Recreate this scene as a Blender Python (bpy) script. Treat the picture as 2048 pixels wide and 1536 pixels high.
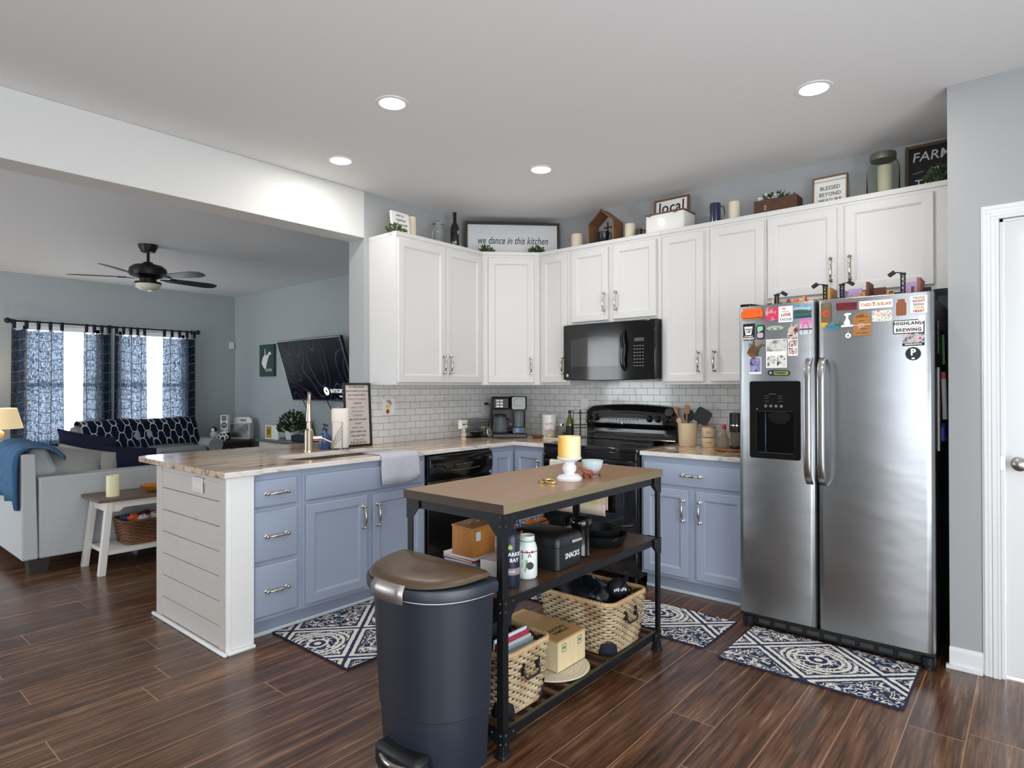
import bpy, bmesh, math, random
from mathutils import Vector, Matrix
random.seed(7)
for o in list(bpy.data.objects): bpy.data.objects.remove(o)
sc = bpy.context.scene
COL = sc.collection
PI = math.pi

# ------------------------------------------------------------------ camera
cam_d = bpy.data.cameras.new('camera'); cam = bpy.data.objects.new('camera', cam_d); COL.objects.link(cam)
cam_d.sensor_fit = 'HORIZONTAL'; cam_d.sensor_width = 36.0; cam_d.lens = 1235.2204/2048*36
cam_d.clip_start = 0.05; cam_d.clip_end = 200
_a, _p, _r = math.radians(40.1513), math.radians(0.2832), math.radians(-0.1049)
_F = Vector((-math.sin(_a), math.cos(_a), 0)); _R = Vector((math.cos(_a), math.sin(_a), 0)); _U = Vector((0, 0, 1))
_F2 = _F*math.cos(_p)+_U*math.sin(_p); _U2 = _U*math.cos(_p)-_F*math.sin(_p)
_R3 = _R*math.cos(_r)+_U2*math.sin(_r); _U3 = _U2*math.cos(_r)-_R*math.sin(_r)
_m = Matrix((_R3, _U3, -_F2)).transposed().to_4x4(); _m.translation = (3.7289, -4.3219, 1.3369)
cam.matrix_world = _m
sc.camera = cam

# ------------------------------------------------------------------ world, view, lights
w = bpy.data.worlds.new('sky'); sc.world = w; w.use_nodes = True
_bg = w.node_tree.nodes['Background']; _bg.inputs[0].default_value = (0.90, 0.955, 1.0, 1); _bg.inputs[1].default_value = 5.6
sc.view_settings.view_transform = 'Standard'; sc.view_settings.look = 'None'
sc.view_settings.gamma = 1.0; sc.view_settings.use_curve_mapping = False
sc.view_settings.exposure = 0.18
CEIL = 2.77

def lamp(name, kind, energy, loc, rot=(0, 0, 0), col=(1, 1, 1), **kw):
    d = bpy.data.lights.new(name, kind); d.energy = energy; d.color = col
    for k, v in kw.items(): setattr(d, k, v)
    o = bpy.data.objects.new(name, d); COL.objects.link(o); o.location = loc; o.rotation_euler = rot
    return o
# sky portals in the window and patio door openings (the light itself is the sky)
def portal(name, loc, rot, sx, sy):
    o = lamp(name, 'AREA', 1, loc, rot, shape='RECTANGLE', size=sx, size_y=sy)
    o.data.cycles.is_portal = True
portal('patio_door_portal', (5.32, -4.05, 1.06), (0, PI/2, 0), 2.1, 3.3)
portal('added_rear_window_portal', (4.1, -7.02, 1.25), (PI/2, 0, 0), 1.8, 2.1)  # unseen window, added and placed for its daylight
portal('added_living_rear_portal', (-3.4, -7.02, 1.25), (PI/2, 0, 0), 3.2, 2.1)  # unseen opening added to brighten the living room
portal('living_window_portal', (-6.1, -1.94, 1.4), (0, -PI/2, 0), 1.5, .84)
portal('living_window_portal', (-6.1, -.86, 1.4), (0, -PI/2, 0), 1.5, .88)
CANS = [(1.265, -2.334), (.392, -2.042), (1.258, -1.092), (2.93, -1.119), (2.93, -2.34)]
for (x, y) in CANS:
    lamp('downlight_bulb', 'AREA', 5.0, (x, y, CEIL-.012), (0, 0, 0), (1, .95, .89), shape='DISK', size=.12)

# ------------------------------------------------------------------ helpers
def lin(c):
    if isinstance(c, str):
        c = c.lstrip('#'); c = [int(c[i:i+2], 16)/255 for i in (0, 2, 4)]
    return tuple((v/12.92 if v <= .04045 else ((v+.055)/1.055)**2.4) for v in c)+(1,)
class E:
    """a shader socket with arithmetic"""
    def __init__(s, nt, k): s.nt = nt; s.k = k
    def _m(s, op, b=None, c=None, rev=False):
        n = s.nt.nodes.new('ShaderNodeMath'); n.operation = op
        L = [s, b] if not rev else [b, s]
        if c is not None: L.append(c)
        for i, v in enumerate(L):
            if v is None: continue
            if isinstance(v, E): s.nt.links.new(v.k, n.inputs[i])
            else: n.inputs[i].default_value = v
        return E(s.nt, n.outputs[0])
    def __add__(s, b): return s._m('ADD', b)
    __radd__ = __add__
    def __sub__(s, b): return s._m('SUBTRACT', b)
    def __rsub__(s, b): return s._m('SUBTRACT', b, rev=True)
    def __mul__(s, b): return s._m('MULTIPLY', b)
    __rmul__ = __mul__
    def __truediv__(s, b): return s._m('DIVIDE', b)
    def __lt__(s, b): return s._m('LESS_THAN', b)
    def __gt__(s, b): return s._m('GREATER_THAN', b)
    def abs(s): return s._m('ABSOLUTE')
    def cos(s): return s._m('COSINE')
    def sin(s): return s._m('SINE')
    def sqrt(s): return s._m('SQRT')
    def floor(s): return s._m('FLOOR')
    def fract(s): return s._m('FRACT')
    def min(s, b): return s._m('MINIMUM', b)
    def max(s, b): return s._m('MAXIMUM', b)
    def pingpong(s, b): return s._m('PINGPONG', b)
    def pow(s, b): return s._m('POWER', b)
    def clamp(s):
        n = s._m('ADD', 0.0); n.k.node.use_clamp = True; return n
class NT:
    def __init__(s, name, rough=.5, metal=0., spec=.5):
        s.m = bpy.data.materials.new(name); s.m.use_nodes = True; s.t = s.m.node_tree
        s.b = s.t.nodes['Principled BSDF']; s.set('Roughness', rough); s.set('Metallic', metal); s.set('Specular IOR Level', spec)
        tc = s.t.nodes.new('ShaderNodeTexCoord'); sp = s.t.nodes.new('ShaderNodeSeparateXYZ')
        s.obj = tc.outputs['Object']; s.t.links.new(s.obj, sp.inputs[0])
        s.x, s.y, s.z = [E(s.t, sp.outputs[i]) for i in range(3)]
    def set(s, k, v):
        i = s.b.inputs[k]
        if isinstance(v, E): s.t.links.new(v.k, i)
        elif hasattr(v, 'links'): s.t.links.new(v, i)
        else: i.default_value = v
    def vec(s, x, y, z):
        n = s.t.nodes.new('ShaderNodeCombineXYZ')
        for i, v in enumerate((x, y, z)):
            if isinstance(v, E): s.t.links.new(v.k, n.inputs[i])
            else: n.inputs[i].default_value = v
        return n.outputs[0]
    def noise(s, v, scale=5., detail=3., rough=.5, dist=0.):
        n = s.t.nodes.new('ShaderNodeTexNoise'); s.t.links.new(v, n.inputs['Vector'])
        n.inputs['Scale'].default_value = scale; n.inputs['Detail'].default_value = detail
        n.inputs['Roughness'].default_value = rough; n.inputs['Distortion'].default_value = dist
        return E(s.t, n.outputs[0])
    def white(s, v):
        n = s.t.nodes.new('ShaderNodeTexWhiteNoise'); n.noise_dimensions = '3D'; s.t.links.new(v, n.inputs['Vector']); return E(s.t, n.outputs['Value'])
    def mix(s, f, a, b):
        n = s.t.nodes.new('ShaderNodeMix'); n.data_type = 'RGBA'
        if isinstance(f, E): s.t.links.new(f.k, n.inputs[0])
        else: n.inputs[0].default_value = f
        for i, c in ((6, a), (7, b)):
            if hasattr(c, 'links'): s.t.links.new(c, n.inputs[i])
            else: n.inputs[i].default_value = lin(c) if isinstance(c, str) else c
        return n.outputs[2]
    def ramp(s, f, stops):
        n = s.t.nodes.new('ShaderNodeValToRGB'); s.t.links.new(f.k, n.inputs[0]); el = n.color_ramp.elements
        while len(el) < len(stops): el.new(.5)
        for e_, (p_, c_) in zip(el, stops): e_.position = p_; e_.color = lin(c_)
        return n.outputs[0]
    def bump(s, h, strength=.3, dist=.01):
        n = s.t.nodes.new('ShaderNodeBump'); n.inputs['Strength'].default_value = strength; n.inputs['Distance'].default_value = dist
        s.t.links.new(h.k, n.inputs['Height']); s.t.links.new(n.outputs[0], s.b.inputs['Normal'])
_mc = {}
def mat(col, rough=.5, metal=0., name='paint', spec=.5, coat=0., emit=0., trans=0., bump=0., bs=60., ior=1.45, vary=0.):
    key = (col, rough, metal, name, spec, coat, emit, trans, bump, bs, ior, vary)
    if key in _mc: return _mc[key]
    t = NT(name, rough, metal, spec); c = lin(col)
    if vary:
        n = t.noise(t.obj, bs, 4.)
        c2 = tuple(v*(1-vary) for v in c[:3])+(1,)
        t.set('Base Color', t.mix((n*2.2-.6).clamp(), c2, c))
    else: t.set('Base Color', c)
    if coat: t.set('Coat Weight', coat); t.set('Coat Roughness', .08)
    if emit: t.set('Emission Color', c); t.set('Emission Strength', emit)
    if trans: t.set('Transmission Weight', trans); t.set('IOR', ior)
    if bump: t.bump(t.noise(t.obj, bs, 3.), bump, .003)
    _mc[key] = t.m; return t.m

def FR(o, r, u):
    r = Vector(r).normalized(); u = Vector(u).normalized(); n = r.cross(u)
    m = Matrix((r, u, n)).transposed().to_4x4(); m.translation = o; return m
def FY(x, y, z): return FR((x, y, z), (1, 0, 0), (0, 0, 1))      # a face that looks towards -Y
def FX(x, y, z): return FR((x, y, z), (0, 1, 0), (0, 0, 1))      # a face that looks towards +X
def TR(x, y, z, rz=0, rx=0, ry=0): return Matrix.Translation((x, y, z)) @ Matrix.Rotation(rz, 4, 'Z') @ Matrix.Rotation(ry, 4, 'Y') @ Matrix.Rotation(rx, 4, 'X')

def chain(o):
    m = Matrix.Identity(4)
    while o is not None: m = o.matrix_basis @ m; o = o.parent
    return m
class MB:
    def __init__(s, M=None): s.b = bmesh.new(); s.M = M or Matrix.Identity(4)
    def _v(s, p, M): return s.b.verts.new((s.M @ M @ Vector(p)) if M is not None else s.M @ Vector(p))
    def face(s, pts, M=None):
        return s.b.faces.new([s._v(p, M) for p in pts])
    def box(s, x0, x1, y0, y1, z0, z1, M=None):
        v = [s._v(p, M) for p in ((x0, y0, z0), (x1, y0, z0), (x1, y1, z0), (x0, y1, z0), (x0, y0, z1), (x1, y0, z1), (x1, y1, z1), (x0, y1, z1))]
        for f in ((3, 2, 1, 0), (4, 5, 6, 7), (0, 1, 5, 4), (1, 2, 6, 5), (2, 3, 7, 6), (3, 0, 4, 7)): s.b.faces.new([v[i] for i in f])
        return s
    def prism(s, out, z0, z1, M=None):
        a = [s._v((x, y, z0), M) for x, y in out]; b = [s._v((x, y, z1), M) for x, y in out]; n = len(out)
        s.b.faces.new(a[::-1]); s.b.faces.new(b)
        for i in range(n): s.b.faces.new((a[i], a[(i+1) % n], b[(i+1) % n], b[i]))
        return s
    def loft(s, rings, cap=True, M=None, closed=True):
        R_ = [[s._v(p, M) for p in r] for r in rings]; n = len(R_[0])
        for a, b in zip(R_, R_[1:]):
            for i in range(n if closed else n-1): s.b.faces.new((a[i], a[(i+1) % n], b[(i+1) % n], b[i]))
        if cap: s.b.faces.new(R_[0][::-1]); s.b.faces.new(R_[-1])
        return s
    def lathe(s, prof, n=28, cx=0, cy=0, M=None, cap=True, a0=0):
        rings = [[(cx+r*math.cos(a0+2*PI*i/n), cy+r*math.sin(a0+2*PI*i/n), z) for i in range(n)] for r, z in [(max(r, .0004), z) for r, z in prof]]
        return s.loft(rings, cap, M)
    def cyl(s, cx, cy, z0, z1, r, n=24, M=None): return s.lathe([(r, z0), (r, z1)], n, cx, cy, M)
    def tube(s, pts, r, n=8, closed=False, M=None):
        pts = [Vector(p) for p in pts]; N = len(pts); rings = []
        up = Vector((0, 0, 1)); prev = None
        for i, p in enumerate(pts):
            if closed: t = pts[(i+1) % N]-pts[i-1]
            else: t = pts[min(i+1, N-1)]-pts[max(i-1, 0)]
            if t.length < 1e-9: t = Vector((1, 0, 0))
            t.normalize()
            if prev is None:
                a = up if abs(t.dot(up)) < .95 else Vector((1, 0, 0)); u = t.cross(a).normalized()
            else: u = (prev-t*prev.dot(t)).normalized()
            prev = u; v = t.cross(u)
            rr = r[i] if isinstance(r, (list, tuple)) else r
            rings.append([p+u*(rr*math.cos(2*PI*k/n))+v*(rr*math.sin(2*PI*k/n)) for k in range(n)])
        if closed: rings.append(rings[0]); return s.loft(rings, False, M)
        return s.loft(rings, True, M)
    def ball(s, c, r, n=14, M=None, sc_=(1, 1, 1)):
        rings = []
        m = n//2
        for j in range(m+1):
            t = -PI/2+PI*j/m; rr = max(math.cos(t), .02)
            rings.append([(c[0]+r*sc_[0]*rr*math.cos(2*PI*i/n), c[1]+r*sc_[1]*rr*math.sin(2*PI*i/n), c[2]+r*sc_[2]*math.sin(t)) for i in range(n)])
        return s.loft(rings, True, M)
    def obj(s, name, m, parent=None, bevel=0., smooth=True, world=True, ang=38, seg=2, mats=None, sub=0):
        bmesh.ops.recalc_face_normals(s.b, faces=s.b.faces)
        me = bpy.data.meshes.new(name)
        if parent is not None and world: s.b.transform(chain(parent).inverted())
        s.b.to_mesh(me); s.b.free()
        me.materials.append(m)
        for x in (mats or []): me.materials.append(x)
        if smooth:
            for p in me.polygons: p.use_smooth = True
            me.set_sharp_from_angle(angle=math.radians(ang))
        o = bpy.data.objects.new(name, me); COL.objects.link(o); o.parent = parent
        if bevel:
            d = o.modifiers.new('bevel', 'BEVEL'); d.width = bevel; d.segments = seg; d.limit_method = 'ANGLE'; d.angle_limit = math.radians(40)
        if sub:
            d = o.modifiers.new('sub', 'SUBSURF'); d.levels = sub; d.render_levels = sub
        return o
def tag(o, label=None, cat=None, group=None, kind=None):
    for k, v in (('label', label), ('category', cat), ('group', group), ('kind', kind)):
        if v: o[k] = v
    return o
def thing(name, label, cat, loc=(0, 0, 0), rz=0, group=None):
    o = bpy.data.objects.new(name, None); COL.objects.link(o); o.location = loc; o.rotation_euler = (0, 0, rz); o.empty_display_size = .05
    return tag(o, label, cat, group)
def struct(name, mb, m, bevel=0., **k): return tag(mb.obj(name, m, None, bevel, **k), kind='structure')
def bx(name, m, parent, x0, x1, y0, y1, z0, z1, bevel=.002, M=None, world=True, **k):
    return MB(M).box(x0, x1, y0, y1, z0, z1).obj(name, m, parent, bevel, world=world, **k)
def text(body, size, m, parent, M, name='lettering', align='CENTER', ext=.0006, shear=0., sx=1., bold=0., world=True, space=1.0, line=1.0):
    c = bpy.data.curves.new('t', 'FONT'); c.body = body; c.size = size; c.align_x = align; c.align_y = 'CENTER'
    c.extrude = ext; c.shear = shear; c.offset = bold; c.space_character = space; c.space_line = line; c.resolution_u = 2
    t = bpy.data.objects.new('t', c); me = bpy.data.meshes.new_from_object(t)
    bpy.data.objects.remove(t); bpy.data.curves.remove(c)
    T = M @ Matrix.Diagonal((sx, 1, 1, 1))
    if parent is not None and world: T = chain(parent).inverted() @ T
    me.transform(T); me.materials.clear(); me.materials.append(m); me.name = name
    o = bpy.data.objects.new(name, me); COL.objects.link(o); o.parent = parent; return o
def dup(root, loc=None, rz=None, label=None):
    r = root.copy(); COL.objects.link(r)
    if loc is not None: r.location = loc
    if rz is not None: r.rotation_euler = (0, 0, rz)
    if label: r['label'] = label
    for ch in list(root.children):
        c = ch.copy(); COL.objects.link(c); c.parent = r
        for g in list(ch.children):
            d = g.copy(); COL.objects.link(d); d.parent = c
    return r
def rrect(w, h, r, n=5, cx=0, cy=0):
    P = []
    for qx, qy, a in ((1, 1, 0), (-1, 1, PI/2), (-1, -1, PI), (1, -1, 3*PI/2)):
        for i in range(n+1):
            t = a+PI/2*i/n; P.append((cx+qx*(w/2-r)+r*math.cos(t), cy+qy*(h/2-r)+r*math.sin(t)))
    return P
def poly(out, ho, z0, z1):
    """flat slab with an optional hole, as a bmesh builder"""
    c = bpy.data.curves.new('c', 'CURVE'); c.dimensions = '2D'; c.fill_mode = 'BOTH'; c.extrude = (z1-z0)/2
    for ring in [out]+ho:
        s = c.splines.new('POLY'); s.points.add(len(ring)-1); s.use_cyclic_u = True
        for p_, q in zip(s.points, ring): p_.co = (q[0], q[1], 0, 1)
    t = bpy.data.objects.new('t', c); me = bpy.data.meshes.new_from_object(t)
    bpy.data.objects.remove(t); bpy.data.curves.remove(c)
    mb = MB(); mb.b.from_mesh(me); bpy.data.meshes.remove(me)
    bmesh.ops.remove_doubles(mb.b, verts=mb.b.verts, dist=1e-5)
    bmesh.ops.translate(mb.b, verts=mb.b.verts, vec=(0, 0, (z0+z1)/2)); return mb
# ------------------------------------------------------------------ materials
def wall_mat(name, col):
    t = NT(name, .62, 0, .3); t.set('Base Color', lin(col)); t.bump(t.noise(t.obj, 180., 2.), .08, .002); return t.m
PAINT = wall_mat('grey wall paint', '#adafb0')
PAINT_L = wall_mat('wall paint in living light', '#b1babd')  # same wall paint; each room's light is put into its tint
CEILM = wall_mat('ceiling paint', '#f0f0f0')
BEAM = wall_mat('beam paint', '#dbdbd9')
TRIM = mat('#eceeef', .35, name='white trim paint')
CABW = mat('#d9d8d7', .42, name='white cabinet paint')
CABB = mat('#9da9be', .42, name='slate blue cabinet paint')
NICK = mat('#c9c2b8', .22, 1., name='brushed nickel')
CHRO = mat('#d8d8d8', .12, 1., name='chrome')
BLK = mat('#0d0d0e', .12, name='gloss black enamel', coat=.25)
BLKM = mat('#141517', .42, name='matt black')
IRON = mat('#15161a', .45, .3, name='black iron', bump=.15, bs=200.)
GLASSB = mat('#050506', .04, name='black glass', coat=1.)
WHITE = mat('#f1efec', .4, name='white ceramic', coat=.3)
PAPER = mat('#f4f2ee', .7, name='white card')
INK = mat('#151515', .6, name='black ink')
CREAM = mat('#e9dfc6', .45, name='ivory wax', coat=.1)
def wood(name, c1, c2, axis='y', sc_=1., rough=.45, cont=1.):
    t = NT(name, rough)
    S = {'x': (1.2, 16, 16), 'y': (16, 1.2, 16), 'z': (16, 16, 1.2)}[axis]
    v = t.vec(t.x*S[0]*sc_, t.y*S[1]*sc_, t.z*S[2]*sc_)
    n = t.noise(v, 3., 5., .6, .4); n2 = t.noise(v, 14., 2.)
    f = ((n*1.5-.25)*.75+n2*.3).clamp()
    t.set('Base Color', t.mix(f, c1, c2)); t.bump(n2, .12, .001); return t.m
W_BOX = wood('honey wood', '#a9672c', '#c98a48', 'z')
W_TOP = wood('brown oak', '#80603f', '#a58260', 'y', 1., .3)  # reflected light on the cart top is put into this lighter oak
W_TOPE = wood('olive oak edge', '#75674d', '#8f8163', 'y')  # olive tone for the long edge of the cart top
W_SHELF = wood('dark walnut board', '#3b271b', '#5a3f2c', 'y', 1., .3)
W_PALE = wood('pale pine', '#d3b98c', '#e8d9b5', 'z')
W_RUST = wood('rustic brown wood', '#5e3d24', '#8a5f3b', 'z')
W_DARK = wood('dark stained frame', '#2a1f19', '#43342a', 'x')
W_TBL = wood('grey brown top', '#55463c', '#7d6858', 'x')
# shiplap: whitewashed boards
def m_shiplap():
    t = NT('whitewashed shiplap', .55)
    n = t.noise(t.vec(t.x*3, t.y*3, t.z*30), 3., 4.); k = t.noise(t.obj, 9., 1.)
    c = t.mix((n*1.2-.1).clamp(), '#c6beb7', '#d0cac4'); c = t.mix((k*12-8.6).clamp()*.25, c, '#a79d90')
    t.set('Base Color', c); return t.m
SHIP = m_shiplap()
def m_floor():
    t = NT('dark bamboo plank floor', .3, 0, .6)
    px = (t.x-1.44)/.19; i = px.floor(); r = t.white(t.vec(i, 3.3, 0.))
    py = t.y/1.25+r*7.3; j = py.floor(); rr = t.white(t.vec(i, j, 1.7))
    fx = px.fract(); fy = py.fract()
    ex = fx.min(1.-fx)*.19; ey = fy.min(1.-fy)*1.25
    seam = (ex.min(ey) < .0022)
    v = t.vec(t.x*1.0+rr*9, t.y*.045, 0.)
    n1 = t.noise(v, 34., 6., .62, .3); n2 = t.noise(t.vec(t.x*1., t.y*.05, rr*5), 110., 3.); n3 = t.noise(t.vec(t.x, t.y*.35, rr*3), 7., 3.)
    f = (n1*1.25+n2*.75+n3*.5-.78).clamp()
    c = t.ramp(f, [(0., '#26180f'), (.34, '#523624'), (.64, '#7b573f'), (1., '#c8a585')])
    c = t.mix(rr*.35, c, '#39231a')
    c = t.mix(seam*.75, c, '#b48a6a')  # highlights on the plank bevels are put into the lighter seam colour
    t.set('Base Color', c); t.set('Roughness', (n2*.14+.17)); t.bump((f*.5)-(seam*.9), .12, .002); return t.m
FLOORM = m_floor()
def m_granite():
    t = NT('brown veined granite', .1, 0, .4)
    d = t.noise(t.obj, 2.2, 3.); v = t.vec(t.x*1.+d*.10, t.y*.16+d*.05, t.z*1.2)
    n = t.noise(v, 22., 5., .62, .6); n2 = t.noise(v, 55., 3.); cl = t.noise(t.vec(t.x, t.y*.4, t.z), 3.3, 2.)
    f = (n*1.45-.22+(cl-.5)*.55).clamp()
    c = t.ramp(f, [(.12, '#4f443e'), (.32, '#8d8076'), (.44, '#c2ab94'), (.58, '#d9bd9f'), (.78, '#e2d5c4'), (1., '#cfa880')])
    c = t.mix((n2*4-2.5).clamp()*.35, c, '#5e5049')
    # the polished front edge shows paler stone
    geo = t.t.nodes.new('ShaderNodeNewGeometry'); sp = t.t.nodes.new('ShaderNodeSeparateXYZ'); t.t.links.new(geo.outputs['True Normal'], sp.inputs[0])
    e = (E(t.t, sp.outputs[2]).abs() < .5)*(1.-(E(t.t, sp.outputs[1]).abs() > .7)*(t.y < -2.8))
    ve = t.noise(t.vec(t.x*1., t.y*1.+t.z*2.2, t.z), 6., 4., .6, 1.2)
    c = t.mix(e*.85, c, t.ramp(ve, [(.3, '#8f8f96'), (.42, '#e2dfdc'), (.6, '#efedea')]))
    t.set('Base Color', c); return t.m
GRAN = m_granite()
def m_tile(axis):
    t = NT('white subway tile', .12, 0, .5); t.set('Coat Weight', .3)
    u = {'x': t.x, 'y': t.y}[axis]
    n = t.t.nodes.new('ShaderNodeTexBrick'); t.t.links.new(t.vec(u, t.z-.914, 0.), n.inputs['Vector'])
    for k, v_ in (('Scale', 1.), ('Mortar Size', .0016), ('Mortar Smooth', .1), ('Brick Width', .104), ('Row Height', .0515), ('Bias', 0.)): n.inputs[k].default_value = v_
    n.inputs['Color1'].default_value = lin('#e6e6e4'); n.inputs['Color2'].default_value = lin('#dedfde'); n.inputs['Mortar'].default_value = lin('#77777a')
    t.set('Base Color', n.outputs[0]); f = E(t.t, n.outputs[1]); t.bump(1.-f, .25, .002); t.set('Roughness', f*.5+.12); return t.m
TILEX, TILEY = m_tile('x'), m_tile('y')
def m_steel():
    t = NT('brushed stainless steel', .24, 1.)
    b = t.noise(t.vec(t.x*.6, t.y*.6, t.z*90.), 8., 3.)
    t.set('Base Color', t.mix(b, '#a2a5a8', '#adb0b3'))
    n = t.noise(t.vec(t.x*1.1, t.y, t.z*2.4), 3.2, 2.); t.bump(n*1.+b*.002, .05, .05)
    t.set('Roughness', b*.06+.30); return t.m
STEEL = m_steel()
def m_wicker(name, a, b_, c_):
    t = NT(name, .6); n = t.noise(t.obj, 9., 2.); n2 = t.noise(t.obj, 70., 2.)
    t.set('Base Color', t.mix((n2*3-1.).clamp()*.25, t.mix((n*3-1.).clamp(), a, b_), c_)); return t.m
WICK = m_wicker('grey brown wicker', '#8f7455', '#c3b291', '#6d4f33')
WICKD = m_wicker('dark rattan', '#5c3a22', '#84593a', '#3a2314')
def m_rug():
    t = NT('navy and ivory medallion rug', .95, 0, .1)
    j = t.noise(t.obj, 55., 2.)-.5; j2 = t.noise(t.vec(t.x+3.1, t.y, t.z), 55., 2.)-.5
    x = t.x+j*.011; y = t.y+j2*.011
    hx, hy = .273, .253
    # distance to the diamond lattice lines
    a = (x/hx+y/hy+1.); b = (x/hx-y/hy+1.)
    la = (a/2.).fract(); lb = (b/2.).fract()
    da = la.min(1.-la)*2.; db = lb.min(1.-lb)*2.     # 0 on a line, 1 mid cell
    d = da.min(db)
    line = (d < .16)*(d > .05)                         # an ivory band each side of a navy line
    # cell centre coordinates (diamonds around the lattice nodes)
    cx = (x/(2*hx)+.5).fract()*(2*hx)-hx; cy = (y/(2*hy)+.5).fract()*(2*hy)-hy
    r = ((cx*cx)/(1.0)+(cy*cy)*1.25).sqrt()
    ring = ((r-.135).abs() < .009).max((r-.105).abs() < .006).max(((r-.052).abs() < .006)).max(((r-.165).abs() < .007)*(d > .2))
    ang = t.noise(t.vec(x, y, 0.), 25., 0., .5, 1.2)
    scroll = ((ang-.5).abs() < .055).max(ang > .7)
    far = (d > .22)
    inner = (r < .13)*(r > .058)
    flor = (r < .045)*((r*150).sin() > .1)
    f = line.max(ring).max(scroll*far*(r > .15)).max(scroll*inner).max(flor).clamp()
    sp = t.noise(t.obj, 420., 2.)
    t.set('Base Color', t.mix(f, t.mix(sp, '#232c44', '#424c6a'), t.mix(sp, '#d6d0c4', '#f4f1ea')))
    t.bump(f+sp*.5, .5, .003); return t.m
RUG = m_rug()

# ------------------------------------------------------------------ room shell
XB, YB = 3.42, -.72
LX, LY = -5.95, .33
struct('floor', MB().box(-6.2, 5.5, -7.2, .6, -.1, 0), FLOORM)
struct('ceiling', MB().box(-6.2, 5.5, -7.2, .6, CEIL, CEIL+.1), CEILM)
struct('wall_back', MB().box(0, XB+.1, 0, .1, 0, CEIL), PAINT)
struct('wall_partition', MB().box(-.191, 0, -1.57, .33, 0, CEIL), PAINT, .002)
struct('trim_beam', MB().box(-.191, 0, -7.1, -1.571, 2.427, CEIL-.001), BEAM, .003)
struct('wall_pantry', MB().box(XB, XB+.1, YB, 0, 0, CEIL-.001), PAINT)
DX0, DX1, DZ = 3.615, 4.38, 2.10
struct('wall_right', MB().box(XB, DX0, YB-.0005, YB+.1, 0, CEIL-.001).box(DX1, 5.4, YB, YB+.1, 0, CEIL-.001).box(DX0, DX1, YB, YB+.1, DZ, CEIL-.001), PAINT)
struct('wall_television', MB().box(LX, -.191, LY, LY+.1, 0, CEIL-.001), PAINT_L)
W1, W2, WZ0, WZ1 = (-2.36, -1.52), (-1.30, -.42), .62, 2.12
_w = MB().box(LX-.12, LX, -7.2, W1[0], 0, CEIL-.001).box(LX-.12, LX, W1[1], W2[0], 0, CEIL-.001).box(LX-.12, LX, W2[1], LY+.1, 0, CEIL-.001)
for a_, b_ in (W1, W2): _w.box(LX-.12, LX, a_, b_, 0, WZ0).box(LX-.12, LX, a_, b_, WZ1, CEIL-.001)
struct('wall_window', _w, PAINT_L)
# behind the camera: rear wall with two unseen windows added for daylight, right wall with the patio door opening
struct('wall_rear', MB().box(-6.1, -5., -7.2, -7.1, 0, CEIL-.001).box(-1.8, -.4, -7.2, -7.1, 0, CEIL-.001).box(-5., -1.8, -7.2, -7.1, 0, .2).box(-5., -1.8, -7.2, -7.1, 2.3, CEIL-.001).box(-.4, 3.2, -7.2, -7.1, 0, CEIL-.001).box(5., 5.4, -7.2, -7.1, 0, CEIL-.001).box(3.2, 5., -7.2, -7.1, 0, .2).box(3.2, 5., -7.2, -7.1, 2.3, CEIL-.001), PAINT)
struct('wall_patio', MB().box(5.3, 5.4, -7.1, -5.7, 0, CEIL-.001).box(5.3, 5.4, -2.4, YB, 0, CEIL-.001).box(5.3, 5.4, -5.7, -2.4, 2.12, CEIL-.001), PAINT)
# living windows
for k, (a_, b_) in enumerate((W1, W2)):
    f = MB(); X0 = LX-.07
    for q in ((a_, a_+.045, WZ0, WZ1), (b_-.045, b_, WZ0, WZ1), (a_, b_, WZ0, WZ0+.045), (a_, b_, WZ1-.045, WZ1), (a_, b_, 1.35, 1.40)): f.box(X0, X0+.05, q[0], q[1], q[2], q[3])
    fo = struct('window_%d' % (k+1), f, TRIM)
    g = MB().box(X0+.02, X0+.024, a_+.04, b_-.04, WZ0+.04, WZ1-.04).obj('pane', mat('#ffffff', .0, name='window glass', trans=1., ior=1.01), fo)
    c = MB()
    for q in ((a_-.07, a_, WZ0-.07, WZ1+.07), (b_, b_+.07, WZ0-.07, WZ1+.07), (a_, b_, WZ0-.07, WZ0), (a_, b_, WZ1, WZ1+.07)): c.box(LX, LX+.015, q[0], q[1], q[2], q[3])
    struct('trim_%d' % (k+1), c, TRIM, .003)
# backsplash
struct('trim_3', MB().box(0, .008, -1.57, -.008, .914, 1.353), TILEY)
struct('trim_4', MB().box(.008, 2.47, -.008, 0, .914, 1.40), TILEX)
# pantry door, casing and baseboard
def casing():
    m = MB()
    prof = ((0, .016), (.012, .018), (.03, .012), (.045, .014), (.06, .009), (.066, .006))
    for a_, b_ in zip(prof, prof[1:]):
        t_ = max(a_[1], b_[1])
        for side in (0, 1):
            if side == 0: m.box(DX0-.002-b_[0], DX0-.002-a_[0], YB-t_, YB, 0, DZ+.002+a_[0])
            else: m.box(DX1+.002+a_[0], DX1+.002+b_[0], YB-t_, YB, 0, DZ+.002+a_[0])
        m.box(DX0-.002-b_[0], DX1+.002+b_[0], YB-t_, YB, DZ+.002+a_[0], DZ+.002+b_[0])
    return m
struct('trim_5', casing(), TRIM, .002)
dj = struct('trim_6', MB().box(DX0-.002, DX0+.012, YB, YB+.1, 0, DZ).box(DX1-.012, DX1+.002, YB, YB+.1, 0, DZ).box(DX0, DX1, YB, YB+.1, DZ-.012, DZ+.002), TRIM)
dm = MB().box(DX0+.015, DX1-.015, YB+.022, YB+.052, .012, DZ-.016)
do = struct('door_1', dm, TRIM, .002)
pm = MB()
dw = DX1-DX0-.03
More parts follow.
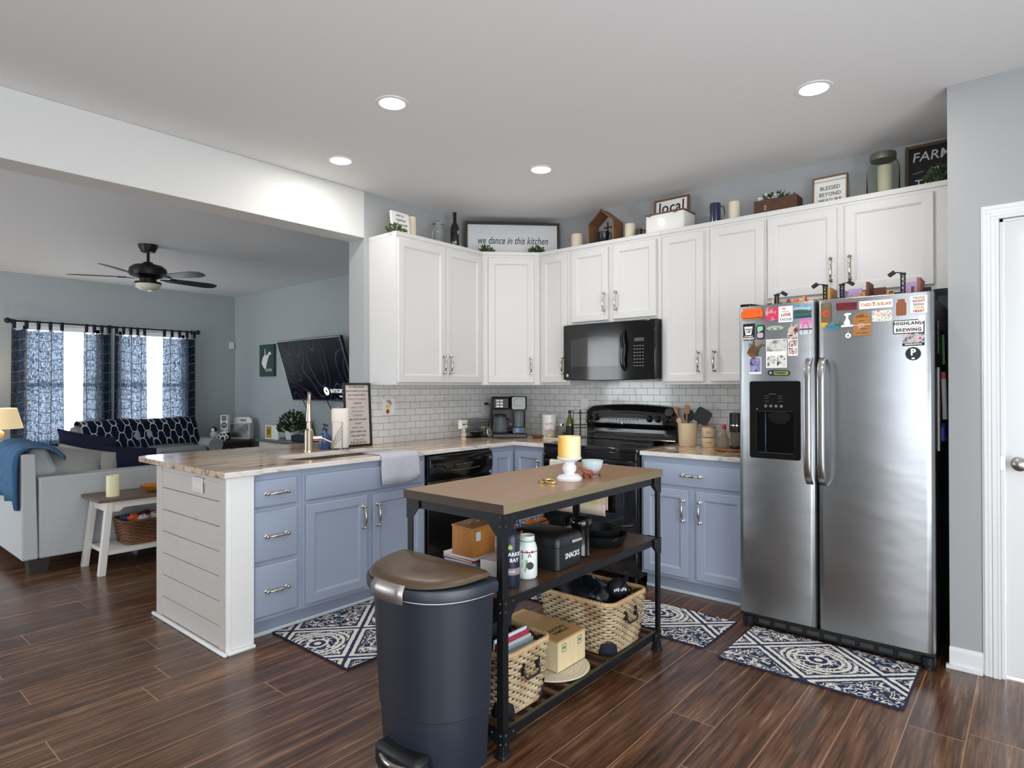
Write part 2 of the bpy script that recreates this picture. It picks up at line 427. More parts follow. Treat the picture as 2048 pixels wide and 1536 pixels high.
for (z0, z1) in ((1.72, 1.96), (1.02, 1.66), (.22, .88)):
    for s_ in (0, 1):
        x0 = DX0+.015+.11+s_*(dw/2-.04); x1 = x0+dw/2-.18
        o_ = [(x0, z0), (x1, z0), (x1, z1), (x0, z1)]
        def ring(d, y): return [(o_[0][0]+d, y, o_[0][1]+d), (o_[1][0]-d, y, o_[1][1]+d), (o_[2][0]-d, y, o_[2][1]-d), (o_[3][0]+d, y, o_[3][1]-d)]
        pm.loft([ring(0, YB+.0221), ring(.004, YB+.017), ring(.016, YB+.0215), ring(.03, YB+.0215), ring(.05, YB+.0165)])
pm.obj('raised_panels', TRIM, do)
kn = MB(FR((3.682, YB+.022, .985), (1, 0, 0), (0, 0, 1)))
kn.lathe([(.032, 0), (.032, .006), (.012, .01), (.011, .03), (.02, .036), (.029, .048), (.028, .062), (.015, .07), (.002, .071)], 28)
kn.obj('door_knob', mat('#a9a7a4', .3, 1., name='satin nickel'), do)
MB().box(DX0-.001, DX0+.016, YB-.003, YB+.02, .955, 1.015).obj('strike_plate', NICK, do)
def baseboard(name, pts, h=.10, shoe=True):
    m = MB()
    for (x0, y0), (x1, y1) in zip(pts, pts[1:]):
        d = Vector((x1-x0, y1-y0, 0)); L_ = d.length; M = FR((x0, y0, 0), d, (0, 0, 1))
        m.box(0, L_, 0, h-.018, 0, .014, M); m.prism([(0, 0), (.014, 0), (.009, .012), (.004, .018), (0, .018)], 0, L_, Matrix.Translation(Vector((x0, y0, h-.018))) @ Matrix((M.col[2].to_3d(), Vector((0, 0, 1)), d.normalized())).transposed().to_4x4())
        if shoe: m.box(-.012, L_, 0, .018, .0, .028, M)
    return struct(name, m, TRIM, .003)
baseboard('baseboard_right', [(XB-.002, YB), (DX0-.068, YB)])
baseboard('baseboard_partition', [(-.191, -1.57), (0, -1.57)])
# ------------------------------------------------------------------ cabinets
def pull(parent, M, L=.11, vert=True):
    """ornate arched pull; M: centre of the pull on the door face"""
    T = M if vert else M @ Matrix.Rotation(-PI/2, 4, 'Z')
    m = MB(T); h = L/2
    for s_ in (-1, 1):
        c = s_*h
        R_ = Matrix.Translation((0, c, 0))
        m.lathe([(.011, 0), (.011, .003), (.006, .006), (.006, .014), (.010, .019), (.010, .027), (.005, .031)], 14, M=R_)
    pts = []; rr = []
    for i in range(17):
        t = i/16; y = -h+L*t; pts.append((0, y, .022+.010*math.sin(PI*t))); rr.append(.0045+.0042*math.sin(PI*t)**2+(.0014 if i in (4, 12) else 0))
    m.tube(pts, rr, 10)
    return m.obj('handle', NICK, parent, world=True)
def door(th, M, w, h, m, side=None, end='b', hl=.125, st=.056):
    """shaker door; M = lower left corner on the cabinet face, local z outwards"""
    t = .02; b = MB(M)
    o_ = [(0, 0), (w, 0), (w, h), (0, h)]
    def ring(d, z): return [(d, d, z), (w-d, d, z), (w-d, h-d, z), (d, h-d, z)]
    b.loft([ring(0, 0), ring(0, t-.004), ring(.004, t), ring(st-.006, t), ring(st, t-.003), ring(st+.006, t-.009), ring(st+.012, t-.010)])
    d = b.obj('door', m, th, ang=25)
    if side:
        ux = w-.03 if side == 'r' else .03
        uy = (.075+hl/2) if end == 'b' else h-.065-hl/2
        pull(d, M @ Matrix.Translation((ux, uy, t)), hl)
    return d
def drawer(th, M, w, h, m, handle=True):
    t = .02; b = MB(M)
    def ring(d, z): return [(d, d, z), (w-d, d, z), (w-d, h-d, z), (d, h-d, z)]
    b.loft([ring(0, 0), ring(0, t-.007), ring(.006, t-.001), ring(.009, t)])
    d = b.obj('drawer', m, th, ang=25)
    if handle: pull(d, M @ Matrix.Translation((w/2, h/2, t)), .115, False)
    return d
ZT, ZB, DU = 2.438, 1.353, .313
def wallcab(label, M, W, z0, z1, depth, doors, back=None):
    """M frame at (left, z=0) of the cabinet face"""
    th = thing('wall_cabinet', label, 'cabinet', (M @ Vector((W/2, 0, 0))).to_tuple()[:2]+(z0,), group='white upper cabinets')
    MB(M).box(0, W, z0, z1-.03, -depth, 0).obj('carcass', CABW, th, .0015)
    MB(M).box(-.0, W, z1-.03, z1, -depth, .006).obj('top_trim', CABW, th, .002)
    for (u0, u1, za, zb, side, end) in doors: door(th, M @ Matrix.Translation((u0, za, 0)), u1-u0, zb-za, CABW, side, end)
    return th
dzb, dzt = ZB+.018, ZT-.05
M = FX(DU, -1.535, 0)
wallcab('white two-door upper cabinet at the living room end, over the tiled counter', M, .884, ZB, ZT, DU-.001, [(.008, .466, dzb, dzt, 'r', 'b'), (.470, .868, dzb, dzt, 'l', 'b')])
# diagonal corner cabinet
th = thing('wall_cabinet', 'white diagonal corner cabinet above the coffee maker', 'cabinet', (.2, -.2, ZB), group='white upper cabinets')
oc = [(.001, -.001), (.001, -.6495), (DU, -.6495), (.6495, -DU), (.6495, -.001)]
MB().prism(oc[::-1], ZB, ZT-.03).obj('carcass', CABW, th, .0015)
oc2 = [(.001, -.001), (.001, -.6495), (DU+.006, -.6495), (.6495, -DU-.006), (.6495, -.001)]
MB().prism(oc2[::-1], ZT-.03, ZT).obj('top_trim', CABW, th, .002)
s2 = math.sqrt(.5); Ld = (.6495-DU)/s2
Md = FR((DU, -.6495, 0), (s2, s2, 0), (0, 0, 1))
door(th, Md @ Matrix.Translation((.05, dzb, 0)), Ld-.10, dzt-dzb, CABW, 'r', 'b')
RX0, RX1 = .9435, 1.728
M = FY(.6505, -DU, 0)
wallcab('narrow white upper cabinet between corner cabinet and microwave', M, RX0-.651, ZB, ZT, DU-.001, [(.014, .275, dzb, dzt, 'r', 'b')])
M = FY(RX0, -DU, 0)
wallcab('short white two-door cabinet directly above the microwave', M, RX1-RX0-.0005, 1.815, ZT, DU-.001, [(.028, .36, 1.838, dzt, 'r', 'b'), (.402, .752, 1.838, dzt, 'l', 'b')])
M = FY(RX1, -DU, 0)
wallcab('tall white two-door upper cabinet between microwave and refrigerator', M, .7215, ZB, ZT, DU-.001, [(.016, .315, dzb, dzt, 'r', 'b'), (.362, .712, dzb, dzt, 'l', 'b')])
M = FY(2.45, -DU, 0)
wallcab('wide white two-door cabinet above the refrigerator', M, XB-2.4515, 1.86, ZT, DU-.001, [(.010, .405, 1.885, dzt, 'r', 'b'), (.445, .876, 1.885, dzt, 'l', 'b')])
# --- base cabinets
CT = .884
def basecab(label, M, W, depth, parts, hollow=False):
    th = thing('base_cabinet', label, 'cabinet', (M @ Vector((W/2, 0, 0))).to_tuple(), group='slate blue base cabinets')
    if hollow: MB(M).box(0, W, .105, CT-.0005, -.03, 0).box(0, .018, .105, CT-.0005, -depth, -.029).box(W-.018, W, .105, CT-.0005, -depth, -.029).box(.017, W-.017, .105, .125, -depth, -.029).obj('carcass', CABB, th)
    else: MB(M).box(0, W, .105, CT-.0005, -depth, 0).obj('carcass', CABB, th, .0015)
    MB(M).box(0, W, .0, .1045, -depth, -.075).obj('toe_kick', CABB, th)
    MB(M).box(0, W, .0, .022, -.0745, -.062).obj('shoe_moulding', mat('#dfe6ee', .5, name='shoe moulding'), th, .004)
    for p in parts:
        if p[0] == 'd': door(th, M @ Matrix.Translation((p[1], p[3], 0)), p[2]-p[1], p[4]-p[3], CABB, p[5], 't')
        else: drawer(th, M @ Matrix.Translation((p[1], p[3], 0)), p[2]-p[1], p[4]-p[3], CABB, p[5])
    return th
BF = .615
M = FX(BF, -2.745, 0)
basecab('slate blue three-drawer base cabinet beside the shiplap panel', M, .295, .57, [('w', .012, .262, .705, .848, True), ('w', .012, .262, .42, .682, True), ('w', .012, .262, .128, .397, True)])
M = FX(BF, -2.4495, 0)
basecab('wide slate blue sink cabinet with false drawer and two doors', M, .909, .57, [('w', .02, .885, .705, .848, False), ('d', .02, .43, .128, .682, 'r'), ('d', .475, .885, .128, .682, 'l')], True)
# lazy susan corner
th = thing('corner_base_cabinet', 'slate blue inside-corner base cabinet between dishwasher and range', 'cabinet', (.3, -.3, 0), group='slate blue base cabinets')
cc = [(.01, -.01), (.01, -.895), (BF, -.895), (BF, -BF), (RX0-.004, -BF), (RX0-.004, -.01)]
MB().prism(cc[::-1], .105, CT-.0005).obj('carcass', CABB, th, .0015)
ck = [(.01, -.01), (.01, -.895), (BF-.075, -.895), (BF-.075, -BF+.075), (RX0-.004, -BF+.075), (RX0-.004, -.01)]
MB().prism(ck[::-1], 0, .1045).obj('toe_kick', CABB, th)
door(th, FX(BF, -.875, .128), .235, .715, CABB, None, st=.05)
door(th, FY(BF+.028, -BF, .128), .27, .715, CABB, 'r', 't', st=.05)
M = FY(RX1+.003, -BF, 0)
basecab('slate blue base cabinet with one drawer and two doors left of refrigerator', M, .715, .60, [('w', .02, .70, .705, .848, True), ('d', .02, .335, .128, .682, 'r'), ('d', .385, .70, .128, .682, 'l')])
# --- shiplap peninsula end
th = thing('shiplap_panel', 'whitewashed shiplap end of the peninsula with white corner boards', 'panel', (.2, -2.82, 0))
PX0, PX1, PY0, PY1 = -.228, .648, -2.885, -2.747
MB().box(PX0, PX1, PY0+.012, PY1, .0, CT-.0005).obj('core', mat('#7d7468', .8, name='gap shade'), th)
nb = 7; bw = CT/nb
for i in range(nb):
    MB().box(PX0+.075, PX1-.07, PY0+.004, PY0+.0118, i*bw+.001, (i+1)*bw-.003).obj('shiplap_board', SHIP, th, .001)
for x0, x1 in ((PX0, PX0+.075), (PX1-.07, PX1-.001)): MB().box(x0, x1, PY0-.002, PY0+.012, 0, CT-.001).obj('corner_board', SHIP, th, .0015)
MB().box(PX1, PX1+.008, PY0-.002, PY0+.022, 0, CT-.001).obj('corner_board', mat('#f0f0ef', .5, name='white board'), th, .001)
MB().box(PX1, PX1+.006, PY0+.023, PY1+.004, 0, CT-.001).obj('corner_board', mat('#eceded', .5, name='white board b', bump=.1, bs=20.), th, .001)
MB().box(PX0, PX1-.07, PY0-.001, PY0+.004, CT-.05, CT-.03).obj('header_strip', SHIP, th)
m = MB()
for x0, x1, y0, y1 in ((PX0-.022, PX1+.03, PY0-.024, PY0-.0021), (PX1+.0082, PX1+.03, PY0-.0021, PY1+.006)): m.prism([(x0, y0), (x1, y0), (x1, y1), (x0, y1)], 0, .02)
m.obj('shoe_moulding', TRIM, th, .008)
o = thing('outlet', 'white duplex outlet plate on the shiplap panel', 'outlet', (.335, PY0, .82))
MB(FY(.335, PY0-.0025, .822)).box(-.06, .06, -.04, .04, 0, .008).obj('plate', mat('#dedbd8', .4, name='plate'), o, .002)
MB(FY(.335, PY0-.0025, .822)).prism(rrect(.03, .035, .006, cx=-.022), .008, .010).prism(rrect(.03, .035, .006, cx=.022), .008, .010).obj('sockets', mat('#e9e7e4', .35, name='socket'), o, .0005)
# peninsula back panel on the living side
th = thing('peninsula_back_panel', 'painted back panel of the peninsula facing the living room', 'panel', (-.1, -2.2, 0))
MB().box(PX0, .035, PY1+.001, -1.572, 0, CT-.001).obj('panel', SHIP, th)
# --- countertops
CD = .645
so = rrect(.36, .78, .12, 6, .345, -2.0)
out = [(.675, -2.905), (.675, -2.715), (.665, -2.700), (CD, -2.698), (CD, -CD), (RX0-.003, -CD), (RX0-.003, -.0085), (.0085, -.0085), (.0085, -1.5715), (-.50, -1.5715), (-.52, -2.84), (-.49, -2.895), (-.45, -2.907), (.645, -2.912)]
ct = poly(out, [so], CT, .914)
ct = ct.obj('countertop', GRAN, None, .004); tag(ct, 'brown veined granite countertop running round the sink corner and peninsula', 'countertop')
c2 = poly([(RX1+.003, -.0085), (RX1+.003, -CD), (2.445, -CD), (2.445, -.0085)], [], CT, .914).obj('countertop', GRAN, None, .004)
tag(c2, 'short granite countertop between the range and the refrigerator', 'countertop')
# sink (an undermount bowl) and faucet
sk = thing('sink', 'stainless undermount sink set in the granite peninsula', 'sink', (.345, -2.0, .7))
def bowl_rings():
    R_ = []
    for (d, zz) in ((-.016, .883), (.0, .8835), (0, .86), (.012, .72), (.05, .70)):
        R_.append([(x, y, zz) for x, y in rrect(.36-2*d, .78-2*d, .12-d*.5, 6, .345, -2.0)])
    return R_
MB().loft(bowl_rings(), False).face([(x, y, .70) for x, y in rrect(.26, .68, .095, 6, .345, -2.0)])
b_ = MB(); b_.loft(bowl_rings(), False); b_.face([(x, y, .7) for x, y in rrect(.26, .68, .095, 6, .345, -2.0)]); so_ = b_.obj('bowl', mat('#b9b3ab', .25, 1., name='sink steel'), sk)
so_.modifiers.new('solid', 'SOLIDIFY').thickness = .002
MB().lathe([(.045, .7005), (.045, .703), (.02, .7015)], 20, .345, -2.0).obj('drain', CHRO, sk)
fa = thing('faucet', 'tall brushed nickel pull-down kitchen faucet with side lever', 'faucet', (.085, -2.075, .914))
F_ = mat('#cdb9a4', .24, 1., name='warm brushed nickel')
MB().lathe([(.031, .914), (.031, .925), (.0285, .93), (.0285, 1.05), (.024, 1.062), (.0165, 1.068), (.0165, 1.105), (.02, 1.108)], 28, .085, -2.075).obj('body', F_, fa)
# high arc towards the camera side: the hose comes back down as the spray head
arc = [(.085, -2.075, 1.10), (.085, -2.075, 1.235)]
for i in range(13):
    t = PI*i/12; arc.append((.085+.065*.85*(1-math.cos(t)), -2.075-.065*.52*(1-math.cos(t)), 1.235+.065*math.sin(t)))
MB().tube(arc, .0105, 12).obj('spout', F_, fa)
MB().lathe([(.0125, 1.235), (.0135, 1.225), (.017, 1.17), (.0205, 1.134), (.0205, 1.122), (.014, 1.12)][::-1], 24, .085+.13*.85, -2.075-.13*.52).obj('spray_head', F_, fa)
hd = MB(FR((.105, -2.068, 1.0), (0, 0, 1), (1, 0, 0))); 
MB().tube([(.09, -2.06, 1.0), (.12, -2.0, 1.0)], .0175, 20).tube([(.12, -2.0, 1.0), (.16, -1.955, .972)], [.0055, .0065], 12).obj('lever', F_, fa)
# --- microwave
mw = thing('microwave', 'black over-the-range microwave under the short white cabinet', 'microwave', (1.336, -.2, 1.385))
mx0, mx1, mz0, mz1 = .9455, 1.7265, 1.385, 1.8145
MB().box(mx0+.005, mx1-.001, -.385, -.009, mz0+.012, mz1).obj('body', BLKM, mw, .003)
MB().box(mx0+.01, mx1-.01, -.37, -.02, mz0+.004, mz0+.012).obj('underside_grille', mat('#8d8d8f', .4, .6, name='grey metal'), mw)
def bulge(x, d=.018): u = (x-mx0)/(mx1-mx0); return -.405-d*math.sin(PI*u)
m = MB(); N_ = 16; ra = []; 
for i in range(N_+1):
    x = mx0+(mx1-mx0)*i/N_; dz = .014*math.sin(PI*i/N_); ra.append([(x, -.386, mz0+.006-dz*.6), (x, bulge(x), mz0+.006-dz*.6), (x, bulge(x), mz1-.004), (x, -.386, mz1-.004)])
m.loft(ra).obj('door', BLK, mw, .006)
# window, keypad, handle on the curved front
def onf(x, z, d=.001): return (x, bulge(x)-d, z)
m = MB()
pts = []
wx0, wx1 = mx0+.075, mx0+.50
for i in range(9): x = wx0+(wx1-wx0)*i/8; pts.append((x, mz0+.305+.022*math.sin(PI*i/8)))
ring_ = [onf(x, z, .0012) for x, z in pts]+[onf(wx1+(wx0-wx1)*i/8, mz0+.105, .0012) for i in range(9)]
mw_w = MB()
for i in range(8): mw_w.face([onf(wx0+(wx1-wx0)*i/8, mz0+.105, .0012), onf(wx0+(wx1-wx0)*(i+1)/8, mz0+.105, .0012), onf(pts[i+1][0], pts[i+1][1], .0012), onf(pts[i][0], pts[i][1], .0012)])
mw_w.obj('window', mat('#2b2b2c', .12, name='mesh window', coat=.5), mw)
hx = mx0+.545
MB().tube([(hx+.004*math.cos(i), bulge(hx)-(.0 if i in (0, 12) else .028+.012*math.sin(PI*i/12)), mz0+.075+.29*i/12) for i in range(13)], .0125, 12).obj('handle', BLK, mw)
k = MB()
for r in range(7):
    for c in range(4):
        x = mx0+.62+c*.021; z_ = mz0+.24-r*.0235; k.box(x, x+.012, bulge(x)-.0018, bulge(x)-.0006, z_, z_+.005)
k.obj('keypad', mat('#8f8f8f', .6, name='key print'), mw)
bx('display', mat('#1d2422', .2, name='lcd'), mw, mx0+.62, mx0+.70, bulge(mx0+.65)-.0016, bulge(mx0+.65), mz0+.275, mz0+.30, .0)
for zz in (.34, .357, .374): bx('vent_line', mat('#3a3a3b', .4, name='vent grey'), mw, mx0+.03, mx0+.19, bulge(mx0+.1)-.0035, bulge(mx0+.1)+.002, mz0+zz, mz0+zz+.0015, 0)
def badge(parent, M, r=.011):
    MB(M).lathe([(r, 0), (r, .0016), (r*.85, .002)], 20).obj('logo_badge', mat('#b8b8b8', .25, .8, name='badge'), parent)
    text('ge', r*1.15, mat('#3b3b3f', .5, name='badge ink'), parent, M @ Matrix.Translation((0, 0, .0022)), 'logo', shear=.3)
badge(mw, FY(mx0+.04, bulge(mx0+.04)-.0005, mz0+.04), .012)
# --- range
rg = thing('electric_range', 'black electric range with glass cooktop and curved backguard', 'range', (1.336, -.3, 0))
x0, x1 = RX0+.0015, RX1-.0005
MB().box(x0+.004, x1-.004, -.64, -.02, .06, .895).obj('body', BLKM, rg, .002)
for xx in (x0+.06, x1-.06):
    for yy in (-.58, -.1): MB().cyl(xx, yy, 0, .062, .018, 12).obj('foot', BLKM, rg)
MB().prism(rrect(x1-x0, .645, .012, 4, (x0+x1)/2, -.345), .8955, .924).obj('cooktop', GLASSB, rg, .005)
cr = MB()
for cx_, cy_, r_ in ((1.13, -.19, .08), (1.13, -.47, .105), (1.54, -.19, .105), (1.54, -.47, .08)):
    n_ = 36; cr.loft([[(cx_+rr*math.cos(2*PI*i/n_), cy_+rr*math.sin(2*PI*i/n_), .9243) for i in range(n_)] for rr in (r_-.0012, r_)], False)
cr.obj('burner_rings', mat('#5a5a5c', .4, name='burner print'), rg)
# backguard with its bulging control head, and arched top
prof = [(-.030, .924), (-.085, .926), (-.072, .95), (-.070, 1.01), (-.088, 1.035), (-.104, 1.05), (-.100, 1.10), (-.085, 1.155), (-.065, 1.175), (-.030, 1.18)]
rings = []
for i in range(17):
    u = i/16; x = x0+.006+(x1-x0-.012)*u; ar = .024*math.sin(PI*u)**.7 if 0 < u < 1 else 0; e = 0 if 0 < i < 16 else .012
    rings.append([(x, y+(e if z_ > 1.03 and y < -.05 else 0), z_+(ar if z_ > 1.09 else 0)-(e if z_ > 1.15 else 0)) for y, z_ in prof])
MB().loft(rings).obj('backguard', BLK, rg, .003, ang=30)
for xx in (x0+.045, x0+.112, x1-.205, x1-.135, x1-.06):
    Mk = FR((xx, -.1005, 1.095), (1, 0, 0), (0, .2, 1))
    kb = MB(Mk).lathe([(.027, 0), (.027, .004), (.0215, .006), (.019, .024), (.017, .027)], 24).obj('knob', BLK, rg)
    MB(Mk).box(-.003, .003, -.02, .02, .026, .034).obj('grip', BLK, kb, .002)
    m = MB(Mk); 
    for q in range(9):
        a_ = -PI*.2+q*PI*1.4/8; m.box(-.0008, .0008, .0295, .0325, -.0005, .0008, Matrix.Rotation(a_-PI/2, 4, 'Z'))
    m.obj('dial_marks', mat('#9a9a9a', .6, name='dial print'), kb)
k = MB(FR((1.31, -.1020, 1.10), (1, 0, 0), (0, .2, 1)))
for r in range(3):
    for c in range(9): k.box(-.14+c*.03, -.128+c*.03, -.02+r*.018, -.013+r*.018, -.001, .0012)
k.obj('touch_keys', mat('#4a4a4c', .5, name='key outline'), rg)
badge(rg, FR((1.29, -.106, 1.056), (1, 0, 0), (0, .1, 1)), .010)
MB().prism(rrect(x1-x0-.012, .03, .01, 4, (x0+x1)/2, -.655), .845, .8945).obj('front_trim', BLK, rg, .003)
od = MB().box(x0+.006, x1-.006, -.668, -.6405, .245, .84).obj('oven_door', BLK, rg, .006)
MB().box(x0+.10, x1-.10, -.670, -.6685, .36, .70).obj('oven_window', GLASSB, od, .001)
MB().tube([(x0+.05, -.668, .80)]+[(x0+.06+(x1-x0-.12)*i/10, -.708-.012*math.sin(PI*i/10), .80) for i in range(11)]+[(x1-.05, -.668, .80)], .0125, 12).obj('door_handle', BLK, od)
MB().box(x0+.006, x1-.006, -.662, -.6405, .07, .235).obj('storage_drawer', BLK, rg, .006)
# plaid dish towels over the oven handle
def m_plaid():
    t = NT('pastel plaid cotton', .9, 0, .1)
    u = ((t.x*13.).fract()); v = ((t.z*13.).fract())
    iu = (t.x*13.).floor(); iv = (t.z*13.).floor()
    def strip(i, k): return t.ramp(t.white(t.vec(i, k, .5)), [(0., '#e8a0a8'), (.25, '#f3f1ea'), (.5, '#a9bd7e'), (.7, '#efd9a0'), (.85, '#f4f2ee'), (1., '#b9cfd6')])
    c = t.mix(.5, strip(iu, 2.3), strip(iv, 8.1)); t.set('Base Color', c); t.bump(t.noise(t.obj, 500., 2.), .3, .001); return t.m
PLAID = m_plaid()
def drape(name, label, cat, m, xa, xb, ztop, zf, zb, y, r=.016, nx=14, wob=.004, thick=.003, group=None):
    """a towel folded over a bar"""
    prof = []
    for i in range(9): prof.append((y-r-.001, zf+(ztop-zf)*i/8))
    for i in range(1, 7): a_ = PI-PI*i/7; prof.append((y+r*math.cos(a_), ztop+r*math.sin(a_)))
    for i in range(9): prof.append((y+r+.001, ztop+(zb-ztop)*i/8))
    rows = []
    for j in range(nx+1):
        u = j/nx; x = xa+(xb-xa)*u
        rows.append([(x+.006*math.sin(z_*9), yy-(wob*abs(math.sin(u*7+.5))*(ztop-z_)/(ztop-zf+.001) if yy < y else 0), z_) for yy, z_ in prof])
    mb = MB()
    V = [[mb._v(p, None) for p in r_] for r_ in rows]
    for a_, b_ in zip(V, V[1:]):
        for i in range(len(prof)-1): mb.b.faces.new((a_[i], b_[i], b_[i+1], a_[i+1]))
    o = mb.obj(name, m, None); s_ = o.modifiers.new('solid', 'SOLIDIFY'); s_.thickness = thick
    return tag(o, label, cat, group)
drape('dish_towel', 'pastel plaid dish towel on left half of oven handle', 'towel', PLAID, 1.05, 1.27, .80, .455, .52, -.718, group='plaid dish towels on the oven handle')
drape('dish_towel', 'pastel plaid dish towel on right half of oven handle', 'towel', PLAID, 1.32, 1.53, .80, .465, .50, -.719, group='plaid dish towels on the oven handle')
# --- dishwasher
dwt = thing('dishwasher', 'black built-in dishwasher between sink cabinet and corner', 'dishwasher', (.3, -1.22, 0))
M = FX(BF, -1.537, 0)
MB(M).box(.0, .637, .10, CT-.008, -.57, -.001).obj('body', BLKM, dwt)
MB(M).box(.008, .629, .13, .705, 0, .028).obj('door', BLK, dwt, .004)
rings = []
for i in range(13):
    u = i/12; x = .008+.621*u; b0 = .705-.0+.018*(1-math.sin(PI*u)); d_ = .045+.010*math.sin(PI*u)
    rings.append([(x, b0, 0), (x, b0, d_*.8), (x, .76, d_), (x, .84, d_), (x, CT-.010, d_*.7), (x, CT-.010, 0)])
MB(M).loft(rings).obj('control_panel', BLK, dwt, .004, ang=30)
k = MB(M)
for c in range(12): k.box(.20+c*.024, .212+c*.024, .765-.006*math.sin(PI*c/11), .769-.006*math.sin(PI*c/11), .0535, .0565)
for c in range(3): k.box(.24+c*.07, .27+c*.07, .80, .802, .0535, .0565)
k.obj('panel_print', mat('#8a8a8c', .5, name='panel print'), dwt)
MB(M).tube([(.05, .80, .05), (.06, .812, .062), (.13, .80, .064), (.14, .79, .05)], .006, 8).obj('latch', BLK, dwt)
badge(dwt, M @ Matrix.Translation((.60, .82, .046)), .014)
MB(M).box(.01, .63, .0, .10, -.07, -.05).obj('toe_panel', BLKM, dwt)
# ------------------------------------------------------------------ refrigerator
FX0, FX1, FYF = 2.470, 3.375, -.868
fr = thing('refrigerator', 'stainless side-by-side refrigerator covered with magnets', 'refrigerator', (2.92, -.45, 0))
MB().box(FX0+.004, FX1-.004, -.79, -.05, .03, 1.765).obj('cabinet', mat('#0b0b0d', .35, name='black textured side', bump=.1, bs=150.), fr, .004)
GX = 2.8745
def fdoor(xa, xb, name):
    z0, z1 = .088, 1.782
    pr = [(xa, -.795), (xa, FYF+.022), (xa+.008, FYF+.006), (xa+.03, FYF), (xb-.03, FYF), (xb-.008, FYF+.006), (xb, FYF+.022), (xb, -.795)]
    return MB().loft([[(x, y, z) for x, y in pr] for z in (z0, z1)]).obj(name, STEEL, fr, .003, ang=50)
dl = fdoor(FX0, GX-.004, 'freezer_door'); dr = fdoor(GX+.004, FX1, 'fridge_door')
for xa, xb, dd in ((FX0+.002, GX-.006, dl), (GX+.006, FX1-.002, dr)):
    MB().box(xa, xb, -.80, FYF+.02, .07, .0875).obj('door_gasket', BLKM, dd)
def fhandle(x, par):
    pts = []; z0, z1 = .83, 1.485
    for i in range(25):
        t = i/24; s_ = min(t, 1-t)
        out_ = .0+.055*(1-math.exp(-s_*22)) ; pts.append((x, FYF-.004-out_, z0+(z1-z0)*t))
    prof = rrect(.034, .018, .007, 3)
    rings = [[(p[0]+q[0], p[1]+q[1], p[2]) for q in prof] for p in pts]
    return MB().loft(rings).obj('handle', mat('#c5c4c3', .2, 1., name='polished steel'), par, ang=60)
fhandle(GX-.032, dl); fhandle(GX+.032, dr)
# dispenser
dx0, dx1, dz0, dz1 = 2.536, 2.798, .948, 1.366
ds = MB(FY((dx0+dx1)/2, FYF, (dz0+dz1)/2))
W_, H_ = dx1-dx0, dz1-dz0
fo_ = poly(rrect(W_, H_, .012), [rrect(W_-.07, .225, .006, 3, .0, -.065)], 0, .012)
fo_.b.transform(FY((dx0+dx1)/2, FYF, (dz0+dz1)/2)); ds = fo_.obj('dispenser', mat('#0a0a0b', .3, name='dispenser black', spec=.25), dl, .002)
M = FY((dx0+dx1)/2, FYF-.0002, (dz0+dz1)/2)
MB(M).box(-(W_-.072)/2, (W_-.072)/2, -.176, .046, 0, .0022).obj('recess', mat('#020203', .3, name='recess shade black', spec=.15), ds)  # flat panel; the hollow's shade is put into its near-black colour
MB(M).prism([(-.035, .03), (-.03, .012), (-.012, -.012), (.02, -.022), (.055, -.018), (.078, .0), (.085, .03), (.06, .044), (-.01, .044)], .0022, .0115).obj('chute', mat('#101114', .2, name='chute black', spec=.4), ds)
MB(M).box(-.052, -.046, -.172, .044, .002, .006).obj('light_strip', mat('#2f4a63', .15, .4, name='reflective strip'), ds, .002)
k = MB(M)
for c in range(4): k.lathe([(.0085, .012), (.0085, .0128)], 14, -.045+c*.027, .075)
for zz in (.1, .115, .128):
    for xx in (-.05, .02): k.box(xx, xx+.022, zz, zz+.0018, .012, .0128)
k.box(-.028, .010, .138, .1405, .012, .0128)
k.obj('touch_keys', mat('#5d6064', .5, name='dispenser print'), ds)
MB(M).cyl(-.09, .058, .012, .0135, .005, 14).obj('logo_badge', NICK, ds)
for xx in (FX0+.03, FX1-.03): MB().cyl(xx, -.83, 1.7825, 1.80, .012, 16).obj('hinge_cap', CHRO, fr, .002)
MB().prism([(FX0+.005, -.85), (FX0+.06, -.85), (FX0+.12, -.70), (FX0+.005, -.62)], 1.7825, 1.797).obj('hinge_cover', BLK, fr, .004)
MB().loft([[(FX1-.006, -.85, 1.7825), (FX1-.044, -.85, 1.7825), (FX1-.046, -.62, 1.768), (FX1-.006, -.56, 1.768)], [(FX1-.010, -.84, 1.805), (FX1-.040, -.84, 1.805), (FX1-.042, -.66, 1.798), (FX1-.010, -.62, 1.798)]]).obj('hinge_cover', BLK, fr, .003)
g = MB().box(FX0+.03, FX1-.03, -.815, -.79, .018, .068)
g.obj('toe_grille', BLKM, fr)
g = MB()
for c in range(9): g.box(FX0+.09+c*.083, FX0+.15+c*.083, -.818, -.8152, .03, .052)
g.obj('grille_slots', mat('#3d4043', .4, name='slot grey'), fr)
for xx in (FX0+.035, FX1-.03): MB().lathe([(.025, .0), (.025, .02), (.03, .024), (.03, .06), (.018, .068)], 20, xx, -.815).obj('levelling_foot', mat('#25272c', .3, .3, name='foot plastic'), fr)

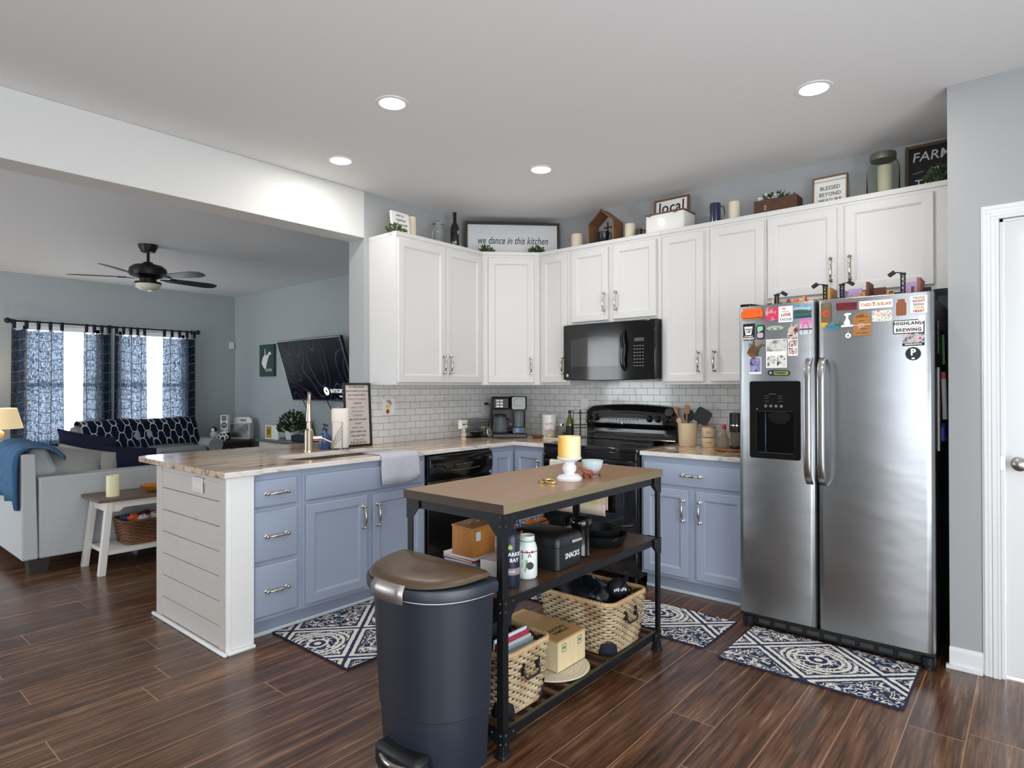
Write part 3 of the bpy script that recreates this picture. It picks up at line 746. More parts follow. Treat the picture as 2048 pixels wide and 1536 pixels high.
# ------------------------------------------------------------------ magnets on the refrigerator
MY = FYF-.0006
def photo_mat(name, cols, sc_=40., seedx=0.):
    t = NT(name, .35); n = t.noise(t.vec(t.x+seedx, t.y, t.z), sc_, 2.); m_ = t.noise(t.vec(t.x+seedx+5, t.y, t.z), sc_*2.2, 1.)
    t.set('Base Color', t.ramp((n*1.8-.4+(m_-.5)*.6).clamp(), cols)); return t.m
def mag(label, cx, cz, w_, h_, m, name='fridge_magnet', t=.0045, r=.003, rot=0., outline=None, grp='magnets and pictures on the refrigerator'):
    o = thing(name, label, 'magnet' if 'magnet' in name else 'picture', (cx, MY, cz), group=grp)
    M = FY(cx, MY, cz) @ Matrix.Rotation(rot, 4, 'Z')
    MB(M).prism(outline or rrect(w_, h_, r, 3), 0, t).obj('plate', m, o, .0006 if t > .002 else 0)
    return o, M @ Matrix.Translation((0, 0, t+.0003))
RED, DKR, ORG = mat('#c3262b', .5, name='red'), mat('#7d1620', .35, name='dark red', coat=.4), mat('#f0641c', .4, name='orange')
GRN, TEAL, YEL = mat('#8ba35f', .6, name='sage ink'), mat('#3f8fa0', .5, name='teal'), mat('#e5a93a', .5, name='mustard')
PINK, GREY = mat('#d8436a', .5, name='pink'), mat('#8b8d90', .5, name='grey ink')
# couch
o = thing('fridge_magnet', 'orange sofa shaped magnet at top left of the freezer door', 'magnet', (2.55, MY, 1.738), group='magnets and pictures on the refrigerator')
M = FY(2.550, MY, 1.738)
MB(M).prism(rrect(.10, .05, .008, 4, 0, .004), 0, .010).obj('sofa_back', ORG, o, .003)
MB(M).prism(rrect(.088, .022, .006, 4, 0, -.014), .010, .02).obj('sofa_seat', ORG, o, .003)
for s_ in (-1, 1): MB(M).prism(rrect(.016, .038, .007, 4, s_*.048, -.006), .0, .022).obj('sofa_arm', ORG, o, .003)
MB(M).box(-.05, .05, -.034, -.028, .0, .014).obj('sofa_base', mat('#b98f55', .5, name='tan'), o)
o, T = mag('pink magnet with a person in a grey top, under the freezer door edge', 2.652, 1.728, .066, .070, photo_mat('pink card', [(0., '#3d2a2c'), (.3, '#c9b7b4'), (.5, '#d8365f'), (1., '#e0456c')], 30.), 'fridge_magnet')
o, T = mag('white card magnet reading love tacos', 2.724, 1.722, .072, .086, PAPER)
text('AS', .016, PINK, o, T @ Matrix.Translation((-.008, .03, 0)), bold=.0004); text('FOOD', .012, GRN, o, T @ Matrix.Translation((.0, .014, 0)))
text('LOVE', .020, RED, o, T @ Matrix.Translation((.002, -.004, 0)), bold=.0008); text('TACOS', .019, GREY, o, T @ Matrix.Translation((0, -.028, 0)), bold=.0005)
def m_land():
    t = NT('lake postcard', .3); n = t.noise(t.obj, 45., 3.); z_ = t.z/.036+(n-.5)*.7
    t.set('Base Color', t.ramp((z_*.5+.5).clamp(), [(0., '#1f3f52'), (.3, '#3c6f78'), (.45, '#34503a'), (.6, '#4d6a50'), (.68, '#b9d3e2'), (1., '#3f83b8')])); return t.m
mag('blue lake and forest postcard magnet at top right of freezer door', 2.808, 1.730, .088, .068, m_land())
o, T = mag('black wake up its only monday coffee cup magnet', 2.530, 1.638, .062, .092, mat('#131318', .4, name='black card'))
MB(T).prism([(-.016, -.016), (.014, -.016), (.022, .030), (-.024, .030)], 0, .0006).obj('cup', PAPER, o)
text('WAKE', .012, INK, o, T @ Matrix.Translation((0, .014, .0008)), bold=.0004); text('UP', .018, INK, o, T @ Matrix.Translation((0, .0, .0008)), bold=.0006)
text("IT'S ONLY", .010, PAPER, o, T @ Matrix.Translation((0, -.025, 0)), bold=.0004); text('MONDAY', .0135, PAPER, o, T @ Matrix.Translation((0, -.037, 0)), bold=.0007)
o, T = mag('black outlined jar magnet with green top and pink bottom', 2.592, 1.634, .044, .078, mat('#16181c', .4, name='jar outline'), r=.012)
MB(T).prism(rrect(.03, .032, .006, 4, 0, .016), 0, .0006).obj('upper_half', mat('#8fd6a8', .5, name='mint'), o); MB(T).prism(rrect(.032, .03, .008, 4, 0, -.017), 0, .0006).obj('lower_half', mat('#c9aebb', .5, name='dusty pink'), o)
MB(T).prism([(-.008, -.004), (.014, -.002), (.015, .010), (.002, .006)], .0006, .001).obj('mark', INK, o)
el = [(.044*math.cos(a*PI/16), .013*math.sin(a*PI/16)) for a in range(32)]
o, T = mag('small oval coffee house sign magnet below the tacos card', 2.670, 1.651, .09, .03, mat('#b9b4a6', .4, name='stone oval'), outline=el)
MB(T).prism(rrect(.045, .012, .004, 3, 0, -.004), 0, .0006).obj('green_band', mat('#5f8d7a', .5, name='green band'), o); text('PERK', .009, PAPER, o, T @ Matrix.Translation((0, -.004, .0008)), bold=.0003)
stt = [(a_*.030, b_*.028) for a_, b_ in ((-.12, -1.), (-.45, -.8), (-.8, -.4), (-.68, -.1), (-.55, .15), (-.25, .35), (-.2, .95), (-.1, .95), (-.08, .35), (.08, .28), (.25, .42), (.45, .48), (.6, .66), (.8, .62), (1., .42), (.86, .32), (.7, .42), (.52, .2), (.42, .05), (.32, -.15), (.18, -.4), (.08, -.8))]
o, T = mag('cream state shaped magnet with a dark red bird beside the arch picture', 2.758, 1.644, .06, .05, mat('#c9c1ad', .6, name='cream wood'), outline=stt)
MB(T).lathe([(.011, 0), (.011, .004), (.006, .006)], 14, .02, -.01).obj('red_bird', DKR, o)
def m_arch():
    t = NT('sunset postcard', .3); z_ = t.z/.084+.5
    t.set('Base Color', t.ramp(z_.clamp(), [(0., '#d9dde0'), (.28, '#cfd6d8'), (.3, '#2c5a55'), (.36, '#2c5a55'), (.4, '#e6b9cf'), (1., '#d86aa8')])); return t.m
o, T = mag('pink sunset postcard magnet of a tall steel arch', 2.824, 1.650, .060, .082, m_arch())
MB(T).tube([(-.015+.0, -.035, .0)]+[(-.014*math.cos(PI*i/10), -.02+.042*math.sin(PI*i/10)**.6 if 0 < i < 10 else -.02, 0) for i in range(11)]+[(.015, -.035, 0)], .0012, 6).obj('arch', mat('#4b4f6a', .5, name='arch grey'), o)
o, T = mag('vertical strip of three small couple photographs', 2.759, 1.562, .050, .125, PAPER, 'photo_strip', t=.001, r=.0005)
for i in range(3): MB(T).box(-.021, .021, .062-.036*(i+1)-.004*i-.0, .060-.036*i-.004*i, 0, .0003).obj('photograph', photo_mat('booth photo %d' % i, [(0., '#1c2a2c'), (.35, '#2c3c40'), (.5, '#c99a86'), (.7, '#e8e4e0'), (1., '#b23a3e')], 60., i*3.), o)
wm = [(x*1.75, y*1.75) for x, y in stt]
o, T = mag('striped brown wood magnet cut in the shape of a state', 2.562, 1.541, .1, .08, W_RUST, outline=wm, t=.007)
sm = MB(T)
for i in range(6): sm.box(-.03, .03, -.0012, .0012, -.0006, .0006, Matrix.Translation((-.006, -.022+i*.008, 0)) @ Matrix.Rotation(-.5, 4, 'Z'))
sm.obj('groove', mat('#3f2815', .6, name='groove'), o)
o, T = mag('tall card with black and white beach and wedding photographs', 2.675, 1.515, .107, .154, PAPER, 'photo_card', t=.001, r=.0005)
MB(T).box(-.050, .050, .012, .073, 0, .0003).obj('photograph', photo_mat('beach photo', [(0., '#4d4a47'), (.25, '#8f8c88'), (.5, '#cfccc6'), (1., '#e6e3dd')], 22.), o)
for s_ in (-1, 1): MB(T).box(s_*.025-.022, s_*.025+.022, -.068, -.012, 0, .0003).obj('photograph', photo_mat('wedding photo %d' % s_, [(0., '#23272b'), (.3, '#5b6066'), (.5, '#d6d3ce'), (1., '#f1efec')], 42., s_*4.), o)
o, T = mag('white bordered snapshot in purple tones above the dispenser', 2.563, 1.452, .066, .092, PAPER, 'snapshot', t=.001, r=.0005)
MB(T).box(-.030, .030, -.034, .043, 0, .0003).obj('photograph', photo_mat('purple photo', [(0., '#1f1b2c'), (.3, '#4a4370'), (.5, '#8d86b8'), (1., '#aaa6cc')], 35.), o)
o, T = mag('green and black bottle opener magnet reading whiskey', 2.688, 1.410, .116, .029, mat('#15181a', .4, name='opener black'), r=.0135, rot=-.03)
MB(T).prism(rrect(.075, .02, .006, 3, .012, 0), 0, .0005).obj('green_label', mat('#8f9c4e', .5, name='olive'), o); text('WHISKEY', .016, INK, o, T @ Matrix.Translation((.01, 0, .0007)), bold=.0005, sx=.9)
MB(T).prism(rrect(.014, .014, .003, 3, -.042, 0), 0, .0005).obj('slot', mat('#c9ccd0', .3, .8, name='slot metal'), o)
# right door
o, T = mag('brown wooden bottle opener magnet at the top left of fridge door', 2.920, 1.714, .045, .098, mat('#7b5c33', .5, name='opener wood'), r=.006, t=.006)
MB(T).prism(rrect(.026, .018, .003, 3, 0, .032), 0, .0006).obj('metal_slot', NICK, o); MB(T).cyl(0, -.004, 0, .001, .018, 20).obj('printed_face', mat('#b3572e', .5, name='rust'), o); MB(T).cyl(.006, -.004, .001, .0016, .008, 16).obj('red_spot', RED, o)
o, T = mag('dark red block letter magnet left of taco tuesday', 3.016, 1.740, .094, .038, DKR, t=.008); text('LOVE', .030, mat('#4d0d14', .5, name='maroon'), o, T, sx=1.2, bold=.001)
o, T = mag('long white taco tuesday magnet', 3.143, 1.738, .143, .040, PAPER)
for i, (ch, mm) in enumerate(zip('TACOTUESDAY', [YEL, YEL, RED, GRN, RED, YEL, GRN, RED, YEL, GRN, RED])):
    text(ch, .024 if ch == 'T' else .019, mm, o, T @ Matrix.Translation((-.060+i*.0115+(.006 if i > 3 else 0), 0, 0)), 'letter', bold=.0005)
jr = [(-.018, -.040), (.018, -.040), (.021, -.034), (.021, .018), (.014, .026), (.014, .038), (-.014, .038), (-.014, .026), (-.021, .018), (-.021, -.034)]
o, T = mag('copper mason jar magnet', 3.250, 1.715, .044, .08, mat('#a8694e', .3, .7, name='copper'), outline=jr, t=.008)
o, T = mag('white card magnet reading tacos will not break your heart', 3.320, 1.722, .068, .084, PAPER)
for i, (s_, mm) in enumerate((('TACOS', GRN), ("WON'T", RED), ('BREAK', GREY), ('YOUR', YEL), ('HEART', RED))): text(s_, .0145, mm, o, T @ Matrix.Translation((0, .031-i*.0155, 0)), bold=.0004)
o = thing('fridge_magnet', 'blue and yellow sun and palm souvenir magnet reading turks', 'magnet', (2.941, MY, 1.648), group='magnets and pictures on the refrigerator')
M = FY(2.941, MY, 1.648)
sun = [((.022 if i % 2 else .013)*math.cos(i*PI/8), (.022 if i % 2 else .013)*math.sin(i*PI/8)) for i in range(16)]
MB(M @ Matrix.Translation((-.028, .006, 0))).prism(sun, 0, .004).obj('sun', YEL, o)
MB(M).prism(rrect(.062, .024, .006, 3, .008, -.008), 0, .006).obj('blue_base', TEAL, o); text('TURKS', .018, mat('#2b6f93', .5, name='blue'), o, M @ Matrix.Translation((.006, -.008, .0062)), bold=.0006)
MB(M).ball((.034, .006, .004), .011, 10).obj('palm', mat('#4f7d4f', .6, name='palm green'), o)
o = thing('fridge_magnet', 'white dog figure magnet on a name plate', 'magnet', (3.017, MY, 1.669), group='magnets and pictures on the refrigerator')
M = FY(3.017, MY, 1.669)
MB(M).box(-.026, .028, -.034, -.024, 0, .008).obj('name_plate', PAPER, o, .001)
dg = MB(M); dg.prism([(-.014, -.024), (.016, -.024), (.014, -.006), (.006, .008), (.008, .024), (.02, .026), (.02, .034), (-.004, .036), (-.014, .030), (-.012, .022), (-.004, .02), (-.006, .004), (-.014, -.010)], 0, .008); dg.obj('dog', PAPER, o, .003)
o, T = mag('small round white ring magnet hanging below the dog figure', 3.022, 1.591, .026, .026, PAPER, r=.0129); MB(T).cyl(0, 0, 0, .001, .005, 14).obj('centre', GREY, o)
MB(T).tube([(0, .012, -.002), (.001, .03, -.002)], .0008, 5).obj('cord', PAPER, o)
ar = [(-.039, -.058), (.039, -.058), (.039, .02)]+[(.039*math.cos(i*PI/12), .02+.038*math.sin(i*PI/12)) for i in range(1, 12)]+[(-.039, .02)]
o, T = mag('arched wooden recipe magnet tied with white string', 3.083, 1.646, .08, .118, mat('#b97a3c', .45, name='bamboo', vary=.2, bs=30.), outline=ar, t=.007)
for i, (a_, b_) in enumerate(((-.022, .036), (-.004, .018), (.002, .030), (.002, .032), (-.018, .034))):
    MB(T).box(a_-.008, b_-.006, .034-i*.02, .0365-i*.02, 0, .0005).obj('engraved_line', mat('#5b3312', .7, name='engraving'), o)
text('Cafe', .018, mat('#5b3312', .7, name='engraving'), o, T @ Matrix.Translation((-.008, .042, 0)), shear=.3)
MB(T).tube([(-.039, -.006, .001), (.04, -.004, .001)], .0012, 6).tube([(-.003+.014*math.cos(i*PI/6), -.008+.008*math.sin(i*PI/6), .002) for i in range(12)], .001, 6, True).tube([(-.003, -.008, .002), (-.012, -.028, .002)], .001, 6).obj('string', PAPER, o)
o, T = mag('pale card magnet with colourful flower doodles', 3.170, 1.679, .085, .055, photo_mat('doodle card', [(0., '#5f8fb0'), (.25, '#7fa878'), (.38, '#eeeae4'), (.6, '#f1eeea'), (.72, '#d88a6a'), (1., '#c85a6a')], 110.))
o, T = mag('white and black sign magnet reading highland brewing', 3.279, 1.620, .127, .066, mat('#121316', .4, name='sign black'), r=.006)
MB(T).prism(rrect(.119, .058, .004), 0, .0005).obj('white_face', PAPER, o)
text('HIGHLAND', .0215, INK, o, T @ Matrix.Translation((0, .0155, .0008)), bold=.0006, space=1.12); text('BREWING', .0215, INK, o, T @ Matrix.Translation((0, -.0155, .0008)), bold=.0006, space=1.12)
MB(T).box(-.05, .05, -.0012, .0002, .0005, .0008).obj('thin_line', GREY, o)
o, T = mag('plain round white button magnet on the corner of the brewing sign', 3.333, 1.656, .032, .032, PAPER, r=.0159, t=.005)
for x_ in list(o.children): x_.location = x_.location+Vector((0, -.006, 0))
o, T = mag('cartoon picture magnet captioned friendsgiving', 3.298, 1.562, .089, .068, photo_mat('cartoon', [(0., '#3b3a44'), (.3, '#6d6a78'), (.5, '#c9c2c6'), (.65, '#e3c9c4'), (.8, '#a8566a'), (1., '#6f7f9f')], 55.))
MB(T).box(-.044, .044, -.033, -.020, 0, .0005).obj('caption_bar', INK, o); text('FRIENDSGIVING', .0095, PAPER, o, T @ Matrix.Translation((0, -.0265, .0007)), bold=.0003)
o, T = mag('round black magnet with a white letter P', 3.297, 1.491, .064, .064, mat('#17181b', .4, name='round black'), r=.0318)
text('P', .042, PAPER, o, T @ Matrix.Translation((0, .006, 0)), bold=.0016); MB(T).box(-.006, .006, -.026, -.018, 0, .0006).obj('small_square', PAPER, o)
# things stuck to the black side of the refrigerator
SX = FX1-.004+.0006
Ms = FX(SX, 0, 0)
o = thing('marker', 'white dry erase marker stuck to the refrigerator side', 'marker', (SX, -.50, 1.30)); MB().tube([(SX+.012, -.53, 1.375), (SX+.014, -.50, 1.17)], .011, 12).obj('barrel', PAPER, o); MB().tube([(SX+.012, -.535, 1.41), (SX+.012, -.53, 1.376)], .011, 12).obj('cap', mat('#e06a78', .4, name='cap'), o)
o = thing('notepad', 'narrow grey list pad on the refrigerator side', 'notepad', (SX, -.62, 1.2)); MB(Ms).box(-.66, -.60, 1.02, 1.43, 0, .006).obj('pad', mat('#c9c4c0', .7, name='pad', vary=.3), o)
o = thing('clip', 'blue plastic magnetic clip low on the refrigerator side', 'clip', (SX, -.5, 1.1)); MB(Ms).prism([(-.58, 1.13), (-.52, 1.15), (-.44, 1.10), (-.43, 1.07), (-.5, 1.09), (-.57, 1.06)], 0, .02).obj('jaw', mat('#2f4fb8', .3, name='blue plastic'), o, .004)
MB(Ms).box(-.46, -.40, 1.055, 1.075, .004, .014).obj('lever', mat('#c9ccd6', .3, name='pale lever'), o, .003)
o = thing('pen', 'green and white pen held on the refrigerator side', 'pen', (SX, -.47, 1.52)); MB().tube([(SX+.008, -.50, 1.60), (SX+.008, -.47, 1.45)], .006, 8).obj('barrel', mat('#79b08a', .4, name='pen green'), o)
o = thing('photo_strip', 'narrow strip photograph on the refrigerator side', 'picture', (SX, -.6, 1.57)); MB(Ms).box(-.64, -.58, 1.50, 1.66, 0, .0015).obj('strip', photo_mat('side photo', [(0., '#3b2f2a'), (.5, '#a08878'), (1., '#d8ccc2')], 50.), o)
# ------------------------------------------------------------------ recessed lights
def can(x, y, label):
    o = thing('recessed_light', label, 'ceiling light', (x, y, CEIL), group='recessed ceiling lights')
    MB().lathe([(.062, CEIL), (.085, CEIL), (.084, CEIL-.004), (.066, CEIL-.005), (.062, CEIL-.002)], 40, x, y, cap=False).obj('trim_ring', TRIM, o)
    MB().lathe([(.062, CEIL-.0005), (.0, CEIL-.0006)], 40, x, y, cap=False).obj('lens', mat('#fff6ea', .5, name='lit lens', emit=14.), o)
for (x, y), l in zip(CANS, ('lit recessed ceiling light nearest the centre of the kitchen', 'lit recessed ceiling light over the sink near the beam', 'lit recessed ceiling light in front of the microwave', 'lit recessed ceiling light in front of the refrigerator')): can(x, y, l)

def leaves(mb, c, rx, ry, rz, n, s, up=.4, seed=1):
    rnd = random.Random(seed)
    for i in range(n):
        while True:
            p = Vector((rnd.uniform(-1, 1), rnd.uniform(-1, 1), rnd.uniform(0, 1)))
            if p.x**2+p.y**2+p.z**2 < 1: break
        q = Vector((c[0]+p.x*rx, c[1]+p.y*ry, c[2]+p.z*rz)); d = Vector((p.x, p.y, up+rnd.uniform(-.3, .4))).normalized()
        sd = d.cross(Vector((rnd.uniform(-1, 1), rnd.uniform(-1, 1), .5))).normalized(); L = s*rnd.uniform(.7, 1.2); nrm = d.cross(sd)*L*.12
        mb.face([q, q+d*L*.5+sd*L*.26+nrm, q+d*L, q+d*L*.5-sd*L*.26+nrm])
GREEN = mat('#53652f', .6, name='artificial leaves', vary=.5, bs=40.)
GREEN2 = mat('#4d6238', .6, name='dark artificial leaves', vary=.5, bs=40.)
def greenery(label, c, rx, ry, rz, n, s, seed, m=GREEN, name='artificial_greenery', grp='green sprigs on top of the cabinets'):
    o = thing(name, label, 'greenery', c, group=grp)
    mb = MB(); rnd = random.Random(seed)
    for i in range(9):
        a_ = rnd.uniform(0, 6.28); mb.tube([c, (c[0]+rx*.5*math.cos(a_), c[1]+ry*.5*math.sin(a_), c[2]+rz*.6), (c[0]+rx*.8*math.cos(a_), c[1]+ry*.8*math.sin(a_), c[2]+rz*.5)], .0015, 4)
    mb.obj('stems', mat('#4a3b22', .7, name='stem brown'), o); mb = MB(); leaves(mb, c, rx, ry, rz, n, s, seed=seed); mb.obj('leaves', m, o, smooth=False); return o
# ------------------------------------------------------------------ on top of the upper cabinets
T0 = ZT+.0005
def sign(name, label, M, w_, h_, frame_m, face_m, fw=.012, d=.02, cat='sign', group=None):
    """M at the lower centre of the face"""
    o = thing(name, label, cat, M.translation.to_tuple(), group=group)
    if frame_m:
        f = poly([(-w_/2, 0), (w_/2, 0), (w_/2, h_), (-w_/2, h_)], [[(-w_/2+fw, fw), (w_/2-fw, fw), (w_/2-fw, h_-fw), (-w_/2+fw, h_-fw)]], -d*.6, d*.4)
        f.b.transform(M); f.obj('frame', frame_m, o, .001)
        MB(M).box(-w_/2+fw, w_/2-fw, fw, h_-fw, -d*.5, 0).obj('face', face_m, o)
    else: MB(M).box(-w_/2, w_/2, 0, h_, -d, 0).obj('canvas', face_m, o, .0015)
    return o
SCRIPT = mat('#2a2a2c', .6, name='script ink')
tilt = Matrix.Rotation(-.12, 4, 'X')
M = FR((.20, -1.385, T0), (-.05, 1, 0), (0, 0, 1)) @ Matrix.Translation((0, 0, 0)) @ tilt
o = sign('canvas_sign', 'small white canvas with handwriting at the left end of the cabinet tops', M, .17, .185, None, PAPER, d=.02)
for i, s_ in enumerate(('and so', 'together', 'they built', 'a life', 'they loved')): text(s_, .030, SCRIPT, o, M @ Matrix.Translation((-.006+.006*i, .16-i*.034, .0006)), shear=.35, sx=.95)
greenery('yellow green sprig hanging over the left cabinet corner by the canvas', (.27, -1.50, T0), .05, .075, .045, 90, .03, 3)
def candle(label, x, y, z, r, h, name='pillar_candle', m=CREAM, grp='ivory pillar candles on top of the cabinets'):
    o = thing(name, label, 'candle', (x, y, z), group=grp)
    MB().lathe([(r, z), (r, z+h-.004), (r*.96, z+h), (r*.85, z+h-.002), (r*.7, z+h-.012), (0, z+h-.014)], 28, x, y).obj('wax', m, o)
    MB().tube([(x, y, z+h-.014), (x+.001, y, z+h-.002)], .0012, 6).obj('wick', INK, o); return o
candle('tall ivory candle behind the handwritten canvas', .12, -1.225, T0, .035, .19)
GL = mat('#ffffff', .02, name='clear glass', trans=1., ior=1.3)
o = thing('glass_pitcher', 'clear lidded glass pitcher beside the dark wine bottle', 'pitcher', (.15, -1.0, T0))
x, y = .16, -.985
MB().lathe([(.045, T0), (.05, T0+.03), (.048, T0+.14), (.052, T0+.17), (.050, T0+.17), (.045, T0+.14), (.047, T0+.03), (.042, T0+.006)], 32, x, y).obj('jug', GL, o)
MB().lathe([(.053, T0+.17), (.053, T0+.178), (.02, T0+.188), (.006, T0+.19), (.014, T0+.2), (.013, T0+.212), (.0, T0+.215)], 28, x, y).obj('lid', GL, o)
MB().tube([(x+.01, y-.048, T0+.13), (x+.02, y-.085, T0+.11), (x+.02, y-.085, T0+.06), (x+.01, y-.05, T0+.04)], .006, 8).obj('handle', GL, o)
o = thing('wine_bottle', 'dark wine bottle left of the dancing sign', 'bottle', (.17, -.82, T0))
x, y = .17, -.815
MB().lathe([(.036, T0), (.037, T0+.01), (.037, T0+.17), (.03, T0+.20), (.015, T0+.225), (.0135, T0+.29), (.016, T0+.292), (.016, T0+.305), (.0, T0+.306)], 28, x, y).obj('glass', mat('#120c0c', .08, name='dark glass', coat=.5), o)
text('B', .035, mat('#b9b5b1', .5, name='etched'), o, FX(x+.0375, y, T0+.14), bold=.001)
greenery('white flower sprig lying between pitcher and wine bottle', (.24, -.90, T0), .04, .09, .03, 50, .025, 9, mat('#a3a493', .6, name='pale leaves'))
# dancing sign across the diagonal corner
cxs, cys = (.097+.665)/2, (-.623-.055)/2
Mg = FR((cxs-.012, cys+.012, T0), (1, 1, 0), (0, 0, 1)) @ Matrix.Rotation(-.04, 4, 'X')
o = sign('framed_sign', 'wide framed sign reading we dance in this kitchen across the corner', Mg, .80, .292, W_DARK, mat('#dfe1e3', .6, name='sign white', vary=.06, bs=6.), .020, .03)
text('we dance in this kitchen', .088, SCRIPT, o, Mg @ Matrix.Translation((.0, .135, .001)), shear=.28, sx=.70, bold=.0003)
greenery('green sprig at the left foot of the dancing sign', (.30, -.585, T0), .055, .055, .055, 110, .03, 5, GREEN2)
greenery('green sprig at the right foot of the dancing sign', (.595, -.29, T0), .055, .055, .055, 110, .03, 6, GREEN2)
candle('short ivory candle right of the dancing sign', .905, -.15, T0, .048, .135)
# little wooden house shelf with a mug and a cross
o = thing('wooden_house_shelf', 'small open wooden house frame shelf holding a dark mug', 'shelf', (1.18, -.18, T0))
hw, hh, hp, hd = .115, .17, .27, .10
for a_, b_ in (((-hw, 0), (-hw, hh)), ((-hw, hh), (0, hp)), ((0, hp), (hw, hh)), ((hw, hh), (hw, 0)), ((hw, 0), (-hw, 0))):
    d = Vector((b_[0]-a_[0], 0, b_[1]-a_[1])); Mx = FR((1.19+a_[0], -.18, T0+a_[1]), d, (0, 1, 0))
    MB(Mx).box(0, d.length, -.07, .07, -.012, 0).obj('board', W_RUST, o, .001)
o = thing('wooden_cross', 'tiny dark cross standing inside the wooden house shelf', 'cross', (1.19, -.16, T0+.02))
MB().box(1.185, 1.195, -.15, -.142, T0+.013, T0+.19).box(1.155, 1.225, -.15, -.142, T0+.14, T0+.15).obj('cross_bars', INK, o)
def mug(label, x, y, z, r, h, m, ang=0., name='mug', grp=None, flare=0.):
    o = thing(name, label, 'mug', (x, y, z), group=grp)
    MB().lathe([(r*.9, z), (r, z+.004), (r+flare, z+h), (r-.003+flare, z+h), (r-.004, z+.008), (0, z+.007)], 28, x, y).obj('cup', m, o)
    c, s_ = math.cos(ang), math.sin(ang)
    MB().tube([(x+c*(r-.002), y+s_*(r-.002), z+h*.85), (x+c*(r+.022), y+s_*(r+.022), z+h*.82), (x+c*(r+.030), y+s_*(r+.03), z+h*.5), (x+c*(r+.018), y+s_*(r+.018), z+h*.22), (x+c*(r-.002), y+s_*(r-.002), z+h*.2)], .0045, 8).obj('handle', m, o); return o
NAVYE = mat('#20274a', .15, name='navy enamel', coat=.5)
mug('round dark speckled mug inside the wooden house shelf', 1.19, -.205, T0+.0125, .038, .085, mat('#1c1f28', .25, name='dark speckled glaze', vary=.5, bs=80.), 0., flare=.008)
candle('ivory candle between wooden house and bread box', 1.39, -.15, T0, .042, .135)
mug('little dark brown mug left of the white bread box', 1.487, -.19, T0, .024, .075, mat('#241d1b', .2, name='brown glaze', coat=.4), 0.)
o = thing('bread_box', 'white enamel bread box with brown rim under the local sign', 'box', (1.72, -.14, T0))
MB().prism(rrect(.30, .20, .02, 4, 1.725, -.165), T0, T0+.135).obj('body', WHITE, o, .004)
MB().prism(rrect(.306, .206, .022, 4, 1.725, -.165), T0+.136, T0+.146).obj('lid_rim', mat('#6b4a35', .4, name='brown rim'), o, .002)
for xx in (1.60, 1.80): MB().box(xx, xx+.022, -.2745, -.2685, T0+.126, T0+.1455).obj('clasp', mat('#6b4a35', .4, name='brown rim'), o)
M = FY(1.70, -.10, T0+.1465) @ Matrix.Rotation(-.1, 4, 'X')
o = sign('framed_sign', 'small brown framed sign reading local on the bread box', M, .275, .145, W_RUST, PAPER, .014, .02)
text('local', .115, INK, o, M @ Matrix.Translation((0, .075, .001)), sx=.92, bold=.0012, space=1.05)
mug('tall navy enamel mug between bread box and ivory candle', 2.065, -.18, T0, .036, .155, NAVYE, 0.)
candle('ivory candle right of the navy mug', 2.185, -.15, T0, .037, .15)
o = thing('wooden_crate', 'long brown wooden crate with flowers on the cabinet tops', 'crate', (2.47, -.14, T0))
MB().box(2.335, 2.60, -.205, -.195, T0, T0+.11).box(2.335, 2.60, -.085, -.075, T0, T0+.11).box(2.335, 2.345, -.195, -.085, T0, T0+.11).box(2.59, 2.60, -.195, -.085, T0, T0+.11).box(2.345, 2.59, -.195, -.085, T0, T0+.012).obj('box', mat('#5d3a25', .55, name='crate wood', vary=.4, bs=30.), o)
MB().box(2.40, 2.415, -.208, -.2052, T0+.04, T0+.075).obj('stamp', mat('#8d7a64', .6, name='stamp'), o)
greenery('green and white flowers filling the wooden crate', (2.46, -.14, T0+.08), .12, .05, .075, 150, .03, 12, GREEN2, 'artificial_flowers')
mb = MB(); rnd = random.Random(4)
for i in range(16): mb.ball((2.39+rnd.uniform(-.05, .09), -.16+rnd.uniform(-.03, .03), T0+.125+rnd.uniform(-.01, .025)), .011, 8)
mb.obj('blossoms', mat('#c9d0de', .6, name='blossom'), bpy.data.objects['artificial_flowers'])
M = FY(2.765, -.105, T0) @ Matrix.Rotation(-.08, 4, 'X')
o = sign('framed_sign', 'square wooden framed sign reading blessed beyond measure', M, .20, .215, mat('#7c5a3b', .5, name='walnut frame'), PAPER, .008, .025)
for i, s_ in enumerate(('BLESSED', 'BEYOND', 'MEASURE')): text(s_, .034, INK, o, M @ Matrix.Translation((0, .140-i*.040, .001)), sx=.92)
for zz in (.182, .188, .03, .036): MB(M).box(-.09, .09, zz, zz+.0015, .0005, .001).obj('rule_line', INK, o)
o = thing('glass_jar', 'large glass jar with metal lid beside the farm sign', 'jar', (3.06, -.17, T0))
x, y = 3.065, -.17
MB().lathe([(.078, T0), (.085, T0+.01), (.085, T0+.17), (.075, T0+.205), (.062, T0+.215), (.062, T0+.222), (.059, T0+.222), (.059, T0+.213), (.072, T0+.2), (.082, T0+.168), (.082, T0+.012), (.0, T0+.006)], 36, x, y).obj('glass', mat('#f1f4ef', .03, name='thin jar glass', trans=1., ior=1.12), o)
MB().lathe([(.067, T0+.216), (.068, T0+.25), (.066, T0+.256), (0, T0+.257)], 36, x, y).obj('lid', mat('#8d8880', .35, .9, name='dull zinc'), o)
candle('ivory candle standing inside the large glass jar', x+.01, y-.005, T0+.0065, .038, .175)
M = FY(3.287, -.05, T0) @ Matrix.Rotation(-.08, 4, 'X')
o = sign('chalkboard_sign', 'tall framed black sign reading farm to table by the wall corner', M, .26, .31, mat('#5b4a35', .6, name='aged frame'), mat('#17171a', .7, name='chalkboard'), .018, .02)
CH = mat('#d9d7d2', .7, name='chalk')
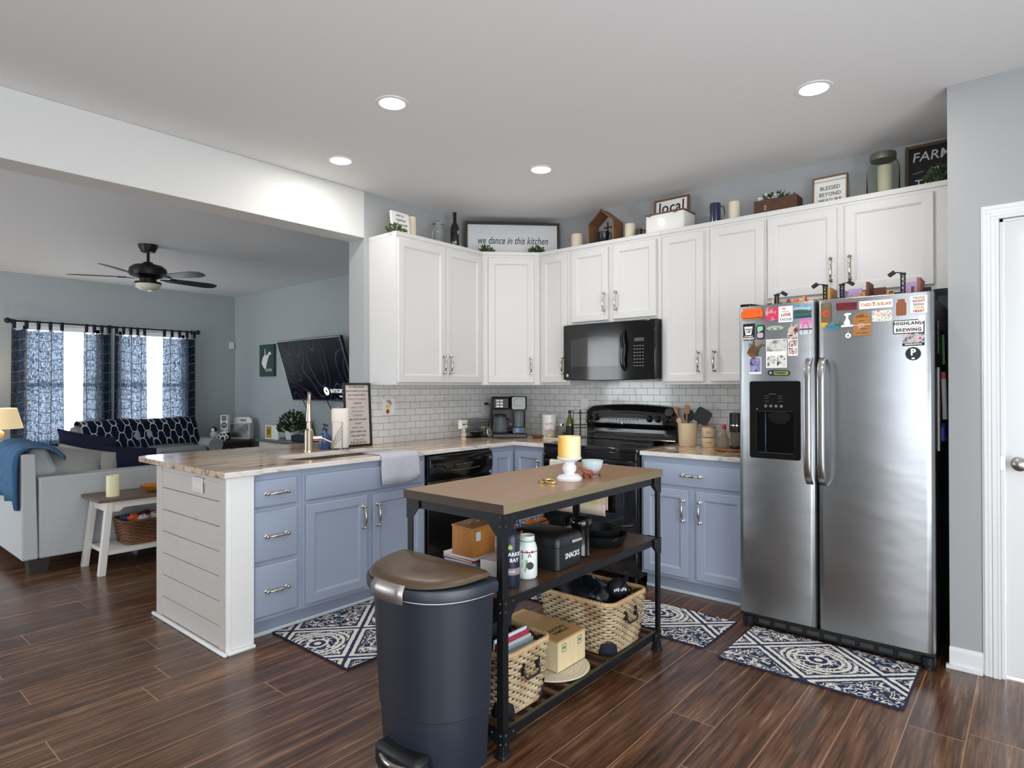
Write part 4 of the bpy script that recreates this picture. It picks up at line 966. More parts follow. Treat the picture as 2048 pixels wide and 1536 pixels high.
text('FARM', .078, CH, o, M @ Matrix.Translation((.0, .235, .001)), sx=.98, bold=.0004, shear=.12); text('to', .055, CH, o, M @ Matrix.Translation((.01, .155, .001)), shear=.35); text('TABLE', .07, CH, o, M @ Matrix.Translation((.012, .075, .001)), sx=.95)
MB(M).tube([(-.09, .14, .001), (-.04, .15, .001)], .0012, 5).tube([(.05, .16, .001), (.1, .17, .001)], .0012, 5).obj('arrows', CH, o)
greenery('dense green sprig in front of the farm sign', (3.335, -.16, T0), .07, .06, .13, 260, .028, 21, GREEN2)

# ------------------------------------------------------------------ on the counters
C0 = .9145
o = thing('soap_bottle', 'blue hobnail glass soap pump bottle beside the faucet', 'bottle', (.03, -1.93, C0))
x, y = .04, -1.93
BLG = mat('#1d4a78', .08, name='blue glass', coat=.6, bump=.6, bs=140.)
MB().lathe([(.036, C0), (.04, C0+.006), (.04, C0+.085), (.034, C0+.10), (.018, C0+.115), (.018, C0+.125)], 28, x, y).obj('bottle', BLG, o)
pm_ = mat('#2a3d55', .25, .6, name='blue grey metal'); MB().lathe([(.019, C0+.1255), (.019, C0+.14), (.006, C0+.145), (.006, C0+.165)], 20, x, y).tube([(x-.012, y, C0+.168), (x+.012, y, C0+.168), (x+.035, y, C0+.162)], .007, 8).obj('pump', pm_, o)
o = thing('paper_towel_holder', 'white paper towel roll on a wire holder', 'paper towels', (.03, -1.80, C0))
x, y = .105, -1.85
MB().lathe([(.0, C0+.012), (.056, C0+.012), (.058, C0+.02), (.058, C0+.27), (.056, C0+.278), (.02, C0+.278), (.02, C0+.27), (0, C0+.27)], 36, x, y).obj('roll', mat('#f3ece2', .9, name='paper towel', bump=.3, bs=120.), o)
WIRE = mat('#8f8c88', .25, 1., name='chrome wire')
MB().tube([(x+.07*math.cos(2*PI*i/28), y+.07*math.sin(2*PI*i/28), C0+.004) for i in range(28)], .003, 6, True).obj('base_ring', WIRE, o)
MB().tube([(x, y, C0+.27), (x, y, C0+.285), (x-.015, y-.015, C0+.29), (x-.012, y-.012, C0+.315), (x+.012, y+.012, C0+.315), (x+.015, y+.015, C0+.29), (x, y, C0+.285)], .003, 6).obj('top_loop', WIRE, o)
wm_ = MB(); cxp, cyp = math.cos(-.9), math.sin(-.9); fx_, fy_ = x+.066*cxp, y+.066*cyp; tx, ty = -cyp, cxp
wm_.tube([(fx_-tx*.035, fy_-ty*.035, C0+.004), (fx_-tx*.035, fy_-ty*.035, C0+.19), (fx_+tx*.035, fy_+ty*.035, C0+.19), (fx_+tx*.035, fy_+ty*.035, C0+.004)], .0022, 6)
for k in range(4): wm_.tube([(fx_-tx*.03, fy_-ty*.03, C0+.01+k*.012), (fx_-tx*.01, fy_-ty*.01, C0+.04+k*.02), (fx_+tx*.03, fy_+ty*.03, C0+.08+k*.026)], .0014, 5)
wm_.obj('wire_leaf', WIRE, o)
# friends style letter board leaning on the wall end
M = FR((.045, -1.655, C0), (.12, 1, 0), (0, 0, 1)) @ Matrix.Rotation(-.07, 4, 'X')
o = sign('letter_board', 'tall black framed board of house rules leaning on the wall end', M, .215, .455, mat('#1a1c20', .4, name='black frame'), mat('#c7bdb5', .7, name='grey board'), .016, .02)
LT = ['IN THIS HOUSE', 'WE ARE ALWAYS', 'PIVOT PIVOT PIVOT', "WE'RE ON A BREAK", 'I KNOW', 'SMELLY CATS', 'AND DUCKS', 'LOBSTERS', 'WE DONT SHARE', 'FOOD', 'SEVEN TIMES', 'AND THERE FOR', 'ONE ANOTHER', 'YOU GUYS']
LT[0:4] = ['IN THIS HOUSE', 'KNOW HOW TO COUNT', 'PIVOT PIVOT PIVOT', "WE'RE ON A BREAK"]
gi = mat('#8d837d', .7, name='pale ink')
for i, s_ in enumerate(LT): text(s_, .017, INK if i not in (3, 5, 6, 7, 10, 13) else gi, o, M @ Matrix.Translation((0, .425-i*.029, .001)), shear=.2, sx=min(1., .178/(len(s_)*.0112)))
text('F.R.I.E.N.D.S', .022, INK, o, M @ Matrix.Translation((0, .028, .001)), space=1.1, bold=.0003, sx=.95)
# tea towel over the sink edge
def m_tt():
    t = NT('pale grey kitchen towel', .95, 0, .1); n = t.noise(t.obj, 160., 3.); t.set('Base Color', t.mix(n, '#a9abb9', '#d9d9e2')); t.bump(n, .5, .002); return t.m
prof = [(.47, .9165), (.56, .9165), (.635, .9175), (.652, .912), (.658, .89), (.66, .84), (.664, .78), (.668, .745)]
mb = MB(); V = []
for j in range(19):
    u = j/18; yy = -1.93+.30*u
    V.append([mb._v((x_+(.004*math.sin(u*9+i) if i > 4 else 0), yy+(i-3)*.004*(u-.3) if i > 3 else yy, z_-(.02*math.sin(u*2.6) if i == 7 else 0)+.03*(u-.3)*(1 if i == 7 else 0)), None) for i, (x_, z_) in enumerate(prof)])
for a_, b_ in zip(V, V[1:]):
    for i in range(len(prof)-1): mb.b.faces.new((a_[i], b_[i], b_[i+1], a_[i+1]))
o = mb.obj('kitchen_towel', m_tt(), None, ang=60); o.modifiers.new('solid', 'SOLIDIFY').thickness = .004; o.modifiers['solid'].offset = 1; tag(o, 'pale grey towel hanging over the counter edge at the sink', 'towel')
# outlets and switch plates on the backsplash
def plate(name, label, M, w_, h_, cat='outlet'):
    o = thing(name, label, cat, M.translation.to_tuple()); MB(M).prism(rrect(w_, h_, .006), 0, .005).obj('plate', TRIM, o, .001); return o
o = plate('switch_plate', 'white switch plate with a colourful sun catcher figure on it', FX(.0085, -1.36, 1.19), .115, .12, 'switch')
Ms = FX(.0140, -1.375, 1.19)
s_o = thing('sun_catcher', 'small figure with parasol and flowers stuck over the switch', 'ornament', (.014, -1.375, 1.19))
MB(Ms).lathe([(.018, 0), (.017, .003), (.0, .004)], 16, .008, .0).obj('yellow_flower', mat('#dfc93a', .4, name='yellow petal'), s_o); MB(Ms).prism([(.022*(1 if i % 2 else .5)*math.cos(i*PI/5)+.004, .022*(1 if i % 2 else .5)*math.sin(i*PI/5)-.035) for i in range(10)], 0, .004).obj('red_flower', RED, s_o)
MB(Ms @ Matrix.Rotation(-.6, 4, 'Z')).prism([(.026*math.cos(i*PI/8)-.004, .03+.024*math.sin(i*PI/8)) for i in range(9)], .0, .004).obj('parasol', mat('#b98a7c', .4, name='parasol pink'), s_o)
MB(Ms).tube([(.004, -.02, .004), (.012, .03, .004)], .002, 6).obj('stick', PAPER, s_o)
o = plate('outlet', 'white outlet beside the coffee maker with a black plug', FX(.0085, -.285, 1.17), .075, .12)
MB().box(.0138, .040, -.30, -.272, 1.178, 1.20).obj('plug', BLKM, o, .004)
MB().tube([(.03, -.286, 1.189), (.07, -.286, 1.185), (.085, -.29, 1.15), (.075, -.30, 1.02), (.07, -.33, .93)], .0035, 6).obj('cord', BLKM, o)
o = plate('outlet', 'white outlet on the tiles just left of the range', FY(.878, -.0085, 1.18), .075, .12)
for zz in (-.02, .02):
    MB(FY(.878, -.0138, 1.18+zz)).prism(rrect(.03, .026, .008), 0, .0015).obj('socket', TRIM, o)
# coffee corner
o = thing('coffee_spot_sign', 'little white block sign on a turned wooden post', 'sign', (.26, -.78, C0))
x, y = .24, -.79
MB().lathe([(.024, C0), (.024, C0+.01), (.016, C0+.02), (.026, C0+.035), (.022, C0+.05), (.013, C0+.058), (.02, C0+.07), (.014, C0+.082), (.012, C0+.09)], 20, x, y).obj('post', mat('#d9c7b2', .6, name='bare wood'), o)
Mq = FR((x+.012, y, C0+.0905), (-.35, 1, 0), (0, 0, 1)); MB(Mq).box(-.055, .055, 0, .068, -.03, 0).obj('block', PAPER, o, .002)
text('coffee spot', .020, SCRIPT, o, Mq @ Matrix.Translation((0, .036, .0005)), shear=.3, sx=.95)
BW = mat('#17181b', .4, .5, name='black wire')
o = thing('wire_basket', 'black wire pod basket beside the coffee maker', 'basket', (.12, -.50, C0))
m = MB(); bx0, bx1, by0, by1 = .06, .20, -.62, -.42
for zz in (.003, .05, .075, .1, .125, .15): m.tube([(bx0, by0, C0+zz), (bx1, by0, C0+zz), (bx1, by1, C0+zz), (bx0, by1, C0+zz)], .002, 5, True)
for i in range(7):
    yy = by0+(by1-by0)*i/6
    for xx in (bx0, bx1): m.tube([(xx, yy, C0+.003), (xx, yy, C0+.15)], .0016, 5)
    m.tube([(bx0, yy, C0+.003), (bx1, yy, C0+.003)], .0016, 5)
for i in range(1, 5):
    xx = bx0+(bx1-bx0)*i/5
    for yy in (by0, by1): m.tube([(xx, yy, C0+.003), (xx, yy, C0+.15)], .0016, 5)
m.obj('wire', BW, o)
o2 = MB(FX(bx1+.0022, -.52, C0+.085)).prism(rrect(.06, .02, .004), 0, .002).obj('tag', mat('#8d8f6a', .5, name='tag green'), o)
o = thing('round_lid', 'round silver rimmed lid leaning on the wire basket', 'lid', (.26, -.52, C0)); Mq = FR((.225, -.47, C0+.042), (-.25, 1, 0), (-.25, 0, 1)); MB(Mq).lathe([(.04, 0), (.041, .004), (.038, .009), (.034, .006), (0, .006)], 28).obj('disc', mat('#c9c4be', .3, .4, name='silver white'), o); text('fresh', .02, SCRIPT, o, Mq @ Matrix.Translation((0, 0, .0065)), shear=.3)
o = thing('black_pod_bowl', 'small black bowl of pods at the foot of the wire basket', 'bowl', (.13, -.52, C0)); MB().lathe([(.03, C0+.0055), (.06, C0+.04), (.056, C0+.04), (.027, C0+.009), (0, C0+.009)], 20, .13, -.52).obj('dish', BLK, o)
# coffee maker
cm = thing('coffee_maker', 'black coffee maker with glass carafe and silver framed brew head', 'coffee maker', (.33, -.33, C0))
Mc = FR((.335, -.335, C0), (s2, s2, 0), (0, 0, 1))   # local x right, y up, z to the front
def cb(name, m, x0, x1, y0, y1, z0, z1, bev=.004): return MB(Mc).box(x0, x1, y0, y1, z0, z1).obj(name, m, cm, bev)
cb('base', mat('#23262b', .3, name='dark base plastic'), -.15, .14, 0, .035, -.13, .12, .008)
cb('rear_housing', BLKM, -.15, .14, .0355, .34, -.13, -.02, .012)
cb('brew_head', BLKM, -.15, -.005, .235, .338, -.0195, .105, .014)
cb('single_serve_head', BLKM, .0, .14, .235, .345, -.0195, .10, .014)
MB(Mc).prism(rrect(.115, .105, .016, 5, .070, .288), .1005, .108).obj('silver_front', mat('#8f8d8a', .45, .6, name='silver plastic'), cm, .003)
MB(Mc).prism(rrect(.075, .06, .010, 5, .070, .295), .1085, .112).obj('screen', mat('#2b2e33', .15, name='grey screen', coat=.5), cm, .002)
m = MB(Mc)
for r in range(3):
    for c in range(2): MB(Mc).prism(rrect(.026, .016, .003, 3, -.105+c*.031, .310-r*.024), .1055, .109).obj('button', mat('#d6d3d0', .4, name='button grey'), cm)
MB(Mc).lathe([(.05, .0), (.062, .012), (.064, .06), (.05, .125), (.052, .135), (.048, .135), (.046, .124), (.06, .06), (.058, .014), (0, .005)], 28, M=Matrix.Translation((-.08, .037, .045)) @ Matrix.Rotation(-PI/2, 4, 'X')).obj('carafe', mat('#c9d3d8', .03, name='smoked carafe glass', trans=.9, ior=1.15), cm)
MB(Mc).lathe([(.052, .0), (.05, .016), (.03, .022)], 24, M=Matrix.Translation((-.08, .173, .045)) @ Matrix.Rotation(-PI/2, 4, 'X')).obj('carafe_lid', BLKM, cm)
MB(Mc).tube([(-.03, .16, .08), (-.005, .15, .095), (-.0, .10, .10), (-.02, .065, .09)], .008, 8).obj('carafe_handle', BLK, cm)
g_ = thing('glass_tumbler', 'clear tumbler under the single serve brew head', 'glass', (.42, -.30, C0+.08)); MB(Mc).box(.02, .125, .0355, .085, .0, .09).obj('cup_riser', mat('#1d2026', .2, name='riser plastic'), cm, .003)
MB(Mc).lathe([(.034, .0), (.04, .13), (.037, .13), (.031, .006), (0, .005)], 24, M=Matrix.Translation((.072, .0865, .045)) @ Matrix.Rotation(-PI/2, 4, 'X')).obj('tumbler', mat('#dfe7ea', .03, name='tumbler glass', trans=.9, ior=1.2), g_)
MB(Mc).box(.045, .075, .045, .08, .0902, .0915).obj('blue_label', mat('#5b8fc9', .4, name='blue label'), cm)
# canister, jar, butter dish, oil, rack
o = thing('coffee_canister', 'white canister with pink but first coffee lettering', 'canister', (.60, -.10, C0))
x, y = .60, -.13
MB().lathe([(.058, C0), (.06, C0+.005), (.06, C0+.165), (.062, C0+.167), (.062, C0+.185), (.058, C0+.19), (0, C0+.191)], 36, x, y).obj('tin', WHITE, o)
PK = mat('#b8566a', .6, name='pink letter'); Mq = FR((x+.040, y-.046, C0), (.764, .645, 0), (0, 0, 1))
text('but first', .022, PK, o, Mq @ Matrix.Translation((0, .115, .001)), shear=.2); text('coffee', .036, PK, o, Mq @ Matrix.Translation((0, .06, .001)), shear=.3)
o = thing('wooden_spoon_dish', 'small carved wooden dish near the canister', 'dish', (.62, -.30, C0)); MB().lathe([(.03, C0), (.055, C0+.022), (.052, C0+.024), (.028, C0+.006), (0, C0+.006)], 24, .60, -.29).obj('dish', mat('#8d5a34', .4, name='olive wood', vary=.4, bs=30.), o)
o = thing('glass_jar', 'small glass jar with metal lid behind the butter dish', 'jar', (.70, -.12, C0))
MB().lathe([(.045, C0), (.047, C0+.09), (.035, C0+.10), (.033, C0+.10), (.044, C0+.088), (.042, C0+.004), (0, C0+.003)], 24, .715, -.12).obj('glass', mat('#e6ebe4', .03, name='jar glass', trans=.95, ior=1.15), o); MB().lathe([(.036, C0+.1005), (.037, C0+.118), (0, C0+.119)], 24, .715, -.12).obj('lid', CHRO, o); MB().cyl(.715, -.12, C0+.004, C0+.045, .041, 20).obj('contents', mat('#7d5138', .8, name='brown grains'), o)
o = thing('butter_dish', 'glass covered butter dish on a white plate', 'butter dish', (.72, -.24, C0)); MB().prism(rrect(.17, .09, .015, 4, .745, -.255), C0, C0+.010).obj('plate', WHITE, o, .003); MB().box(.69, .735, -.275, -.235, C0+.0105, C0+.04).obj('butter', mat('#e9dc9a', .5, name='butter'), o, .003)
cv = MB().loft([[(a_, b_, C0+.0105) for a_, b_ in rrect(.145, .07, .012, 4, .745, -.255)], [(a_, b_, C0+.055) for a_, b_ in rrect(.13, .056, .012, 4, .745, -.255)]]).obj('cover', mat('#f1f4f2', .03, name='thin cover glass', trans=.95, ior=1.05), o)
o = thing('oil_bottle', 'green glass olive oil bottle with dark label', 'bottle', (.84, -.14, C0)); x, y = .835, -.16
MB().lathe([(.03, C0), (.032, C0+.005), (.032, C0+.115), (.028, C0+.145), (.012, C0+.185), (.011, C0+.205)], 24, x, y).obj('glass', mat('#4f5f1a', .06, name='olive glass', coat=.5), o); MB().lathe([(.0135, C0+.2055), (.0135, C0+.232), (0, C0+.233)], 18, x, y).obj('cap', BLKM, o)
MB().lathe([(.0323, C0+.03), (.0323, C0+.105)], 24, x, y, cap=False).obj('label', mat('#23261f', .6, name='oil label', vary=.4, bs=30.), o)
o = thing('wire_rack', 'two-tier black wire spice rack beside the range', 'rack', (.88, -.10, C0)); m = MB()
ry0, ry1, rx0, rx1 = -.16, -.05, .868, .934
for yy in (ry0, ry1): m.tube([(rx0, yy, C0), (rx0, yy, C0+.235), (rx1, yy, C0+.235), (rx1, yy, C0)], .003, 5)
for zz in (.015, .09, .115, .21): m.tube([(rx0, ry0, C0+zz), (rx1, ry0, C0+zz), (rx1, ry1, C0+zz), (rx0, ry1, C0+zz)], .0025, 5, True)
m.obj('wire', BW, o)
o = thing('spoon_rest', 'white edged black spoon rest at the back right of the range', 'spoon rest', (1.66, -.14, .925)); MB().lathe([(.03, .925), (.05, .938), (.047, .94), (.027, .93), (0, .93)], 24, 1.64, -.19).obj('dish', BLK, o)
o = thing('utensil_crock', 'cream ceramic utensil crock right of the range', 'crock', (1.85, -.14, C0)); x, y = 1.85, -.16
Z_ = mat('#d9c3a2', .45, name='cream stoneware'); MB().lathe([(.055, C0), (.06, C0+.006), (.068, C0+.165), (.064, C0+.166), (.055, C0+.01), (0, C0+.008)], 36, x, y).obj('pot', Z_, o)
WSP = mat('#a8714a', .5, name='spoon wood'); UT = mat('#15171a', .35, name='black nylon')
def utensil(name, label, x0, y0, x1, y1, L, head, m):
    o = thing(name, label, 'utensil', (x0, y0, C0+.012), group='utensils in the cream crock'); a_ = Vector((x0, y0, C0+.02)); b_ = Vector((x1, y1, C0+L)); MB().tube([a_, a_.lerp(b_, .7), b_], [.004, .0045, .006], 8).obj('shaft', m, o)
    d = (b_-a_).normalized(); Mh = FR(tuple(b_), (1, .15, 0), tuple(d)); Mh = FR(tuple(b_), Vector((1, .2, 0))-d*d.dot(Vector((1, .2, 0))), tuple(d))
    w_, h_, r = head; MB(Mh).prism(rrect(w_, h_, r, 5, 0, h_/2-.006), -.004, .004).obj('head', m, o, .002)
utensil('wooden_spoon', 'tall wooden spoon leaning left in the crock', x+.01, y, x-.075, y-.01, .235, (.026, .055, .0125), WSP)
utensil('wooden_spoon', 'wooden spoon standing upright in front of the black turner', x, y-.02, x+.012, y-.035, .235, (.04, .065, .019), WSP)
utensil('wooden_spoon', 'short pale wooden spoon at the front rim of the crock', x+.02, y-.01, x-.035, y-.045, .165, (.032, .045, .0155), mat('#d9a878', .5, name='pale spoon wood'))
utensil('ladle', 'black round ladle leaning over the range side of the crock', x+.02, y+.01, x-.145, y+.04, .215, (.065, .065, .031), UT)
utensil('spatula', 'large black spatula leaning right in the crock', x-.02, y, x+.07, y+.03, .175, (.11, .105, .022), UT)
utensil('spatula', 'narrow black slotted turner in the middle of the crock', x-.01, y+.02, x-.005, y+.03, .18, (.07, .085, .03), UT)
for nm, zz, lt in (('SUGAR', C0, 'cream sugar cellar, lower of the stacked pair'), ('SALT', C0+.0715, 'cream salt cellar with wooden lid, upper of the stacked pair')):
    o = thing('ceramic_cellar', lt, 'cellar', (1.99, -.13, zz), group='stacked cream cellars'); x, y = 1.995, -.135
    MB().lathe([(.042, zz), (.045, zz+.004), (.048, zz+.064), (.044, zz+.066), (.0, zz+.066)], 28, x, y).obj('pot', Z_, o)
    if nm == 'SALT': MB().cyl(x, y, zz+.0665, zz+.0745, .046, 28).obj('lid', mat('#b98a5a', .5, name='lid wood'), o)
    text(nm, .012, INK, o, FR((x+.018, y-.044, zz+.035), (.93, .37, 0), (0, 0, 1)), space=1.2)
o = thing('wooden_tray', 'round wooden board at the fridge end of the counter', 'tray', (2.22, -.22, C0)); MB().lathe([(.10, C0), (.11, C0+.004), (.11, C0+.012), (.104, C0+.014), (0, C0+.012)], 36, 2.20, -.25).obj('board', mat('#a8713f', .4, name='board wood', vary=.3, bs=25.), o)
o = thing('glass_cruet', 'small clear cruet with red stopper on the wooden board', 'bottle', (2.12, -.22, C0+.015)); z_ = C0+.0145
MB().lathe([(.03, z_), (.034, z_+.01), (.034, z_+.05), (.012, z_+.095), (.011, z_+.12)], 20, 2.135, -.215).obj('glass', mat('#c9b9a8', .05, name='cruet glass', trans=.7, ior=1.2), o); MB().lathe([(.012, z_+.1205), (.016, z_+.135), (.01, z_+.15), (0, z_+.151)], 14, 2.135, -.215).obj('stopper', RED, o)
o = thing('coffee_grinder', 'black coffee grinder with clear jar beside the refrigerator', 'grinder', (2.24, -.22, C0)); x, y = 2.235, -.245
MB().lathe([(.045, z_), (.05, z_+.012), (.045, z_+.02)], 28, x, y).obj('foot', BLKM, o); MB().lathe([(.038, z_+.0205), (.045, z_+.05), (.045, z_+.11)], 28, x, y).obj('jar', mat('#8d8378', .08, name='smoky jar', trans=.6, ior=1.1), o); MB().lathe([(.048, z_+.1105), (.05, z_+.12), (.05, z_+.225), (.046, z_+.235), (0, z_+.236)], 28, x, y).obj('motor_housing', BLKM, o)
MB().lathe([(.0505, z_+.15), (.0505, z_+.158)], 28, x, y, cap=False).obj('chrome_band', CHRO, o)

# ------------------------------------------------------------------ toy sets on top of the refrigerator
FZ = 1.7655
def tower(par, x, y, h, lean=1):
    m = MB(); w_ = .016; tb = MB()
    for dx in (0, w_):
        for dy in (0, w_): m.tube([(x+dx, y+dy, FZ+.01), (x+dx, y+dy, FZ+h)], .0022, 5)
    n_ = 5
    for i in range(n_):
        z0, z1 = FZ+.01+(h-.01)*i/n_, FZ+.01+(h-.01)*(i+1)/n_
        for q in (((x, y, z0), (x+w_, y, z1)), ((x+w_, y, z0), (x, y, z1)), ((x, y, z0), (x, y+w_, z1)), ((x+w_, y, z0), (x+w_, y+w_, z1))): m.tube(q, .0016, 4)
    m.box(x-.004, x+w_+.004, y-.004, y+w_+.004, FZ+h, FZ+h+.008)
    m.tube([(x+w_/2, y, FZ+h+.008), (x+w_/2+lean*.03, y-.004, FZ+h+.012)], .003, 5)
    m.obj('light_tower', INK, par)
    MB(TR(x+w_/2+lean*.045, y-.01, FZ+h+.006, 0, 0, lean*.6)).box(-.016, .016, -.01, .01, -.009, .009).obj('spotlight', INK, par, .002)
LT_ = mat('#b9a6d6', .5, name='lilac brick'); TAN = mat('#c79b52', .5, name='tan brick'); BRN = mat('#5f341f', .5, name='brown brick'); BEI = mat('#c9c2b2', .5, name='beige brick')
def brickset(label, x0, x1, walls, towers, seed):
    o = thing('toy_brick_set', label, 'toy', ((x0+x1)/2, -.68, FZ), group='toy brick sets on the refrigerator')
    MB().box(x0, x1, -.775, -.58, FZ, FZ+.010).obj('base_plate', BEI, o)
    for (a_, b_, ya, yb, h, m) in walls: MB().box(a_, b_, ya, yb, FZ+.0105, FZ+h).obj('wall_piece', m, o, .0008)
    for t_ in towers: tower(o, *t_)
    rnd = random.Random(seed)
    for i in range(22):
        xx = rnd.uniform(x0+.02, x1-.04); yy = rnd.uniform(-.765, -.66); s_ = rnd.choice([.012, .016, .022]); h = rnd.uniform(.015, .05)
        MB().box(xx, xx+s_, yy, yy+s_*.8, FZ+.0105, FZ+.0105+h).obj('brick', rnd.choice([ORG, BRN, TAN, RED, GREY, YEL, mat('#6b5a4a', .5, name='taupe brick')]), o, .0008)
    return o
brickset('toy brick coffee house scene with two lighting towers, on the freezer side', 2.60, 2.925, [(2.625, 2.70, -.60, -.59, .055, BEI), (2.70, 2.88, -.60, -.59, .07, mat('#d5cfc4', .4, name='clear window brick')), (2.62, 2.63, -.76, -.60, .06, BEI), (2.80, 2.86, -.62, -.60, .05, BRN), (2.89, 2.915, -.76, -.60, .095, TAN)], [(2.635, -.76, .075, 1), (2.885, -.775, .10, -1)], 3)
brickset('toy brick apartment scene with lilac walls and two towers, on the right', 2.945, 3.325, [(2.97, 3.035, -.60, -.59, .095, LT_), (3.035, 3.10, -.60, -.59, .08, RED), (3.10, 3.18, -.60, -.59, .07, TAN), (3.21, 3.30, -.60, -.59, .105, LT_), (3.30, 3.315, -.76, -.60, .10, mat('#8f4f45', .5, name='brick red')), (2.955, 2.965, -.76, -.60, .085, LT_), (3.08, 3.092, -.75, -.62, .105, BRN), (3.09, 3.15, -.64, -.63, .085, BRN)], [(2.965, -.775, .095, 1), (3.235, -.775, .12, -1)], 5)
# ------------------------------------------------------------------ rugs
def rug(label, cx, cy, lx, ly, rz, ox=0., oy=0.):
    """woven pattern is centred at (ox, oy) in the rug's own frame"""
    o = thing('rug', label, 'rug', (cx, cy, 0), rz, 'navy and ivory medallion rugs')
    mb = MB(Matrix.Translation((-ox, -oy, 0))).prism(rrect(lx-.012, ly-.012, .004, 2, ox+0, oy+0), 0.001, .0085)
    p = MB(); p.prism(rrect(lx-.014, ly-.014, .004, 2), .001, .009); q = p.obj('pile', RUG, o, world=False)
    for v in q.data.vertices: v.co.x -= ox; v.co.y -= oy
    q.location = (ox, oy, 0)
    mb.b.free()
    out_ = poly(rrect(lx, ly, .006, 3), [rrect(lx-.0135, ly-.0135, .004, 2)], .001, .0085)
    out_.obj('binding', mat('#1d2440', .9, name='navy binding', bump=.4, bs=300.), o, .002, world=False)
    return o
rug('navy and ivory rug on the floor in front of the sink cabinets', .906, -2.02, 1.15, .69, PI/2, -.50, .02)
rug('navy and ivory rug in front of the range behind the cart', 1.842, -1.055, 1.205, .46, 0., .20, .07)
rug('navy and ivory rug in front of the refrigerator, nearest the camera', 2.925, -1.082, .785, .515, 0., .0, .015)
# ------------------------------------------------------------------ kitchen cart
ct_ = thing('kitchen_cart', 'black iron kitchen cart with brown wood top and two lower shelves', 'cart', (2.01, -2.04, 0))
KX0, KX1, KY0, KY1 = 1.755, 2.276, -2.652, -1.43
MB().box(KX0-.018, KX1+.006, KY0-.004, KY1+.012, .8805, .916).obj('top', W_TOP, ct_, .0025)
MB().box(KX1+.0062, KX1+.0085, KY0-.003, KY1+.011, .8812, .9150).obj('edge_strip', W_TOPE, ct_)
MB().box(KX0-.016, KX1+.006, KY0-.0065, KY0-.0042, .8812, .9150).obj('edge_strip', mat('#3f2e22', .5, name='dark oak edge', vary=.3, bs=20.), ct_)
LG = .030
for lx, sx_ in ((KX0, 1), (KX1-LG, -1)):
    for ly, sy_ in ((KY0, 1), (KY1-LG, -1)):
        ox_, oy_ = (lx, ly)
        # angle iron leg
        a = MB(); ax = lx if sx_ > 0 else lx+LG; ay = ly if sy_ > 0 else ly+LG
        L3 = [(ax, ay), (ax+sx_*LG, ay), (ax+sx_*LG, ay+sy_*.004), (ax+sx_*.004, ay+sy_*.004), (ax+sx_*.004, ay+sy_*LG), (ax, ay+sy_*LG)]
        if sx_*sy_ < 0: L3 = L3[::-1]
        a.prism(L3, .05, .8795); lg = a.obj('leg', IRON, ct_, .0008)
        cxl, cyl = ax+sx_*LG/2, ay+sy_*LG/2
        MB().loft([[(cxl+q[0], cyl+q[1], zz) for q in rrect(w_, w_, .004, 2)] for w_, zz in ((.046, 0), (.044, .012), (.036, .018), (.040, .024), (.034, .034), (.036, .04), (.032, .056))]).obj('foot', IRON, lg, .001)
rails = MB()
def rail(name, x0, x1, y0, y1, z0, z1): return MB().box(x0, x1, y0, y1, z0, z1).obj(name, IRON, ct_, .001)
SZ = ((.845, .8795), (.538, .572), (.066, .100))
for k, (za, zb) in enumerate(SZ):
    for ly in (KY0, KY1-.004): rail('end_rail', KX0+.0045, KX1-.0045, ly+(.0045 if ly < -2 else -.0045), ly+(.0085 if ly < -2 else -.0005), za, zb)
    for lx in (KX0, KX1-.004): rail('side_rail', lx+(.0045 if lx < 2 else -.0045), lx+(.0085 if lx < 2 else -.0005), KY0+.009, KY1-.009, za, zb)
# gusset plates with rivets
for k, (za, zb) in enumerate(SZ):
    for lx, sx_ in ((KX0-.0022, 1), (KX1+.0022, -1)):
        for ly, sy_ in ((KY0-.0022, 1), (KY1+.0022, -1)):
            for pl_ in (0, 1):
                g_ = .075; zt_ = zb if k < 2 else zb; out_ = [(0, zt_), (g_, zt_), (g_, zt_-.034), (.034, zt_-.08), (0, zt_-.08)]
                if k == 2: out_ = [(0, zt_), (g_, zt_), (g_, zt_-.034), (.034, zt_-.05), (0, zt_-.05)]
                if pl_ == 0: Mq = FR((lx, ly, 0), (sx_, 0, 0), (0, 0, 1))
                else: Mq = FR((lx, ly, 0), (0, sy_, 0), (0, 0, 1))
                gp = MB(Mq).prism(out_, -.001, .001).obj('gusset_plate', IRON, ct_)
                for (u_, v_) in ((.014, zt_-.014), (.056, zt_-.014), (.014, zt_-.045)):
                    MB(Mq).ball((u_, v_, 0), .0058, 8, sc_=(1, 1, .9)).obj('rivet', mat('#4a4d55', .3, .8, name='rivet steel'), gp)
MB().box(KX0+.009, KX1-.009, KY0+.009, KY1-.009, .5545, .5705).obj('middle_shelf', W_SHELF, ct_, .001)
ns = 15
for i in range(ns):
    y0 = KY0+.02+i*(KY1-KY0-.06)/(ns-1); MB().box(KX0+.009, KX1-.03, y0, y0+.028, .084, .0955).obj('slat', W_SHELF, ct_, .001)
MB().box(KX1-.0295, KX1-.009, KY0+.01, KY1-.01, .084, .0958).obj('slat', mat('#4b4a3a', .45, name='olive slat'), ct_, .001)
TZ, SZm, SZb = .9165, .571, .0965
